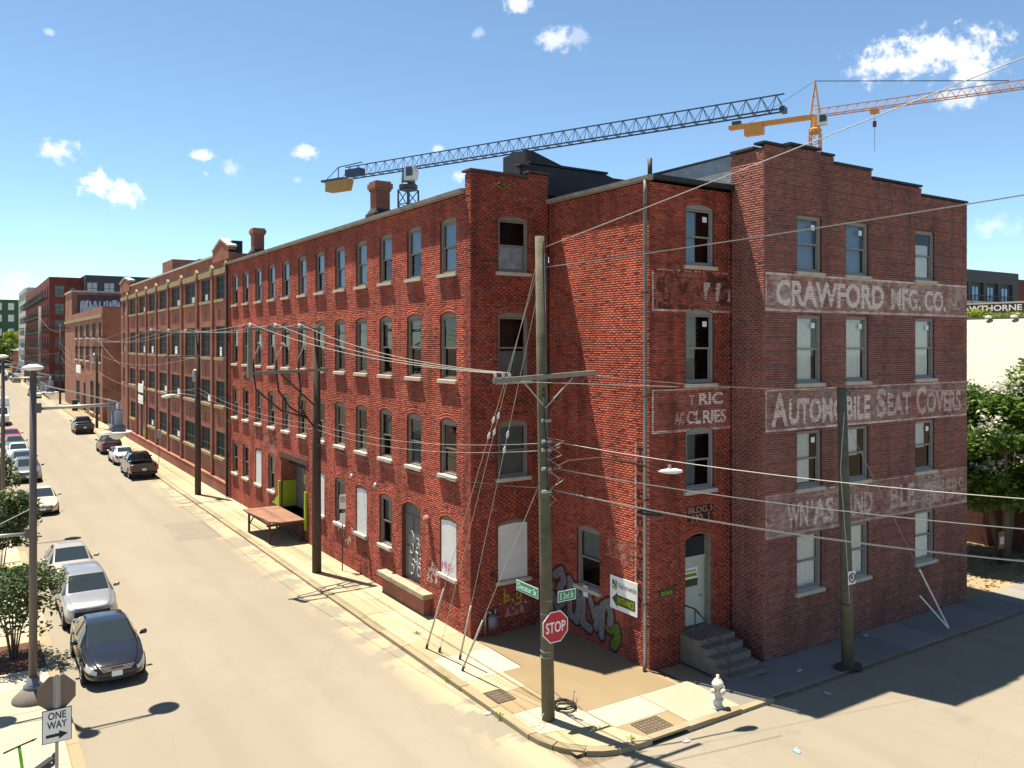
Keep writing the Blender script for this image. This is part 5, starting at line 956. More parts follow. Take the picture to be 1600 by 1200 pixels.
# ================================================================== CRANES
def crane(name, base, zj, dr, Lj, Lc, mat, label, w=2.0, apex=None, jh=1.7, mast0=0):
    """tower crane: lattice mast, slewing ring, cab, lattice jib and counter-jib with ballast. dr = unit jib direction"""
    t = thing(name, (*base, 0), label, 'crane'); d = Vector((*dr, 0)).normalized(); q = Vector((-d.y, d.x, 0)); o = Vector((*base, 0)); h = w / 2
    m = MB(); cs = [d * sx * h + q * sy * h for sx, sy in ((-1, -1), (1, -1), (1, 1), (-1, 1))]; top = zj - 3.0
    for c in cs: m.beam(o + c, o + c + Vector((0, 0, top)), .2, .2)
    n = int(top / w)
    for k in range(n):
        z0, z1 = top * k / n, top * (k + 1) / n
        for i in range(4):
            a, b = cs[i], cs[(i + 1) % 4]; m.beam(o + a + Vector((0, 0, z0)), o + b + Vector((0, 0, z1)), .1, .1); m.beam(o + a + Vector((0, 0, z1)), o + b + Vector((0, 0, z1)), .1, .1)
    m.build('mast', mat, t)
    MB().lathe([(w * .5, top), (w * .66, top + .2), (w * .66, top + .7), (w * .5, top + .9), (w * .42, top + 3)], (o.x, o.y, 0), 12).build('slewing_ring', mat, t)
    m = MB(); c = o + d * 1.2 - q * (w * .8) + Vector((0, 0, zj - 1.9)); m.prism([c - d * .6, c + d * .9, c + d * 1.1 + Vector((0, 0, 1.0)), c + d * .8 + Vector((0, 0, 1.9)), c - d * .6 + Vector((0, 0, 1.9))], q * 1.2); cab = m.build('cab', CRW, t)
    m = MB(); m.prism([c - d * .2 + Vector((0, 0, .5)) - q * .03, c + d * .98 + Vector((0, 0, .5)) - q * .03, c + d * 1.05 + Vector((0, 0, 1.2)) - q * .03, c + d * .75 + Vector((0, 0, 1.75)) - q * .03, c - d * .2 + Vector((0, 0, 1.75)) - q * .03], q * .02); m.build('cab_window', CRGLASS, cab)
    def truss(l0, l1, name, step=1.6, hh=jh):
        m = MB(); Z = Vector((0, 0, zj)); bl = [Z + o + q * .65, Z + o - q * .65]; U = Vector((0, 0, hh))
        for b_ in bl: m.beam(b_ + d * l0, b_ + d * l1, .15, .15)
        m.beam(o + Z + U + d * l0, o + Z + U + d * l1, .13, .13); n = max(2, int(abs(l1 - l0) / step))
        for k in range(n):
            a0, a1 = l0 + (l1 - l0) * k / n, l0 + (l1 - l0) * (k + 1) / n; am = (a0 + a1) / 2
            for b_ in bl: m.beam(b_ + d * a0, o + Z + U + d * am, .06, .06); m.beam(o + Z + U + d * am, b_ + d * a1, .06, .06)
            m.beam(bl[0] + d * a0, bl[1] + d * a0, .09, .09)
        m.build(name, mat, t)
    truss(0, Lj, 'jib')
    return t, o, d, q, truss
TH = R(33.098); cT, sT = math.cos(TH), math.sin(TH)
def wv(xc, zc): return (xc * cT + zc * sT, -xc * sT + zc * cT)
t, o, d, q, truss = crane('dark_tower_crane', wv(-14.66, 118), 35.2, wv(.824, -.566), 52.7, 16, CRB, 'dark blue flat-top tower crane with long lattice jib behind the factory')
truss(0, -12.5, 'counter_jib'); Z = Vector((0, 0, 35.2))
m = MB(); m.prism([o + Z - d * 16 - q * .8 - Vector((0, 0, 1.7)), o + Z - d * 12 - q * .8 - Vector((0, 0, 1.7)), o + Z - d * 11.5 - q * .8 - Vector((0, 0, .2)), o + Z - d * 16 - q * .8 - Vector((0, 0, .2))], q * 1.6); m.build('ballast', CRY, t)
m = MB(); m.beam(o + Z - d * 12.5, o + Z - d * 17, 1.5, .3); m.beam(o + Z - d * 12 + Vector((0, 0, .7)), o + Z - d * 9 + Vector((0, 0, .7)), 1.2, 1.0); m.beam(o + Z - d * 14 + Vector((0, 0, 1.9)), o + Z - d * 9 + Vector((0, 0, 2.1)), .12, .12); m.beam(o + Z - d * 14, o + Z - d * 14 + Vector((0, 0, 1.9)), .12, .12); m.beam(o + Z - d * 17, o + Z - d * 14 + Vector((0, 0, 1.9)), .08, .08); m.build('winch_deck', CRB, t)
MB().beam(o + Z + d * 18 + Vector((0, 0, -.35)), o + Z + d * 19.6 + Vector((0, 0, -.35)), 1.3, .4).build('trolley', CRB, t); MB().beam(o + Z + d * 52.6 - q * .6, o + Z + d * 52.6 + q * .6, .5, .6).build('jib_nose', CRB, t)
t, o, d, q, truss = crane('orange_tower_crane', wv(54.5, 150), 51.3, wv(.851, -.525), 56, 15.6, CRO, 'orange hammerhead tower crane above the factory parapet', w=1.7, jh=1.3)
Z = Vector((0, 0, 51.3)); m = MB(); m.beam(o + Z, o + Z - d * 15.6, 1.3, .7); m.build('counter_jib', CRO, t); MB().beam(o + Z - d * 9.2 - Vector((0, 0, .8)), o + Z - d * 12.6 - Vector((0, 0, .8)), 1.6, 2.2).build('ballast', CRO, t)
MB().beam(o + Z - d * 13.4 + Vector((0, 0, .7)), o + Z - d * 15 + Vector((0, 0, .7)), 1, .8).build('winch', CRB, t)
m = MB()
for s_ in (-1, 1):
    for e in (-1, 1): m.beam(o + Z + d * .8 * s_ + q * .5 * e, o + Vector((0, 0, 57.8)), .16, .16)
for k in (.3, .55, .78): m.beam(o + Z + d * .8 * (1 - k) + Vector((0, 0, 6.5 * k)), o + Z - d * .8 * (1 - k) + Vector((0, 0, 6.5 * k)), .1, .1)
m.build('apex_frame', CRO, t); m = MB(); A = o + Vector((0, 0, 57.7)); m.beam(A, o + Z + d * 30 + Vector((0, 0, 1.5)), .12, .12); m.beam(A, o + Z - d * 12 + Vector((0, 0, .4)), .05, .05); m.build('tie_bar', CRB, t)
m = MB(); m.beam(o + Z + d * 9.2 - Vector((0, 0, .5)), o + Z + d * 10.6 - Vector((0, 0, .5)), 1.2, .7); tr = m.build('trolley', CRO, t)
m = MB(); H_ = o + Z + d * 9.9; m.tube([H_ - Vector((0, 0, .8)), H_ - Vector((0, 0, 2.2))], .04, 4); m.tube([H_ - Vector((0, 0, 3.2)), H_ - Vector((0, 0, 7.4))], .035, 4); m.build('hoist_rope', CRB, tr); MB().beam(H_ - Vector((0, 0, 2.2)), H_ - Vector((0, 0, 3.2)), .45, .45).build('hook_block', MAROON, tr)
# ================================================================== UTILITY POLES AND WIRES
def catenary(a, b, sag, n=18):
    a, b = Vector(a), Vector(b); return [a.lerp(b, i / n) - Vector((0, 0, sag * 4 * (i / n) * (1 - i / n))) for i in range(n + 1)]
def wire(a, b, sag, r, label, mat=None, group=None):
    o = MB().tube(catenary(a, b, sag), r * .78, 5).build('overhead_wire', mat or WIREM, None, True); return tag(o, label, 'wire', group)
def insulator(parent, c, r=.06, h=.16, name='insulator'):
    c = Vector(c); return MB().lathe([(r * .5, 0), (r, .02), (r * .6, .05), (r, .08), (r * .6, .11), (r * .7, h)], c, 10).build(name, PORC, parent, True)
# corner pole
p1 = thing('utility_pole', (13.45, 18.79, .1), 'tall wooden utility pole on the corner carrying the stop sign', 'utility pole')
MB().tube([(13.45, 18.79, 0), (13.36, 18.79, 4.5), (13.25, 18.79, 9.0), (13.15, 18.79, 13.45)], [.185, .17, .15, .125], 14).build('pole_shaft', WOODP, p1, True)
MB().beam((11.55, 18.60, 9.52), (15.0, 18.60, 9.68), .10, .13).build('crossarm', WOODA, p1)
for x in (12.4, 14.1): MB().beam((x, 18.55, 9.54), (13.22, 18.6, 8.75), .03, .03).build('arm_brace', GALV, p1)
for z in (8.4, 7.83, 7.6, 7.08, 6.46): MB().tube([(13.1, 18.6, z), (13.36, 18.55, z)], .05, 8).build('bolt_bracket', GALV, p1)
MB().beam((13.255, 18.67, 11.3), (13.225, 18.685, 13.0), .05, .02).build('metal_strip', pm('pale_blue_strip', (.22, .30, .32), .6, .3, 4), p1)
for z in (3.42, 3.05, 2.02, 1.86): MB().lathe([(.178, 0), (.178, .02)], (13.39, 18.79, z), 14).build('strap', GALV, p1)
for x in (11.6, 11.85, 12.05): insulator(p1, (x, 18.6, 9.6), .05, .12)
MB().tube([(13.2, 18.65, 9.3), (13.1, 18.5, 8.4), (13.2, 18.55, 7.9), (13.2, 18.5, 7.0), (13.32, 18.58, 6.4)], .022, 6).build('riser_cable', WIREB, p1, True)
m = MB(); rk = random.Random(2)
for k in range(7): z = rk.uniform(6.4, 8.0); m.tube([(13.28, 18.62, z), (13.5 + rk.uniform(0, .3), 18.5, z - rk.uniform(.1, .4)), (13.32, 18.62, z - rk.uniform(.3, .7))], .01, 4)
m.build('loose_cable', WIREM, p1)
# cobra-head lamp on the corner pole
cl = thing('cobra_head_lamp', (13.3, 18.7, 7.0), 'white cobra-head street lamp on a long arm from the corner pole', 'street lamp'); MB().tube([(13.3, 18.7, 6.95), (13.9, 18.5, 7.25), (14.8, 18.25, 7.3), (15.8, 18.0, 7.12), (16.65, 17.75, 6.88)], .03, 8).build('arm', RUSTD, cl, True)
m = MB(); dL = Vector((.88, -.25, -.08)).normalized(); a = Vector((16.6, 17.76, 6.86)); pr = [(0, .05), (.1, .09), (.3, .15), (.55, .16), (.72, .09), (.76, .02)]
m.tube([a + dL * l for l, _ in pr], [r for _, r in pr], 10); m.v = [(x, y, 6.82 + (z - 6.82) * .5) for x, y, z in m.v]; m.build('lamp_head', WHITE, cl, True); MB().tube([(16.95, 17.68, 6.85), (16.95, 17.68, 7.0)], .05, 8).build('photocell', GALV, cl)
# guys of the corner pole
def guy(top, foot, frac, label, ins=True):
    t = thing('guy_wire', foot, label, 'guy wire', 'guys of the corner pole'); T, F = Vector(top), Vector(foot); k = F.lerp(T, frac)
    MB().tube([k, T], .009, 5).build('strand', WIREM, t); MB().tube([F - (T - F).normalized() * .1, k], .032, 8).build('guard', pm('weathered_guard', (.42, .38, .30), .7, .25, 3), t, True)
    MB().tube([F - Vector((0, 0, .05)), F + (T - F).normalized() * .2], .045, 8).build('anchor', RUSTD, t)
    if ins:
        for q in (.62, .66): c = F.lerp(T, q); e = (T - F).normalized() * .12; MB().tube([c - e, c, c + e], [.02, .05, .02], 8).build('strain_insulator', PORC, t, True)
guy((13.12, 18.9, 12.4), (13.09, 25.44, .1), .19, 'farthest guy wire of the corner pole with a tall grey guard'); guy((13.15, 18.9, 11.8), (13.57, 23.98, .1), .17, 'middle guy wire of the corner pole with a thin dark guard'); guy((13.1, 18.9, 12.6), (13.3, 24.9, .1), .02, 'thin guy wire running beside the farthest guard of the corner pole')
guy((13.33, 18.85, 6.9), (13.16, 23.1, .1), .28, 'nearest guy wire of the corner pole with a pale guard', False)
# second and third pole with the two-arm frame over the street
def frame_pole(y, zt, label, cutouts, transformer):
    p = thing('framed_utility_pole', (13.28, y, .1), label, 'utility pole'); MB().tube([(13.28, y, 0), (13.27, y, zt / 2), (13.27, y, zt)], [.215, .195, .16], 14).build('pole_shaft', WOODD, p, True)
    MB().beam((10.0, y - .12, zt - .28), (13.45, y - .12, zt - .24), .10, .12).build('upper_arm', WOODA, p)
    for x in (10.25, 11.35, 12.45): insulator(p, (x, y - .12, zt - .2), .09, .2)
    if cutouts:
        MB().beam((9.95, y - .12, 9.2), (13.75, y - .12, 9.32), .11, .14).build('lower_arm', WOODA, p); MB().beam((10.2, y - .24, 9.0), (10.2, y - .24, zt - .2), .16, .2).build('hanging_post', WOODA, p); MB().beam((11.6, y - .1, 9.15), (13.25, y - .1, 7.6), .07, .07).build('diagonal_brace', WOODD, p)
        for k, x in enumerate((10.55, 11.55, 12.55)):
            c = Vector((x, y - .3, 10.55)); MB().tube([c, c + Vector((.22, 0, -.12))], .055, 8).build('cutout', PORC, p, True); MB().tube([c + Vector((.1, 0, -.05)), c + Vector((-.15, .1, -.6)), Vector((x - .15, y - .1, 9.9))], .02, 6).build('jumper', WIREM, p, True)
            MB().tube([(x - .15, y - .1, 9.9), (x - .15, y - .1, 9.25)], [.035, .05], 8).build('pothead', WIREB, p, True)
            MB().tube([(x - .15, y - .1, 9.25), (x - .05, y - .1, 8.5 - .1 * k), (11.6 + .4 * k, y - .1, 7.55 + .12 * k), (12.8, y - .1, 7.15), (13.22, y - .05, 6.6)], .04, 8).build('riser_cable', WIREB, p, True)
    else: MB().beam((11.0, y - .12, 9.6), (13.4, y - .12, 9.66), .1, .12).build('lower_arm', WOODA, p)
    if transformer: MB().lathe([(.16, 0), (.17, .04), (.17, .75), (.08, .85)], (13.05, y - .2, 7.9), 12).build('transformer', GALV, p, True)
    return p
frame_pole(36.62, 11.4, 'utility pole with two crossarms and black riser cables before the factory', True, False); frame_pole(60.0, 11.5, 'utility pole with small transformer between the two long factories', False, True)
lp = thing('pole_arm_lamp', (13.2, 60, 6.9), 'small lamp on a short arm of the pole with the transformer', 'street lamp'); MB().tube([(13.2, 59.9, 6.9), (12.2, 59.9, 7.1), (11.6, 59.9, 7.0)], .03, 6).build('arm', GALV, lp); MB().tube([(11.7, 59.9, 7.0), (11.3, 59.9, 6.95), (10.9, 59.9, 6.92)], [.06, .13, .05], 8).build('lamp_head', WHITE, lp, True)
def plain_pole(x, y, zt, label, arms, mat=None, r=.16):
    p = thing('plain_utility_pole', (x, y, 0), label, 'utility pole', 'poles farther down the street'); MB().tube([(x, y, 0), (x, y, zt)], [r * 1.15, r * .8], 10).build('pole_shaft', mat or WOODD, p, True)
    for z, l in arms: MB().beam((x - l, y - .1, z), (x + l * .6, y - .1, z), .1, .13).build('crossarm', WOODD, p)
plain_pole(13.3, 114, 11.9, 'dark utility pole with a crossarm before the low brick building', [(11.3, 1.6), (10.0, 2.2)]); plain_pole(13.3, 163, 14, 'dark utility pole beyond the green bin', [(13.2, 2.4)]); plain_pole(12.9, 205, 18.5, 'tall weathered pole before the balconies of the red block', [(16.5, 2)], WOODA, .3); plain_pole(13, 262, 16, 'slim pale pole before the pale apartment wing', [(14.6, 2)], WOODA, .22); plain_pole(1.2, 300, 16, 'far pole on the left pavement at the street end', [(14, 2)], WOODA, .2)
# pole on the cross street and its guys
pr_ = thing('cut_off_pole', (23.81, 16.65, .1), 'bare mossy wooden pole with no-parking sign in the shade', 'utility pole'); MB().tube([(23.81, 16.65, 0), (23.72, 16.65, 3), (23.47, 16.65, 9.1)], [.2, .185, .145], 14).build('pole_shaft', WOODP, pr_, True)
MB().lathe([(.188, 0), (.188, .05)], (23.74, 16.65, 2.1), 12).build('strap', WIREB, pr_); MB().tube([(23.40, 16.5, 8.3), (23.2, 16.5, 6.5), (23.45, 16.48, 4.2), (23.6, 16.45, 2.2)], .012, 5).build('ground_wire', WIREM, pr_)
m = MB(); rs = random.Random(8); m.add([(23.81 + rs.uniform(.5, .62) * math.cos(a), 16.65 + rs.uniform(.3, .5) * math.sin(a), .105) for a in np.linspace(0, 6.0, 12)], [tuple(range(12))]); m.build('soil_ring', pm('damp_soil', (.05, .045, .04), .95, .4, 6), pr_)
def park_sign(parent_loc, label, c, size, n):
    t = thing('no_parking_sign', parent_loc, label, 'sign'); return t
ns = thing('no_parking_sign', (23.7, 16.42, 3.0), 'square white no-parking sign on the mossy pole', 'sign'); MB().box(23.52, 23.88, 16.43, 16.45, 2.8, 3.22).build('plate', WHITE, ns); ring = MB()
ring.tube([(23.7 + .145 * math.cos(a), 16.425, 3.01 + .145 * math.sin(a)) for a in np.linspace(0, 2 * math.pi, 25)], .022, 4, cap=False); ring.beam((23.6, 16.422, 3.11), (23.8, 16.422, 2.91), .03, .012); ring.build('prohibition_ring', MAROON, ns); flat_text('P', .13, .18, (23.64, 16.427, 2.92), (1, 0, 0), (0, 0, 1), BLACK, ns, bold=.02)
for top, foot, fr, lab in (((23.5, 16.65, 8.2), (30.08, 16.87, .1), .30, 'longer of two white guy guards leaning in the shaded pavement'),):
    t = thing('guy_wire', foot, lab, 'guy wire'); T, F = Vector(top), Vector(foot); k = F.lerp(T, fr); MB().tube([k, T], .008, 5).build('strand', WIREM, t); MB().tube([F, k], .03, 8).build('guard', WHITE, t)
t = MB().tube([(30.03, 16.85, .1), (28.3, 16.9, 1.55)], .03, 8).build('loose_guy_guard', WHITE); tag(t, 'shorter white guy guard lying lower in the shaded pavement', 'guy wire')
# wires
FP = (20.3, 1.0)
qp = thing('far_corner_pole', (FP[0], FP[1], 0), 'tall pole across the cross street that ends the overhead wires', 'utility pole'); MB().tube([(*FP, 0), (*FP, 18.8)], [.25, .16], 12).build('pole_shaft', WOODP, qp, True); MB().beam((FP[0] - 1.2, FP[1], 14.0), (FP[0] + 1.2, FP[1], 14.0), .1, .13).build('crossarm', WOODA, qp)
wire((13.28, 18.72, 13.15), (*FP, 18.3), .05, .016, 'uppermost wire rising from the corner pole top across the sky'); wire((13.28, 18.72, 12.6), (*FP, 14.2), .12, .018, 'second wire from the corner pole crossing the factory top floor')
wire((13.4, 18.7, 7.83), (*FP, 7.9), .45, .013, 'thin wire right of the corner pole above the cobra-head lamp'); wire((13.4, 18.7, 7.1), (*FP, 7.35), .42, .018, 'bare cable right of the corner pole level with the cobra-head lamp')
wire((13.42, 18.7, 6.5), (*FP, 6.9), .55, .024, 'thick lowest cable right of the corner pole with splice loop', WIREM)
sc = catenary((13.42, 18.7, 6.5), (*FP, 6.9), .55, 100)[16]; t = thing('cable_splice_loop', sc, 'black looped cable slack hung on the lowest cable', 'cable'); m = MB()
for k in range(3): m.tube([sc + Vector((.30 * math.cos(a) * .36 * (1 + .1 * k), -.30 * math.cos(a) * .93 * (1 + .1 * k), -.05 + .05 * math.sin(a) - .02 * k)) for a in np.linspace(0, 6.3, 17)], .014, 5)
m.build('loop', WIREB, t)
wire((14.9, 18.6, 9.6), (23.47, 16.65, 9.0), .1, .008, 'thin wire from the corner crossarm to the bare mossy pole'); wire((23.47, 16.65, 9.0), (60, 9, 9.3), .3, .008, 'thin wire leaving the bare mossy pole to the right')
wire((12.0, 18.58, 9.5), (17.2, 17.6, 9.25), .0, .016, 'short stiff wire below the corner crossarm')
for k, x in enumerate((10.25, 11.35, 12.45)):
    wire((x, 36.5, 11.38), (11.6 + .22 * k, 18.6, 9.72), .35, .014, ('leftmost', 'middle', 'rightmost')[k] + ' of three bare conductors from the framed pole to the corner crossarm', None, 'bare conductors before the factory')
    wire((x, 36.5, 11.38), (x, 59.88, 11.48), .3, .013, ('leftmost', 'middle', 'rightmost')[k] + ' of three conductors between framed pole and transformer pole', None, 'conductors along the street'); wire((x, 59.88, 11.48), (12.0 + .6 * k, 113.9, 11.4), .8, .013, ('leftmost', 'middle', 'rightmost')[k] + ' of three conductors beyond the transformer pole', None, 'conductors farther along the street')
wire((13.2, 36.5, 6.85), (13.2, 18.85, 7.75), .35, .009, 'upper thin telephone wire between framed pole and corner pole'); wire((13.2, 36.5, 6.62), (13.2, 18.85, 7.55), .4, .009, 'second thin telephone wire between framed pole and corner pole'); wire((13.2, 36.5, 5.95), (13.3, 18.85, 6.5), .35, .018, 'dark messenger cable between framed pole and corner pole', WIREB)
wire((13.2, 36.5, 6.85), (13.2, 59.9, 7.5), .4, .009, 'upper thin telephone wire left of the framed pole'); wire((13.2, 36.5, 6.62), (13.2, 59.9, 7.2), .42, .009, 'second thin telephone wire left of the framed pole'); wire((13.2, 36.5, 5.95), (13.2, 59.9, 6.3), .4, .018, 'dark messenger cable left of the framed pole', WIREB)
for z, r in ((7.4, .012), (6.3, .02), (9.6, .012)): wire((13.2, 59.9, z), (13.3, 113.9, z - .2), 1.0, r, {7.4: 'thin wire beyond the transformer pole', 6.3: 'dark cable beyond the transformer pole', 9.6: 'higher wire beyond the transformer pole'}[z], WIREB if r == .02 else None); wire((13.3, 113.9, z - .2), (13.3, 162.9, z + 1), 1.2, r, {7.4: 'thin wire before the low brick building', 6.3: 'dark cable before the low brick building', 9.6: 'higher wire before the low brick building'}[z], WIREB if r == .02 else None)
wire((13.3, 113.9, 11.3), (14.83, 105.5, 8.0), .3, .012, 'service drop to the end of the pilastered factory'); wire((13.3, 163, 12.5), (13.0, 205, 16), .8, .02, 'sagging wire up to the tall weathered pole')
# ================================================================== BRONZE LAMP STANDARDS
def lamp_standard(y, label):
    x = 1.59; t = thing('lamp_standard', (x, y, .1), label, 'street lamp', 'bronze lamp standards on the near pavement')
    MB().lathe([(.55, .1), (.55, .2), (.42, .34), (.27, .48)], (x, y, 0), 20).build('concrete_base', CONC, t, True); MB().lathe([(.26, .48), (.26, .56), (.19, .6), (.17, .8)], (x, y, 0), 16).build('base_collar', LAMPG, t, True)
    MB().tube([(x, y, .7), (x, y, 5), (x, y, 9.75)], [.115, .102, .088], 14).build('shaft', LAMPM, t, True); MB().lathe([(.1, 9.72), (.27, 9.76), (.27, 9.83), (.1, 9.9)], (x, y, 0), 18).build('top_cap', WHITE, t, True)
    for s, z, xe in ((1, 8.6, 3.83), (-1, 4.97, .25)):
        MB().box(x + s * .12 - .09, x + s * .12 + .09, y - .08, y + .08, z - .12, z + .16).build('arm_socket', LAMPM, t); MB().tube([(x + s * .1, y, z), (xe + s * .1, y, z + .05)], .05, 10).build('arm', GALV, t, True); MB().tube([(x, y, z + .75), (xe, y, z + .12)], .018, 6).build('stay_rod', GALV, t)
        MB().lathe([(.06, .02), (.07, -.15), (.16, -.2), (.17, -.62), (.24, -.7), (.26, -.82)], (xe, y, z + .05), 16).build('luminaire', LAMPG, t, True); MB().lathe([(.25, -.82), (.42, -.84), (.42, -.87), (.2, -.88)], (xe, y, z + .05), 20).build('reflector', WHITE, t, True); MB().lathe([(.24, -.875), (.22, -.98), (.12, -1.06), (.02, -1.08)], (xe, y, z + .05), 16).build('lens', LENS, t, True)
    return t
lamp_standard(28.0, 'tall bronze lamp standard with hanging lamps nearest the viewer'); lamp_standard(53.0, 'second bronze lamp standard at the left edge farther away'); lamp_standard(88.0, 'third bronze lamp standard along the near pavement')
# ================================================================== SIGNS
def octagon(cx, y, cz, R_): return [(cx + R_ * math.cos(R(22.5 + 45 * k)), y, cz + R_ * math.sin(R(22.5 + 45 * k))) for k in range(8)]
ss = thing('stop_sign', (13.5, 18.56, 2.7), 'red octagonal stop sign strapped to the corner pole', 'sign'); cx, cz, Rr = 13.52, 2.72, .46
MB().prism(octagon(cx, 18.55, cz, Rr), (0, .012, 0)).build('white_border', WHITE, ss); MB().prism(octagon(cx, 18.546, cz, Rr * .935), (0, .003, 0)).build('red_face', SRED, ss); flat_text('STOP', .66, .30, (cx - .33, 18.542, cz - .15), (1, 0, 0), (0, 0, 1), WHITE, ss, bold=.015)
for u, label, o, d_, txt in ((0, 'green street name sign left of the corner pole', (13.22, 20.05, 3.42), (0, -1, 0), 'Decatur St'), (1, 'green street name sign right of the corner pole', (13.62, 18.58, 3.36), (1, 0, 0), 'E 2nd St')):
    t = thing('street_name_sign', o, label, 'sign'); O, D = Vector(o), Vector(d_); L = 1.1 if u == 0 else .62; nn = D.cross(Vector((0, 0, 1))); MB().prism([O, O + D * L, O + D * L + Vector((0, 0, .3)), O + Vector((0, 0, .3))], -nn * .006).build('border', WHITE, t)
    I = O + nn * .003 + D * .02 + Vector((0, 0, .02)); MB().prism([I, I + D * (L - .04), I + D * (L - .04) + Vector((0, 0, .26)), I + Vector((0, 0, .26))], -nn * .002).build('green_face', SGREEN, t); flat_text(txt, L - .16, .17, O + nn * .007 + D * .08 + Vector((0, 0, .07)), d_, (0, 0, 1), WHITE, t, bold=.01)
ow = thing('one_way_sign_post', (1.7, 21.6, .1), 'post with white one-way arrow plate below the back of a stop sign', 'sign'); MB().box(1.665, 1.735, 21.62, 21.66, .1, 2.95).build('post', GALV, ow)
oct_ = MB().prism(octagon(1.7, 21.67, 2.52, .42), (0, .012, 0)).build('stop_sign_back', SBACK, ow); MB().box(1.62, 1.78, 21.655, 21.668, 2.15, 2.9).build('back_rail', GALV, oct_)
pl = MB().box(1.40, 2.00, 21.595, 21.61, 1.42, 2.18).build('arrow_plate', BLACK, ow); MB().box(1.415, 1.985, 21.59, 21.594, 1.435, 2.165).build('plate_face', WHITE, pl); flat_text('ONE', .36, .17, (1.52, 21.586, 1.95), (1, 0, 0), (0, 0, 1), BLACK, pl, bold=.015); flat_text('WAY', .40, .17, (1.50, 21.586, 1.74), (1, 0, 0), (0, 0, 1), BLACK, pl, bold=.015)
MB().prism([(1.48, 21.586, 1.55), (1.74, 21.586, 1.55), (1.74, 21.586, 1.49), (1.92, 21.586, 1.585), (1.74, 21.586, 1.68), (1.74, 21.586, 1.62), (1.48, 21.586, 1.62)], (0, .002, 0)).build('arrow', BLACK, pl)
np_ = thing('parking_sign_post', (14.35, 36.2, .1), 'thin dark post with two small parking plates beside the framed pole', 'sign'); MB().box(14.33, 14.37, 36.2, 36.24, .1, 3.6).build('post', RUSTD, np_); MB().box(14.2, 14.5, 36.17, 36.19, 2.95, 3.6).build('upper_plate', WHITE, np_); MB().box(14.22, 14.48, 36.17, 36.19, 2.3, 2.75).build('lower_plate', WHITE, np_)
r_ = MB(); r_.tube([(14.35 + .11 * math.cos(a), 36.165, 3.38 + .11 * math.sin(a)) for a in np.linspace(0, 6.283, 17)], .016, 4, cap=False); r_.build('prohibition_ring', SRED, np_); flat_text('P', .09, .13, (14.31, 36.166, 3.31), (1, 0, 0), (0, 0, 1), BLACK, np_)
t = thing('small_sign_post', (13.9, 77.5, .1), 'small sign on a thin post beside the black pickup', 'sign'); MB().box(13.88, 13.92, 77.5, 77.54, .1, 3.0).build('post', RUSTD, t); MB().box(13.72, 14.08, 77.46, 77.48, 2.3, 3.0).build('plate', pm('grey_sign', (.34, .35, .36), .5, .1, 2), t)
t = thing('yard_notice_post', (40.8, 20.4, 0), 'small red and white notice on a dark post under the tree', 'sign'); MB().box(40.78, 40.86, 20.4, 20.46, 0, 1.0).build('post', PIPE_D, t); MB().box(40.55, 41.05, 20.33, 20.36, .85, 1.65).build('plate', pm('faded_notice_red', (.34, .15, .11), .6, .1, 2), t); MB().box(40.62, 40.98, 20.32, 20.329, 1.05, 1.4).build('white_patch', WHITE, t)

for k, (a, b, sg, lab) in enumerate([((13.3, 113.9, 10.0), (14.8, 128, 7.4), .4, 'service drop from the dark pole to the low brick building'), ((12.0, 113.9, 11.3), (14.8, 104, 11.9), .5, 'upper service drop to the pilastered factory gable'), ((13.3, 113.9, 8.4), (14.8, 137, 6.2), .6, 'lower service drop along the low brick building'), ((13.3, 113.9, 7.0), (1.6, 88, 9.2), .9, 'span wire across the street to the third lamp standard'), ((13.3, 163, 10.0), (14.8, 150, 7.2), .5, 'service drop from the pole beyond the green bin'), ((13.3, 163, 9.0), (1.2, 175, 9.0), .7, 'far span wire across the street')]): wire(a, b, sg, .014, lab)
t = thing('pole_transformer', (12.9, 113.8, 8.2), 'grey transformer can hung on the dark pole by the low building', 'transformer'); MB().lathe([(.2, 0), (.22, .05), (.22, .95), (.1, 1.08)], (12.95, 113.7, 8.2), 12).build('can', GALV, t, True); insulator(t, (12.95, 113.7, 9.25), .07, .2)
t = thing('chain_link_fence', (12.9, 186, 0), 'weathered chain-link fence of a yard before the red apartment block', 'fence')
for y in range(182, 206, 4): MB().tube([(12.9, y, 0), (12.9, y, 2.6)], .05, 6).build('post', GALV, t)
m = MB()
for y in np.arange(182, 206, .3): m.tube([(12.9, y, .1), (12.9, y + .3, 2.5)], .012, 3); m.tube([(12.9, y + .3, .1), (12.9, y, 2.5)], .012, 3)
m.tube([(12.9, 182, 2.55), (12.9, 206, 2.55)], .03, 5); m.build('mesh_panel', GALV, t)
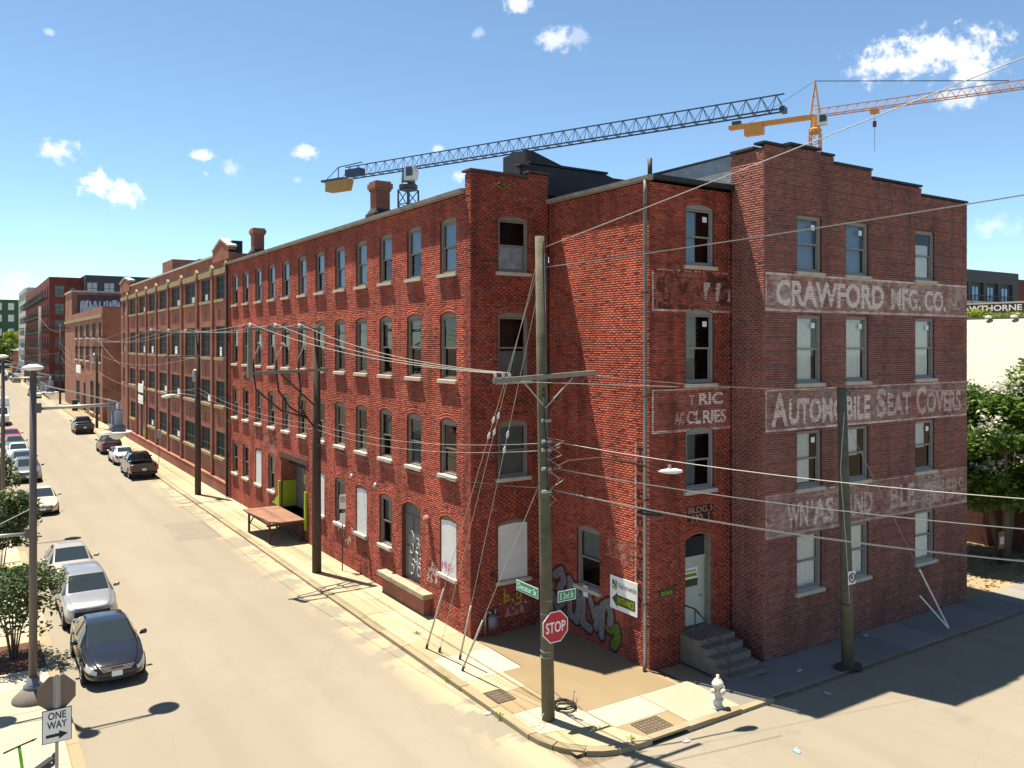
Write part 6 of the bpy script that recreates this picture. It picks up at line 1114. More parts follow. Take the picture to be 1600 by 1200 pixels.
# ================================================================== VEHICLES
def car_shell(secs, glass, lights, L):
    """secs: stations front to rear (x, w, zb, zmid, wbelt, zbelt, wroof, ztop). returns cage verts, faces, material slots
    slots: 0 paint 1 windscreen 2 side glass 3 rear glass 4 headlamp 5 tail lamp 6 black trim 7 plate-coloured chrome"""
    V = []; F = []; M = []; n = 16
    for x, w, zb, zm, wb, zbe, wr, zt in secs:
        half = [(.0, zb), (w * .82, zb), (w * .98, zb + .14), (w, zm), (wb, zbe), (wr, zt - .045), (wr * .92, zt - .012), (.0, zt)]
        ring = [(a, b) for a, b in half] + [(-a, b) for a, b in half[-2:0:-1]]
        V += [(x, a, b) for a, b in ring]; n = len(ring)
    S = len(secs)
    def slot(i, k):
        kk = k if k < 7 else n - 1 - k            # mirror onto the same strip index
        if kk == 4 and i in glass['side']: return 2
        if kk == 4 and i in glass.get('pillar', ()): return 6
        if kk in (6,) and i in glass['front'] or (kk == 5 and i in glass['front'] and False): return 1
        if kk in (6,) and i in glass['rear']: return 3
        if kk == 3 and i in lights['head']: return 4
        if kk in lights.get('tail_strip', (3,)) and i in lights['tail']: return 5
        if kk in (0, 1): return 6 if kk == 0 else 0
        return 0
    for i in range(S - 1):
        for k in range(n): F.append((i * n + k, i * n + (k + 1) % n, (i + 1) * n + (k + 1) % n, (i + 1) * n + k)); M.append(slot(i, k))
    for i, rev in ((0, True), (S - 1, False)):      # ends closed by quads across, low ones black
        for k in range(0, 7):
            a, b = i * n + k, i * n + k + 1; c, d = i * n + (n - k - 1) % n, i * n + (n - k) % n
            f = [v for j, v in enumerate((a, b, c, d)) if v not in (a, b, c, d)[:j]]
            if len(f) < 3: continue
            F.append(tuple(f[::-1] if not rev else f)); M.append((6 if (rev and k in (1, 3)) else 0))
    return V, F, M
def car_parts(kind):
    if kind == 'sedan':
        L = 4.82; secs = [(0, .60, .26, .46, .58, .58, .46, .63), (.10, .74, .20, .50, .70, .66, .56, .71), (.42, .87, .17, .55, .82, .75, .66, .82), (.9, .905, .17, .60, .85, .86, .72, .92), (1.30, .91, .17, .62, .86, .93, .76, .99), (2.16, .915, .17, .64, .865, .955, .63, 1.42), (2.62, .915, .17, .65, .865, .965, .60, 1.46), (2.72, .915, .17, .65, .865, .967, .60, 1.46), (3.35, .915, .18, .66, .865, .985, .58, 1.43), (4.05, .90, .20, .68, .85, 1.0, .66, 1.10), (4.5, .87, .22, .68, .82, .98, .64, 1.04), (4.74, .80, .26, .66, .75, .92, .58, .97), (L, .68, .32, .60, .64, .80, .52, .86)]
        glass = dict(side=(4, 5, 7), pillar=(6,), front=(4,), rear=(8,)); lights = dict(head=(0, 1), tail=(10, 11)); wx = (.92, 3.72); wr = .33; mirror = (1.72, .98)
    elif kind == 'suv':
        L = 4.65; secs = [(0, .64, .30, .52, .62, .74, .52, .82), (.10, .78, .24, .56, .75, .84, .60, .92), (.40, .89, .20, .62, .85, .94, .68, 1.02), (.95, .92, .20, .68, .87, 1.02, .72, 1.10), (1.22, .925, .20, .70, .875, 1.07, .78, 1.14), (2.02, .93, .20, .72, .88, 1.10, .67, 1.62), (2.45, .93, .20, .73, .88, 1.11, .64, 1.68), (2.56, .93, .20, .73, .88, 1.11, .64, 1.68), (3.55, .93, .21, .74, .88, 1.13, .63, 1.66), (4.15, .92, .22, .74, .87, 1.15, .62, 1.60), (4.5, .89, .26, .72, .85, 1.14, .66, 1.22), (4.6, .84, .30, .70, .80, 1.05, .64, 1.12), (L, .74, .36, .66, .70, .90, .58, .98)]
        glass = dict(side=(4, 5, 7, 8), pillar=(6,), front=(4,), rear=(9,)); lights = dict(head=(0, 1), tail=(10, 11)); wx = (.88, 3.6); wr = .36; mirror = (1.6, 1.12)
    else:
        L = 5.85; secs = [(0, .80, .42, .72, .78, .96, .66, 1.04), (.08, .90, .36, .76, .88, 1.06, .74, 1.12), (.35, .97, .32, .80, .95, 1.14, .78, 1.19), (1.1, .985, .32, .84, .96, 1.18, .80, 1.24), (1.55, .985, .32, .86, .96, 1.2, .82, 1.28), (2.15, .99, .32, .88, .96, 1.22, .70, 1.84), (2.65, .99, .32, .88, .96, 1.23, .70, 1.89), (2.75, .99, .32, .88, .96, 1.23, .70, 1.89), (3.62, .99, .33, .88, .96, 1.24, .69, 1.86), (3.82, .99, .33, .88, .96, 1.22, .76, 1.30), (3.92, .99, .33, .88, .965, 1.20, .88, 1.245), (5.5, .99, .38, .88, .965, 1.20, .88, 1.245), (5.78, .98, .42, .86, .955, 1.18, .87, 1.22), (L, .93, .50, .80, .91, 1.10, .84, 1.17)]
        glass = dict(side=(4, 5, 7), pillar=(6,), front=(4,), rear=(8,)); lights = dict(head=(0, 1), tail=(12,), tail_strip=(3,)); wx = (1.02, 4.6); wr = .41; mirror = (1.85, 1.3)
    V, F, M = car_shell(secs, glass, lights, L)
    V = [(x - L / 2, y, z) for x, y, z in V]
    me = bpy.data.meshes.new('shell'); me.from_pydata(V, [], F)
    dum = [bpy.data.materials.get('slot%d' % k) or bpy.data.materials.new('slot%d' % k) for k in range(8)]
    for d_ in dum: me.materials.append(d_)
    me.polygons.foreach_set('material_index', M); me.update(); nr = 14; cz_ = glass['front'][0]; cab = set(range(cz_, glass['rear'][0] + 2)); cr_ = []
    for e in me.edges:
        (i0, k0), (i1, k1) = divmod(e.vertices[0], nr), divmod(e.vertices[1], nr); k0, k1 = min(k0, nr - k0), min(k1, nr - k1)
        if k0 == k1 and i0 != i1: cr_.append({3: .35, 4: .75, 5: .55 if (i0 in cab and i1 in cab) else .45, 6: .55 if (i0 in cab and i1 in cab) else .2, 2: .3}.get(k0, 0.0))
        elif i0 == i1 and min(k0, k1) >= 4: cr_.append(.75 if i0 in (cz_, cz_ + 1, glass['rear'][0], glass['rear'][0] + 1) else 0.0)
        else: cr_.append(.5 if i0 == i1 and i0 in (0, len(secs) - 1) else 0.0)
    me.attributes.new('crease_edge', 'FLOAT', 'EDGE').data.foreach_set('value', cr_); bm = bmesh.new(); bm.from_mesh(me); bmesh.ops.recalc_face_normals(bm, faces=bm.faces); bm.to_mesh(me); bm.free()
    ob = bpy.data.objects.new('shell', me); COL.objects.link(ob); ss_ = ob.modifiers.new('s', 'SUBSURF'); ss_.levels = 2; ss_.render_levels = 2
    tmp = []
    def cutter(mb, mi=6):
        cm = mb.mesh('cut', dum); cm.polygons.foreach_set('material_index', [mi] * len(cm.polygons)); b_ = bmesh.new(); b_.from_mesh(cm); bmesh.ops.recalc_face_normals(b_, faces=b_.faces); b_.to_mesh(cm); b_.free()
        co = bpy.data.objects.new('cut', cm); COL.objects.link(co); tmp.append(co); bo = ob.modifiers.new('b', 'BOOLEAN'); bo.operation = 'DIFFERENCE'; bo.object = co; bo.solver = 'EXACT'
    for x in wx:
        for s in (-1, 1): cutter(MB().lathe([(wr + .07, -.22), (wr + .07, .22)], (x - L / 2, s * .93, wr), 24, axis='y'))
    if kind == 'pickup': cutter(MB().box(3.98 - L / 2, 5.68 - L / 2, -.80, .80, .78, 1.6))
    bpy.context.view_layer.update(); dg = bpy.context.evaluated_depsgraph_get(); ev = bpy.data.meshes.new_from_object(ob.evaluated_get(dg))
    for o in tmp + [ob]: bpy.data.objects.remove(o)
    n = len(ev.vertices); co = np.empty(n * 3); ev.vertices.foreach_get('co', co); co = co.reshape(-1, 3)
    groups = {}
    for p in ev.polygons:
        mi = p.material_index; key = mi
        if mi in (2, 4, 5, 3, 1): key = (mi, p.center.y > 0, ) if mi in (2, 4, 5) else mi
        if mi == 2: key = (2, p.center.y > 0, p.center.x > (secs[glass['pillar'][0]][0] - L / 2 + .05))
        groups.setdefault(key, []).append(tuple(p.vertices))
    out = {}
    for key, fs in groups.items():
        used = sorted({v for f in fs for v in f}); mp = {v: i for i, v in enumerate(used)}; m2 = bpy.data.meshes.new('carpart'); m2.from_pydata([tuple(co[v]) for v in used], [], [tuple(mp[v] for v in f) for f in fs]); m2.polygons.foreach_set('use_smooth', [True] * len(fs)); m2.update(); out[key] = m2
    bpy.data.meshes.remove(ev)
    return dict(parts=out, L=L, wx=wx, wr=wr, mirror=mirror, front=secs[0], rear=secs[-1], kind=kind)
KIT = {k: car_parts(k) for k in ('sedan', 'suv', 'pickup')}
TYM = {}
for k, kit in KIT.items():
    r = kit['wr']; ty = MB().lathe([(r * .62, -.10), (r * .93, -.115), (r, -.08), (r, .08), (r * .93, .115), (r * .62, .10)], (0, 0, 0), 24, axis='y').mesh('wheel', TYRE, True)
    rm = MB(); rm.lathe([(r * .64, -.095), (r * .66, -.105), (r * .60, -.108), (r * .56, -.07), (.07, -.075), (.06, -.1), (.01, -.1)], (0, 0, 0), 20, axis='y')
    for j in range(5):
        a = 2 * math.pi * j / 5; rm.beam((.05 * math.cos(a), -.095, .05 * math.sin(a)), (r * .61 * math.cos(a), -.10, r * .61 * math.sin(a)), .07, .02, up=(0, 1, 0))
    TYM[k] = (ty, rm.mesh('rim', RIM))
SLOT = {0: ('body', None), 1: ('windscreen', CGLASS), 2: ('side_window', CGLASS), 3: ('rear_window', CGLASS), 4: ('headlight', HEAD), 5: ('tail_light', TAIL), 6: ('black_trim', TRIMB)}
MESHC = {}
def car(kind, x, y, toward, pmat, label, group, detail=True, name=None):
    """toward = True: nose points at the viewer (-Y)"""
    kit = KIT[kind]; t = thing(name or {'sedan': 'parked_sedan', 'suv': 'parked_suv', 'pickup': 'parked_pickup'}[kind], (x, y, .005), label, {'sedan': 'car', 'suv': 'car', 'pickup': 'pickup'}[kind], group, R(90) if toward else R(-90))
    L = kit['L']
    for key, me in kit['parts'].items():
        mi = key[0] if isinstance(key, tuple) else key; nm, mt = SLOT[mi]; mt = mt or pmat; ck = (kind, key, mt.name)
        if ck not in MESHC: m2 = me.copy(); m2.name = nm; m2.materials.clear(); m2.materials.append(mt); MESHC[ck] = m2
        sub(MESHC[ck], nm, t)
    ty, rm = TYM[kind]
    for wx in kit['wx']:
        for s in (-1, 1): w_ = sub(ty, 'wheel', t, (wx - L / 2, s * .80 * (1.06 if kind == 'pickup' else 1), kit['wr']), (0, 0, 0 if s < 0 else math.pi)); sub(rm, 'rim', w_)
    if not detail: return t
    mx, mz = kit['mirror']
    for s in (-1, 1):
        m = MB(); c = Vector((mx - L / 2, s * (1.02 if kind != 'pickup' else 1.12), mz + .05)); m.tube([c + Vector((0, -.11 * s, -.06)), c + Vector((0, -.06 * s, -.02)), c, c + Vector((0, .08 * s, 0)), c + Vector((0, .11 * s, 0))], [.03, .06, .085, .08, .03], 8); sub(m.mesh('mirror', pmat, True), 'mirror', t)
    fx = -L / 2 + .0; z = kit['front'][3]
    sub(MB().box(fx - .015, fx + .12, -.26, .26, z - .12, z - .0).mesh('plate', WHITE), 'number_plate', t) if False else sub(MB().box(fx - .02, fx + .02, -.15, .15, z - .10, z + .06).mesh('plate', WHITE), 'number_plate', t)
    g_ = MB()
    for j in range(4): g_.box(fx - .012 + .01 * j, fx + .10, -.40 - .03 * j, .40 + .03 * j, z + .07 + j * .035, z + .085 + j * .035)
    sub(g_.mesh('grille_bars', CHROME), 'grille_bars', t)
    rx = L / 2; zr = kit['rear'][3]; sub(MB().box(rx - .04, rx + .015, -.15, .15, zr - .08, zr + .08).mesh('plate', WHITE), 'rear_plate', t)
    if kind == 'pickup':
        sub(MB().box(rx - .02, rx + .13, -.92, .92, .45, .62).mesh('bumper', TRIMB), 'rear_bumper', t); sub(MB().box(rx - .12, rx + .012, -.72, .72, .70, 1.19).mesh('tailgate', pmat), 'tailgate', t)
        for s in (-1, 1): sub(MB().box(rx - .20, rx + .016, s * .95 - .09 if s < 0 else .84, -.84 if s < 0 else .95 + .07, .74, 1.14).mesh('tail_light', TAIL), 'tail_light', t); sub(MB().box(-.75, 1.0, s * 1.0 - .07, s * 1.0 + .07, .40, .46).mesh('side_step', CHROME), 'side_step', t)
    # door seams and handles
    for s in (-1, 1):
        for xx in ((.12, 1.0) if kind != 'pickup' else (-.4, .5)): sub(MB().box(xx - .1, xx + .08, s * .90 - .03, s * .90 + .035, .82, .855).mesh('door_handle', pmat), 'door_handle', t)
    w_ = MB(); cw = {'sedan': (1.45, 1.02), 'suv': (1.34, 1.17), 'pickup': (1.6, 1.29)}[kind]
    for yy in (-.5, .1): w_.beam((cw[0] - L / 2 - .02, yy, cw[1] - .0), (cw[0] - L / 2 + .12, yy + .5, cw[1] + .08), .02, .015)
    sub(w_.mesh('wiper', TRIMB), 'wiper', t)
    return t
GL_, GR_ = 'cars parked along the near kerb', 'vehicles parked along the factory kerb'
BLK = paint('black', (.010, .010, .013), 0, .16); SIL = paint('silver', (.25, .25, .255), .5); PEARL = paint('champagne', (.34, .32, .28), .3); CRM = paint('cream', (.50, .45, .32), .1); GRY = paint('grey', (.13, .135, .14), .5); WHT = paint('white', (.58, .58, .57), .0); BLU_ = paint('steel_blue', (.10, .14, .19), .5); REDP = paint('red', (.38, .02, .03), .2); NAVY = paint('navy', (.016, .022, .04), .3); MAR = paint('maroon', (.06, .02, .025), .3)
car('sedan', 3.82, 30.35, True, BLK, 'glossy black sedan at the front of the near row, nose to the viewer', GL_); car('suv', 3.82, 36.3, True, SIL, 'silver SUV parked right behind the black sedan', GL_); car('sedan', 3.82, 42.3, True, PEARL, 'champagne silver sedan behind the silver SUV', GL_)
car('sedan', 3.82, 60.4, True, CRM, 'pale cream sedan parked alone in the middle of the near row', GL_); car('suv', 3.82, 74.6, True, GRY, 'grey SUV behind the pale cream sedan', GL_); car('sedan', 3.82, 81.6, True, BLU_, 'steel blue sedan behind the grey SUV', GL_); car('sedan', 3.82, 88.4, True, WHT, 'white sedan near the left edge of the near row', GL_); car('sedan', 3.82, 95.5, True, GRY, 'dark grey sedan between the white sedan and the red car', GL_); car('sedan', 3.82, 103.5, True, REDP, 'red car at the left edge of the near row', GL_)
car('suv', 3.82, 160, True, NAVY, 'dark SUV far down the near kerb beyond the white truck', GL_, False)
car('pickup', 11.4, 72.3, False, BLK, 'black pickup with red tail lights, nearest vehicle at the factory kerb', GR_); car('sedan', 11.45, 80.8, False, WHT, 'white sedan parked ahead of the black pickup', GR_); car('suv', 11.45, 89.2, False, MAR, 'dark maroon SUV behind the hanging lamp', GR_); car('pickup', 11.35, 110.7, False, NAVY, 'dark navy pickup beside the far brick factory', GR_)
for k, (kd, y, pm_, lab) in enumerate((('sedan', 186, WHT, 'white sedan parked before the yard fence far away'), ('suv', 194, REDP, 'red vehicle parked behind the white sedan far away'), ('suv', 262, GRY, 'grey SUV far down the street on the right'), ('suv', 272, NAVY, 'dark SUV farther on right behind the grey one'), ('sedan', 283, SIL, 'silver sedan far down the street on the right'), ('suv', 296, BLK, 'black SUV far down near the pale apartment wing'), ('sedan', 312, WHT, 'white sedan at the far end of the right row'))): car(kd, 11.0, y, False, pm_, lab, GR_, False)
# white box truck at the left edge
bt = thing('box_truck', (3.3, 128, 0), 'white box truck parked at the left edge beyond the red car', 'truck', GL_); MB().box(2.2, 4.5, 126.2, 131.5, .9, 3.4).build('cargo_box', WHT, bt); m = MB(); m.prism([(2.3, 126.1, .5), (2.3, 124.2, .5), (2.3, 124.0, 1.3), (2.3, 124.6, 1.5), (2.3, 125.2, 2.4), (2.3, 126.1, 2.4)], (2.1, 0, 0)); m.build('cab', WHT, bt); MB().prism([(2.45, 124.60, 1.55), (4.25, 124.60, 1.55), (4.2, 125.13, 2.3), (2.5, 125.13, 2.3)], (0, -.03, .02)).build('windscreen', CGLASS, bt)
for x in (2.45, 4.25):
    for y in (125, 130): MB().lathe([(.4, -.12), (.42, 0), (.4, .12)], (x, y, .42), 16, axis='x').build('wheel', TYRE, bt)
rd_ = thing('parked_car', (44.2, 15.3, 0), 'dark red car end showing at the right edge in the shade', 'car'); MB().box(43.4, 43.42, 14, 14.1, 0, .1)
bpy.data.objects.remove(rd_)
# ================================================================== STREET FURNITURE
hy = thing('fire_hydrant', (17.93, 16.75, ZW), 'weathered white fire hydrant on the corner pavement', 'hydrant'); o = (17.93, 16.75, ZW)
MB().lathe([(.17, 0), (.17, .05), (.13, .06), (.13, .22), (.165, .23), (.165, .27), (.12, .28), (.125, .60), (.16, .62), (.16, .66)], o, 18).build('barrel', HYD, hy, True); MB().lathe([(.17, .66), (.17, .69), (.145, .74), (.09, .82), (.045, .86), (.04, .94), (.0, .95)], o, 18).build('bonnet', HYD, hy, True)
for dx, dy, r in ((-.2, 0, .07), (.2, 0, .07), (0, -.2, .09)): 
    c = Vector(o) + Vector((0, 0, .52)); e = Vector((dx, dy, 0)); MB().tube([c + e * .5, c + e * .85, c + e * .86, c + e * 1.12, c + e * 1.3], [r * .8, r * .8, r, r, r * .4], 10).build('outlet_cap', HYD, hy, True)
ck = thing('cable_coil', (14.25, 19.15, ZW), 'coil of black cable lying on the pavement beside the corner pole', 'cable'); m = MB(); rk = random.Random(6); pts = []
for k in range(120): a = k * .33; r = .30 + .05 * math.sin(k * .37) + rk.uniform(-.02, .02); pts.append((14.25 + r * math.cos(a), 19.15 + r * math.sin(a), ZW + .03 + .0009 * k + rk.uniform(0, .012)))
m.tube(pts, .016, 6); m.build('coil', WIREB, ck, True); m = MB()
for k in range(5): a = rk.uniform(0, 6.28); p = Vector((14.25 + .3 * math.cos(a), 19.15 + .3 * math.sin(a), ZW + .1)); e = Vector((math.cos(a + 1), math.sin(a + 1), .6)); m.tube([p, p + e * .2, p + e * .35 + Vector((0, 0, -.02)), p + e * .55 - Vector((0, 0, .25))], .009, 5)
m.build('loose_end', WIREB, ck, True)
lo = MB().tube([(13.15, 18.6, ZW + .3), (12.9, 18.45, ZW + .1), (12.75, 18.6, ZW + .02), (12.95, 18.95, ZW + .02), (13.25, 18.7, ZW + .25)], .01, 5).build('wire_scrap', WIREM, None, True); tag(lo, 'loop of loose pale wire at the foot of the corner pole', 'wire')
def grate(cx, cy, w, d_, label, rz=0):
    t = thing('drain_grate', (cx, cy, ZW), label, 'grate'); m = MB(); z0, z1 = ZW + .004, ZW + .02; MB().box(cx - w / 2, cx + w / 2, cy - d_ / 2, cy + d_ / 2, ZW - .002, ZW + .006).build('backing', pm('grate_dirt', (.13, .10, .06), .95, .3, 6), t)
    m.box(cx - w / 2, cx + w / 2, cy - d_ / 2, cy - d_ / 2 + .03, z0, z1); m.box(cx - w / 2, cx + w / 2, cy + d_ / 2 - .03, cy + d_ / 2, z0, z1); m.box(cx - w / 2, cx - w / 2 + .03, cy - d_ / 2 + .03, cy + d_ / 2 - .03, z0, z1); m.box(cx + w / 2 - .03, cx + w / 2, cy - d_ / 2 + .03, cy + d_ / 2 - .03, z0, z1); m.build('grate_frame', CASTIRON, t)
    n = 7
    for k in range(1, n): x = cx - w / 2 + w * k / n; MB().box(x - .012, x + .012, cy - d_ / 2 + .03, cy + d_ / 2 - .03, z0, z1 - .003).build('bar', CASTIRON, t)
    for k in range(1, 5): y = cy - d_ / 2 + d_ * k / 5; MB().box(cx - w / 2 + .03, cx + w / 2 - .03, y - .01, y + .01, z0, z1 - .006).build('cross_bar', CASTIRON, t)
grate(13.12, 20.8, .62, .85, 'iron drain grate in the pavement left of the corner pole'); grate(15.6, 16.95, .95, .7, 'iron drain grate in the pavement before the hydrant')
for x, y, z, r, lab in ((22.2, 17.3, .075, .5, 'scrap of pale paper on shaded pavement below the brown wall'), (21.6, 15.8, .01, 1.2, 'scrap of pale paper on shaded road below the kerb'), (26.9, 18.1, .06, .2, 'crumpled paper at the foot of the brown wall'), (17.9, 14.0, .01, .8, 'flattened blue litter on the sunlit cross street'), (15.9, 15.95, .02, .3, 'crumpled white litter beside the kerb drain'), (12.35, 20.2, .02, .4, 'crumpled green litter in the gutter left of the grate')):
    m = MB(); rs = random.Random(int(x * 10)); n = 7; m.add([(0, 0, .03)] + [(.17 * rs.uniform(.6, 1.2) * math.cos(6.283 * k / n), .10 * rs.uniform(.6, 1.2) * math.sin(6.283 * k / n), rs.uniform(0, .02)) for k in range(n)], [(0, k + 1, (k + 1) % n + 1) for k in range(n)]); o = m.build('litter', pm('blue_litter', (.20, .30, .42), .6, .2, 9) if 'blue' in lab else pm('paper_litter', (.38, .39, .40), .7, .15, 9)); o.location = (x, y, z); o.rotation_euler = (0, 0, r); tag(o, lab, 'litter')
cb_ = thing('wheeled_bin', (14.0, 146, .1), 'green wheeled bin on the far pavement by the low building', 'bin'); MB().prism([(13.55, 145.6, .1), (14.35, 145.6, .1), (14.35, 146.4, .1), (13.55, 146.4, .1)], (0, 0, 1.5)).build('tub', pm('bin_green', (.035, .06, .03), .6, .1, 2), cb_); MB().box(13.45, 14.45, 145.5, 146.5, 1.6, 1.75).build('lid', pm('bin_lid', (.05, .07, .045), .6, .1, 2), cb_)
sc_ = thing('electric_scooter', (1.05, 22.9, .13), 'green shared electric scooter at the lower left corner', 'scooter', None); S = (1.0, 22.55)
MB().tube([(S[0] + .1, S[1] + .15, .25), (S[0], S[1], 1.1)], .035, 8).build('stem', pm('scooter_green', (.10, .42, .02), .5, .05, 2), sc_, True); MB().tube([(S[0] - .32, S[1] - .1, 1.08), (S[0], S[1], 1.13), (S[0] + .32, S[1] + .1, 1.16)], .022, 8).build('handlebar', TRIMB, sc_, True); MB().tube([(S[0] + .28, S[1] + .08, 1.14), (S[0] + .36, S[1] + .05, 1.20)], .015, 6).build('brake_lever', TRIMB, sc_)
MB().beam((S[0] + .1, S[1] + .15, .27), (S[0] + .75, S[1] + .95, .25), .16, .06).build('deck', TRIMB, sc_)
for p in ((S[0] + .06, S[1] + .1), (S[0] + .8, S[1] + 1.0)): MB().tube([(p[0] - .02, p[1] + .016, .24), (p[0] + .02, p[1] - .016, .24)], .11, 14).build('wheel', TYRE, sc_)
# ================================================================== TREES
def leaves(pts, size, mat, parent, name='crown', seed=0, flat=.4, tones=None):
    """leaf-sized folded faces at the given points, all turned differently"""
    rg = np.random.default_rng(seed); n = len(pts); P = np.array(pts); a = rg.normal(size=(n, 3)); a[:, 2] *= flat; a /= np.linalg.norm(a, axis=1)[:, None]; b = rg.normal(size=(n, 3)); b -= (b * a).sum(1)[:, None] * a; b /= np.linalg.norm(b, axis=1)[:, None]
    s = size * rg.uniform(.6, 1.35, n)[:, None]; c = np.cross(a, b); tip = P + a * s; base = P - a * s; l = P + b * s * .5 + c * s * .16; r = P - b * s * .5 + c * s * .16
    V = np.stack([base, l, tip, r], 1).reshape(-1, 3) - np.array(WLOC[parent.name]); F = np.arange(n * 4).reshape(-1, 4)
    me = bpy.data.meshes.new(name); me.vertices.add(n * 4); me.vertices.foreach_set('co', V.ravel()); me.loops.add(n * 4); me.loops.foreach_set('vertex_index', F.ravel().astype(np.int32)); me.polygons.add(n); me.polygons.foreach_set('loop_start', np.arange(0, n * 4, 4, dtype=np.int32)); me.polygons.foreach_set('loop_total', np.full(n, 4, dtype=np.int32)); me.update(calc_edges=True)
    t_ = rg.random(n) if tones is None else np.clip(tones + rg.normal(0, .15, n), 0, 1); me.attributes.new('tone', 'FLOAT', 'POINT').data.foreach_set('value', np.repeat(t_, 4).astype(np.float32)); me.materials.append(mat); o = bpy.data.objects.new(name, me); COL.objects.link(o); o.parent = parent; return o
def tree(name, base, height, spread, nst, nleaf, lsize, mat, label, seed, cat='tree', group=None, crown0=.35, blossom=0, lean=(0, 0)):
    rs = random.Random(seed); rg = np.random.default_rng(seed); t = thing(name, base, label, cat, group); B = Vector(base); m = MB(); tips = []
    for k in range(nst):
        a = 6.283 * k / nst + rs.uniform(-.5, .5); d_ = Vector((math.cos(a), math.sin(a), 0)); r0 = (.03 if nst > 3 else .022 * height) ; p = [B + d_ * .08, B + d_ * spread * .14 + Vector((0, 0, height * .3)), B + d_ * spread * .35 + Vector((lean[0] * .5, lean[1] * .5, height * .62)), B + d_ * spread * .55 + Vector((lean[0], lean[1], height * .86))]
        m.tube(p, [r0, r0 * .8, r0 * .5, r0 * .2], 7)
        for j in range(7):
            q = p[1].lerp(p[2], rs.random()) if j < 3 else p[2].lerp(p[3], rs.random()); e = Vector((rs.gauss(0, 1), rs.gauss(0, 1), rs.uniform(-.1, .9))).normalized() * spread * rs.uniform(.3, .65); m.tube([q, q + e * .5 + Vector((0, 0, .06 * height)), q + e], [r0 * .45, r0 * .25, r0 * .08], 5); tips += [q + e, q + e * .6, p[3]]
    m.build('trunk', BARK, t, True)
    cl = []
    for q in tips: cl.append((q, rs.uniform(.16, .30) * spread))
    zc = B.z + height * (crown0 + 1) / 2
    for k in range(int(len(tips) * .9)):
        u = Vector((rs.gauss(0, 1), rs.gauss(0, 1), rs.gauss(0, 1))).normalized() * rs.uniform(.55, 1.0); cl.append((Vector((B.x + lean[0] * .7 + u.x * spread, B.y + lean[1] * .7 + u.y * spread, zc + u.z * height * (1 - crown0) / 2)), rs.uniform(.14, .26) * spread))
    per = nleaf // len(cl); pts = []; tn = []
    for c, r in cl:
        v = rg.normal(size=(per, 3)); v /= np.linalg.norm(v, axis=1)[:, None]; v *= (rg.random(per) ** .45)[:, None] * r; v[:, 2] *= .7; pts.append(np.array(c) + v); tn.append(np.full(per, rs.uniform(.15, .85)))
    pts = np.concatenate(pts); tn = np.concatenate(tn); k = pts[:, 2] > B.z + .2; leaves(pts[k], lsize, mat, t, seed=seed, tones=tn[k])
    if blossom:
        P = []
        for c, r in cl:
            if rs.random() < .55 and c.z > B.z + height * .45:
                c2 = Vector(c) + Vector((rs.uniform(-.5, .3), rs.uniform(-.5, .5), .6)) * r; v = rg.normal(size=(blossom, 3)) * r * .28; P.append(np.array(c2) + v)
        o = leaves(np.concatenate(P), lsize * .8, BLOOM, t, 'blossom', seed + 1)
    return t
tree('crepe_myrtle', (1.25, 32.0, .15), 3.0, 1.6, 7, 4600, .08, LEAF_D, 'small multi-stemmed tree in the mulch bed beside the black sedan', 3, group='street trees on the near pavement', crown0=.42)
tree('crepe_myrtle', (1.2, 43.5, .15), 3.9, 1.6, 5, 9000, .08, LEAF_D, 'small multi-stemmed tree in the bed behind the lower lamp arm', 4, group='street trees on the near pavement', crown0=.3); tree('crepe_myrtle', (1.1, 57.5, .15), 3.9, 1.5, 5, 6000, .09, LEAF_D, 'small street tree at the left edge beside the cream sedan', 5, group='street trees on the near pavement', crown0=.3)
tree('crepe_myrtle', (1.0, 140, .1), 6.0, 2.6, 5, 4000, .16, LEAF_D, 'bushy tree at the left edge far down the street', 6, group='street trees on the near pavement', crown0=.2)
tree('flowering_tree', (41.6, 20.6, 0), 8.7, 4.5, 3, 62000, .13, LEAF_M, 'large leafy tree with cream blossom right of the factory', 12, crown0=.27, blossom=90, lean=(.3, .6))
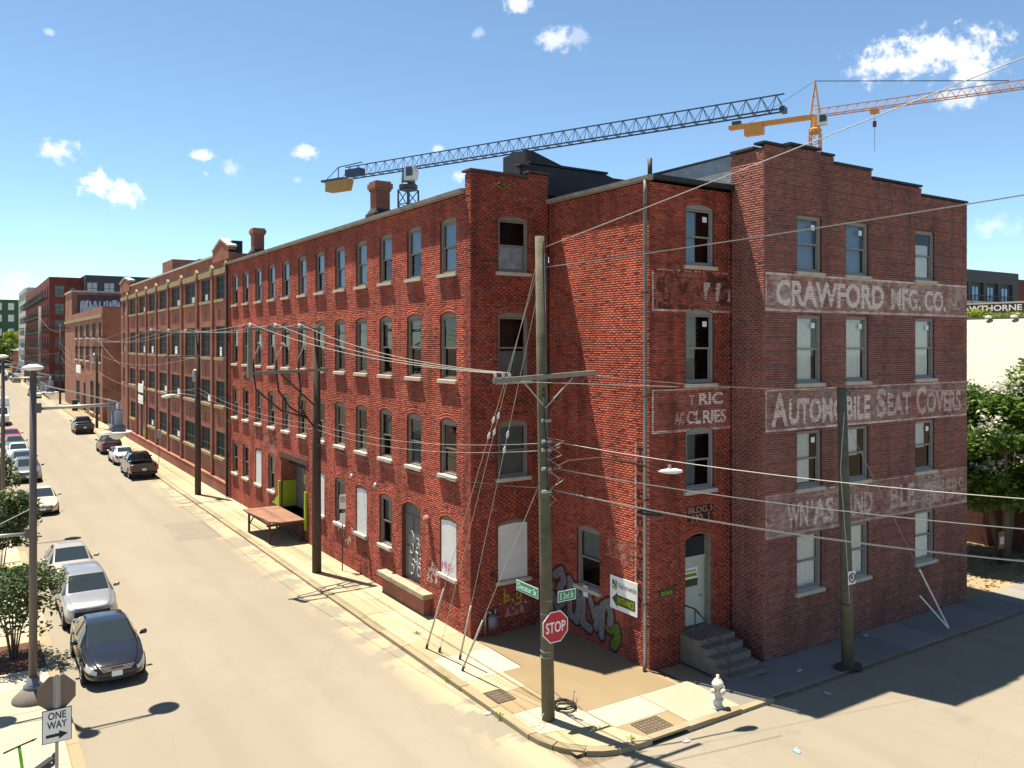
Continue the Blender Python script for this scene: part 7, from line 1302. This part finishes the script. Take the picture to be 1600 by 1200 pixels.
tree('far_street_tree', (9.5, 350, 0), 12, 6, 3, 3500, .5, LEAF_M, 'rounded green tree far down the street on the right', 21, group='trees at the street end', crown0=.15); tree('far_street_tree', (15.5, 395, 0), 16, 5, 3, 3000, .5, LEAF_Y, 'bright green tree before the distant green block', 22, group='trees at the street end', crown0=.2); tree('far_street_tree', (4, 400, 0), 12, 6, 3, 3000, .5, LEAF_M, 'low green tree at the very end of the street', 23, group='trees at the street end', crown0=.1)
vn = thing('roof_vine', (57, 26, 12), 'yellow green creeper growing along the white warehouse ridge', 'plant'); rg = np.random.default_rng(5); n = 6000; P = np.stack([56.4 + rg.random(n) * 1.2, 17 + rg.random(n) * 18, 12.0 + np.abs(rg.normal(0, .22, n))], 1); P[:, 2] += .5 * (np.sin(P[:, 1] * 1.1) > .8) * rg.random(n); leaves(P, .11, LEAF_Y, vn, 'foliage', 6)
m = MB()
for k in range(14): m.tube([(56.6, 17 + k * 1.2, 11.4), (56.8, 17.8 + k * 1.2, 12.4)], .02, 4)
m.build('stem', BARK, vn)
for (x, y, z), lab, n in (((16.1, 25.38, 16.15), 'small bright weed sprouting from the corner parapet brickwork', 40),):
    w_ = thing('parapet_weed', (x, y, z), lab, 'plant'); v = np.random.default_rng(2).normal(size=(n, 3)) * np.array([.14, .05, .08]); leaves(np.array([x, y - .06, z]) + v, .06, LEAF_Y, w_, 'foliage', 2)
for k, (x, y) in enumerate(((12.42, 19.7), (12.44, 22.8), (14.62, 16.6), (14.15, 17.6), (13.45, 26.9))):
    w_ = thing('pavement_weed', (x, y, .05), ('tuft of weed in the gutter left of the drain grate', 'tuft of weed in the kerb before the pale slabs', 'tuft of weed at the corner kerb below the stop sign', 'tuft of weed in the slab joint right of the corner pole', 'tuft of weed in the pavement joint near the guys')[k], 'plant'); v = np.random.default_rng(k).normal(size=(24, 3)) * np.array([.05, .07, .02]); leaves(np.array([x, y, ZW + .03]) + v, .04, LEAF_Y, w_, 'foliage', k)
lt = thing('leaf_litter', (40, 20, 0), 'fallen leaves scattered under the flowering tree', 'leaves'); rg = np.random.default_rng(9); n = 1200; P = np.stack([36 + rg.random(n) * 8, 18.6 + rg.random(n) * 7, np.full(n, .02)], 1); stuff(leaves(P, .09, pm('dry_leaf', (.30, .20, .07), .8, .3, 3), lt, 'leaf_scatter', 9, flat=.02)); lt['kind'] = 'stuff'
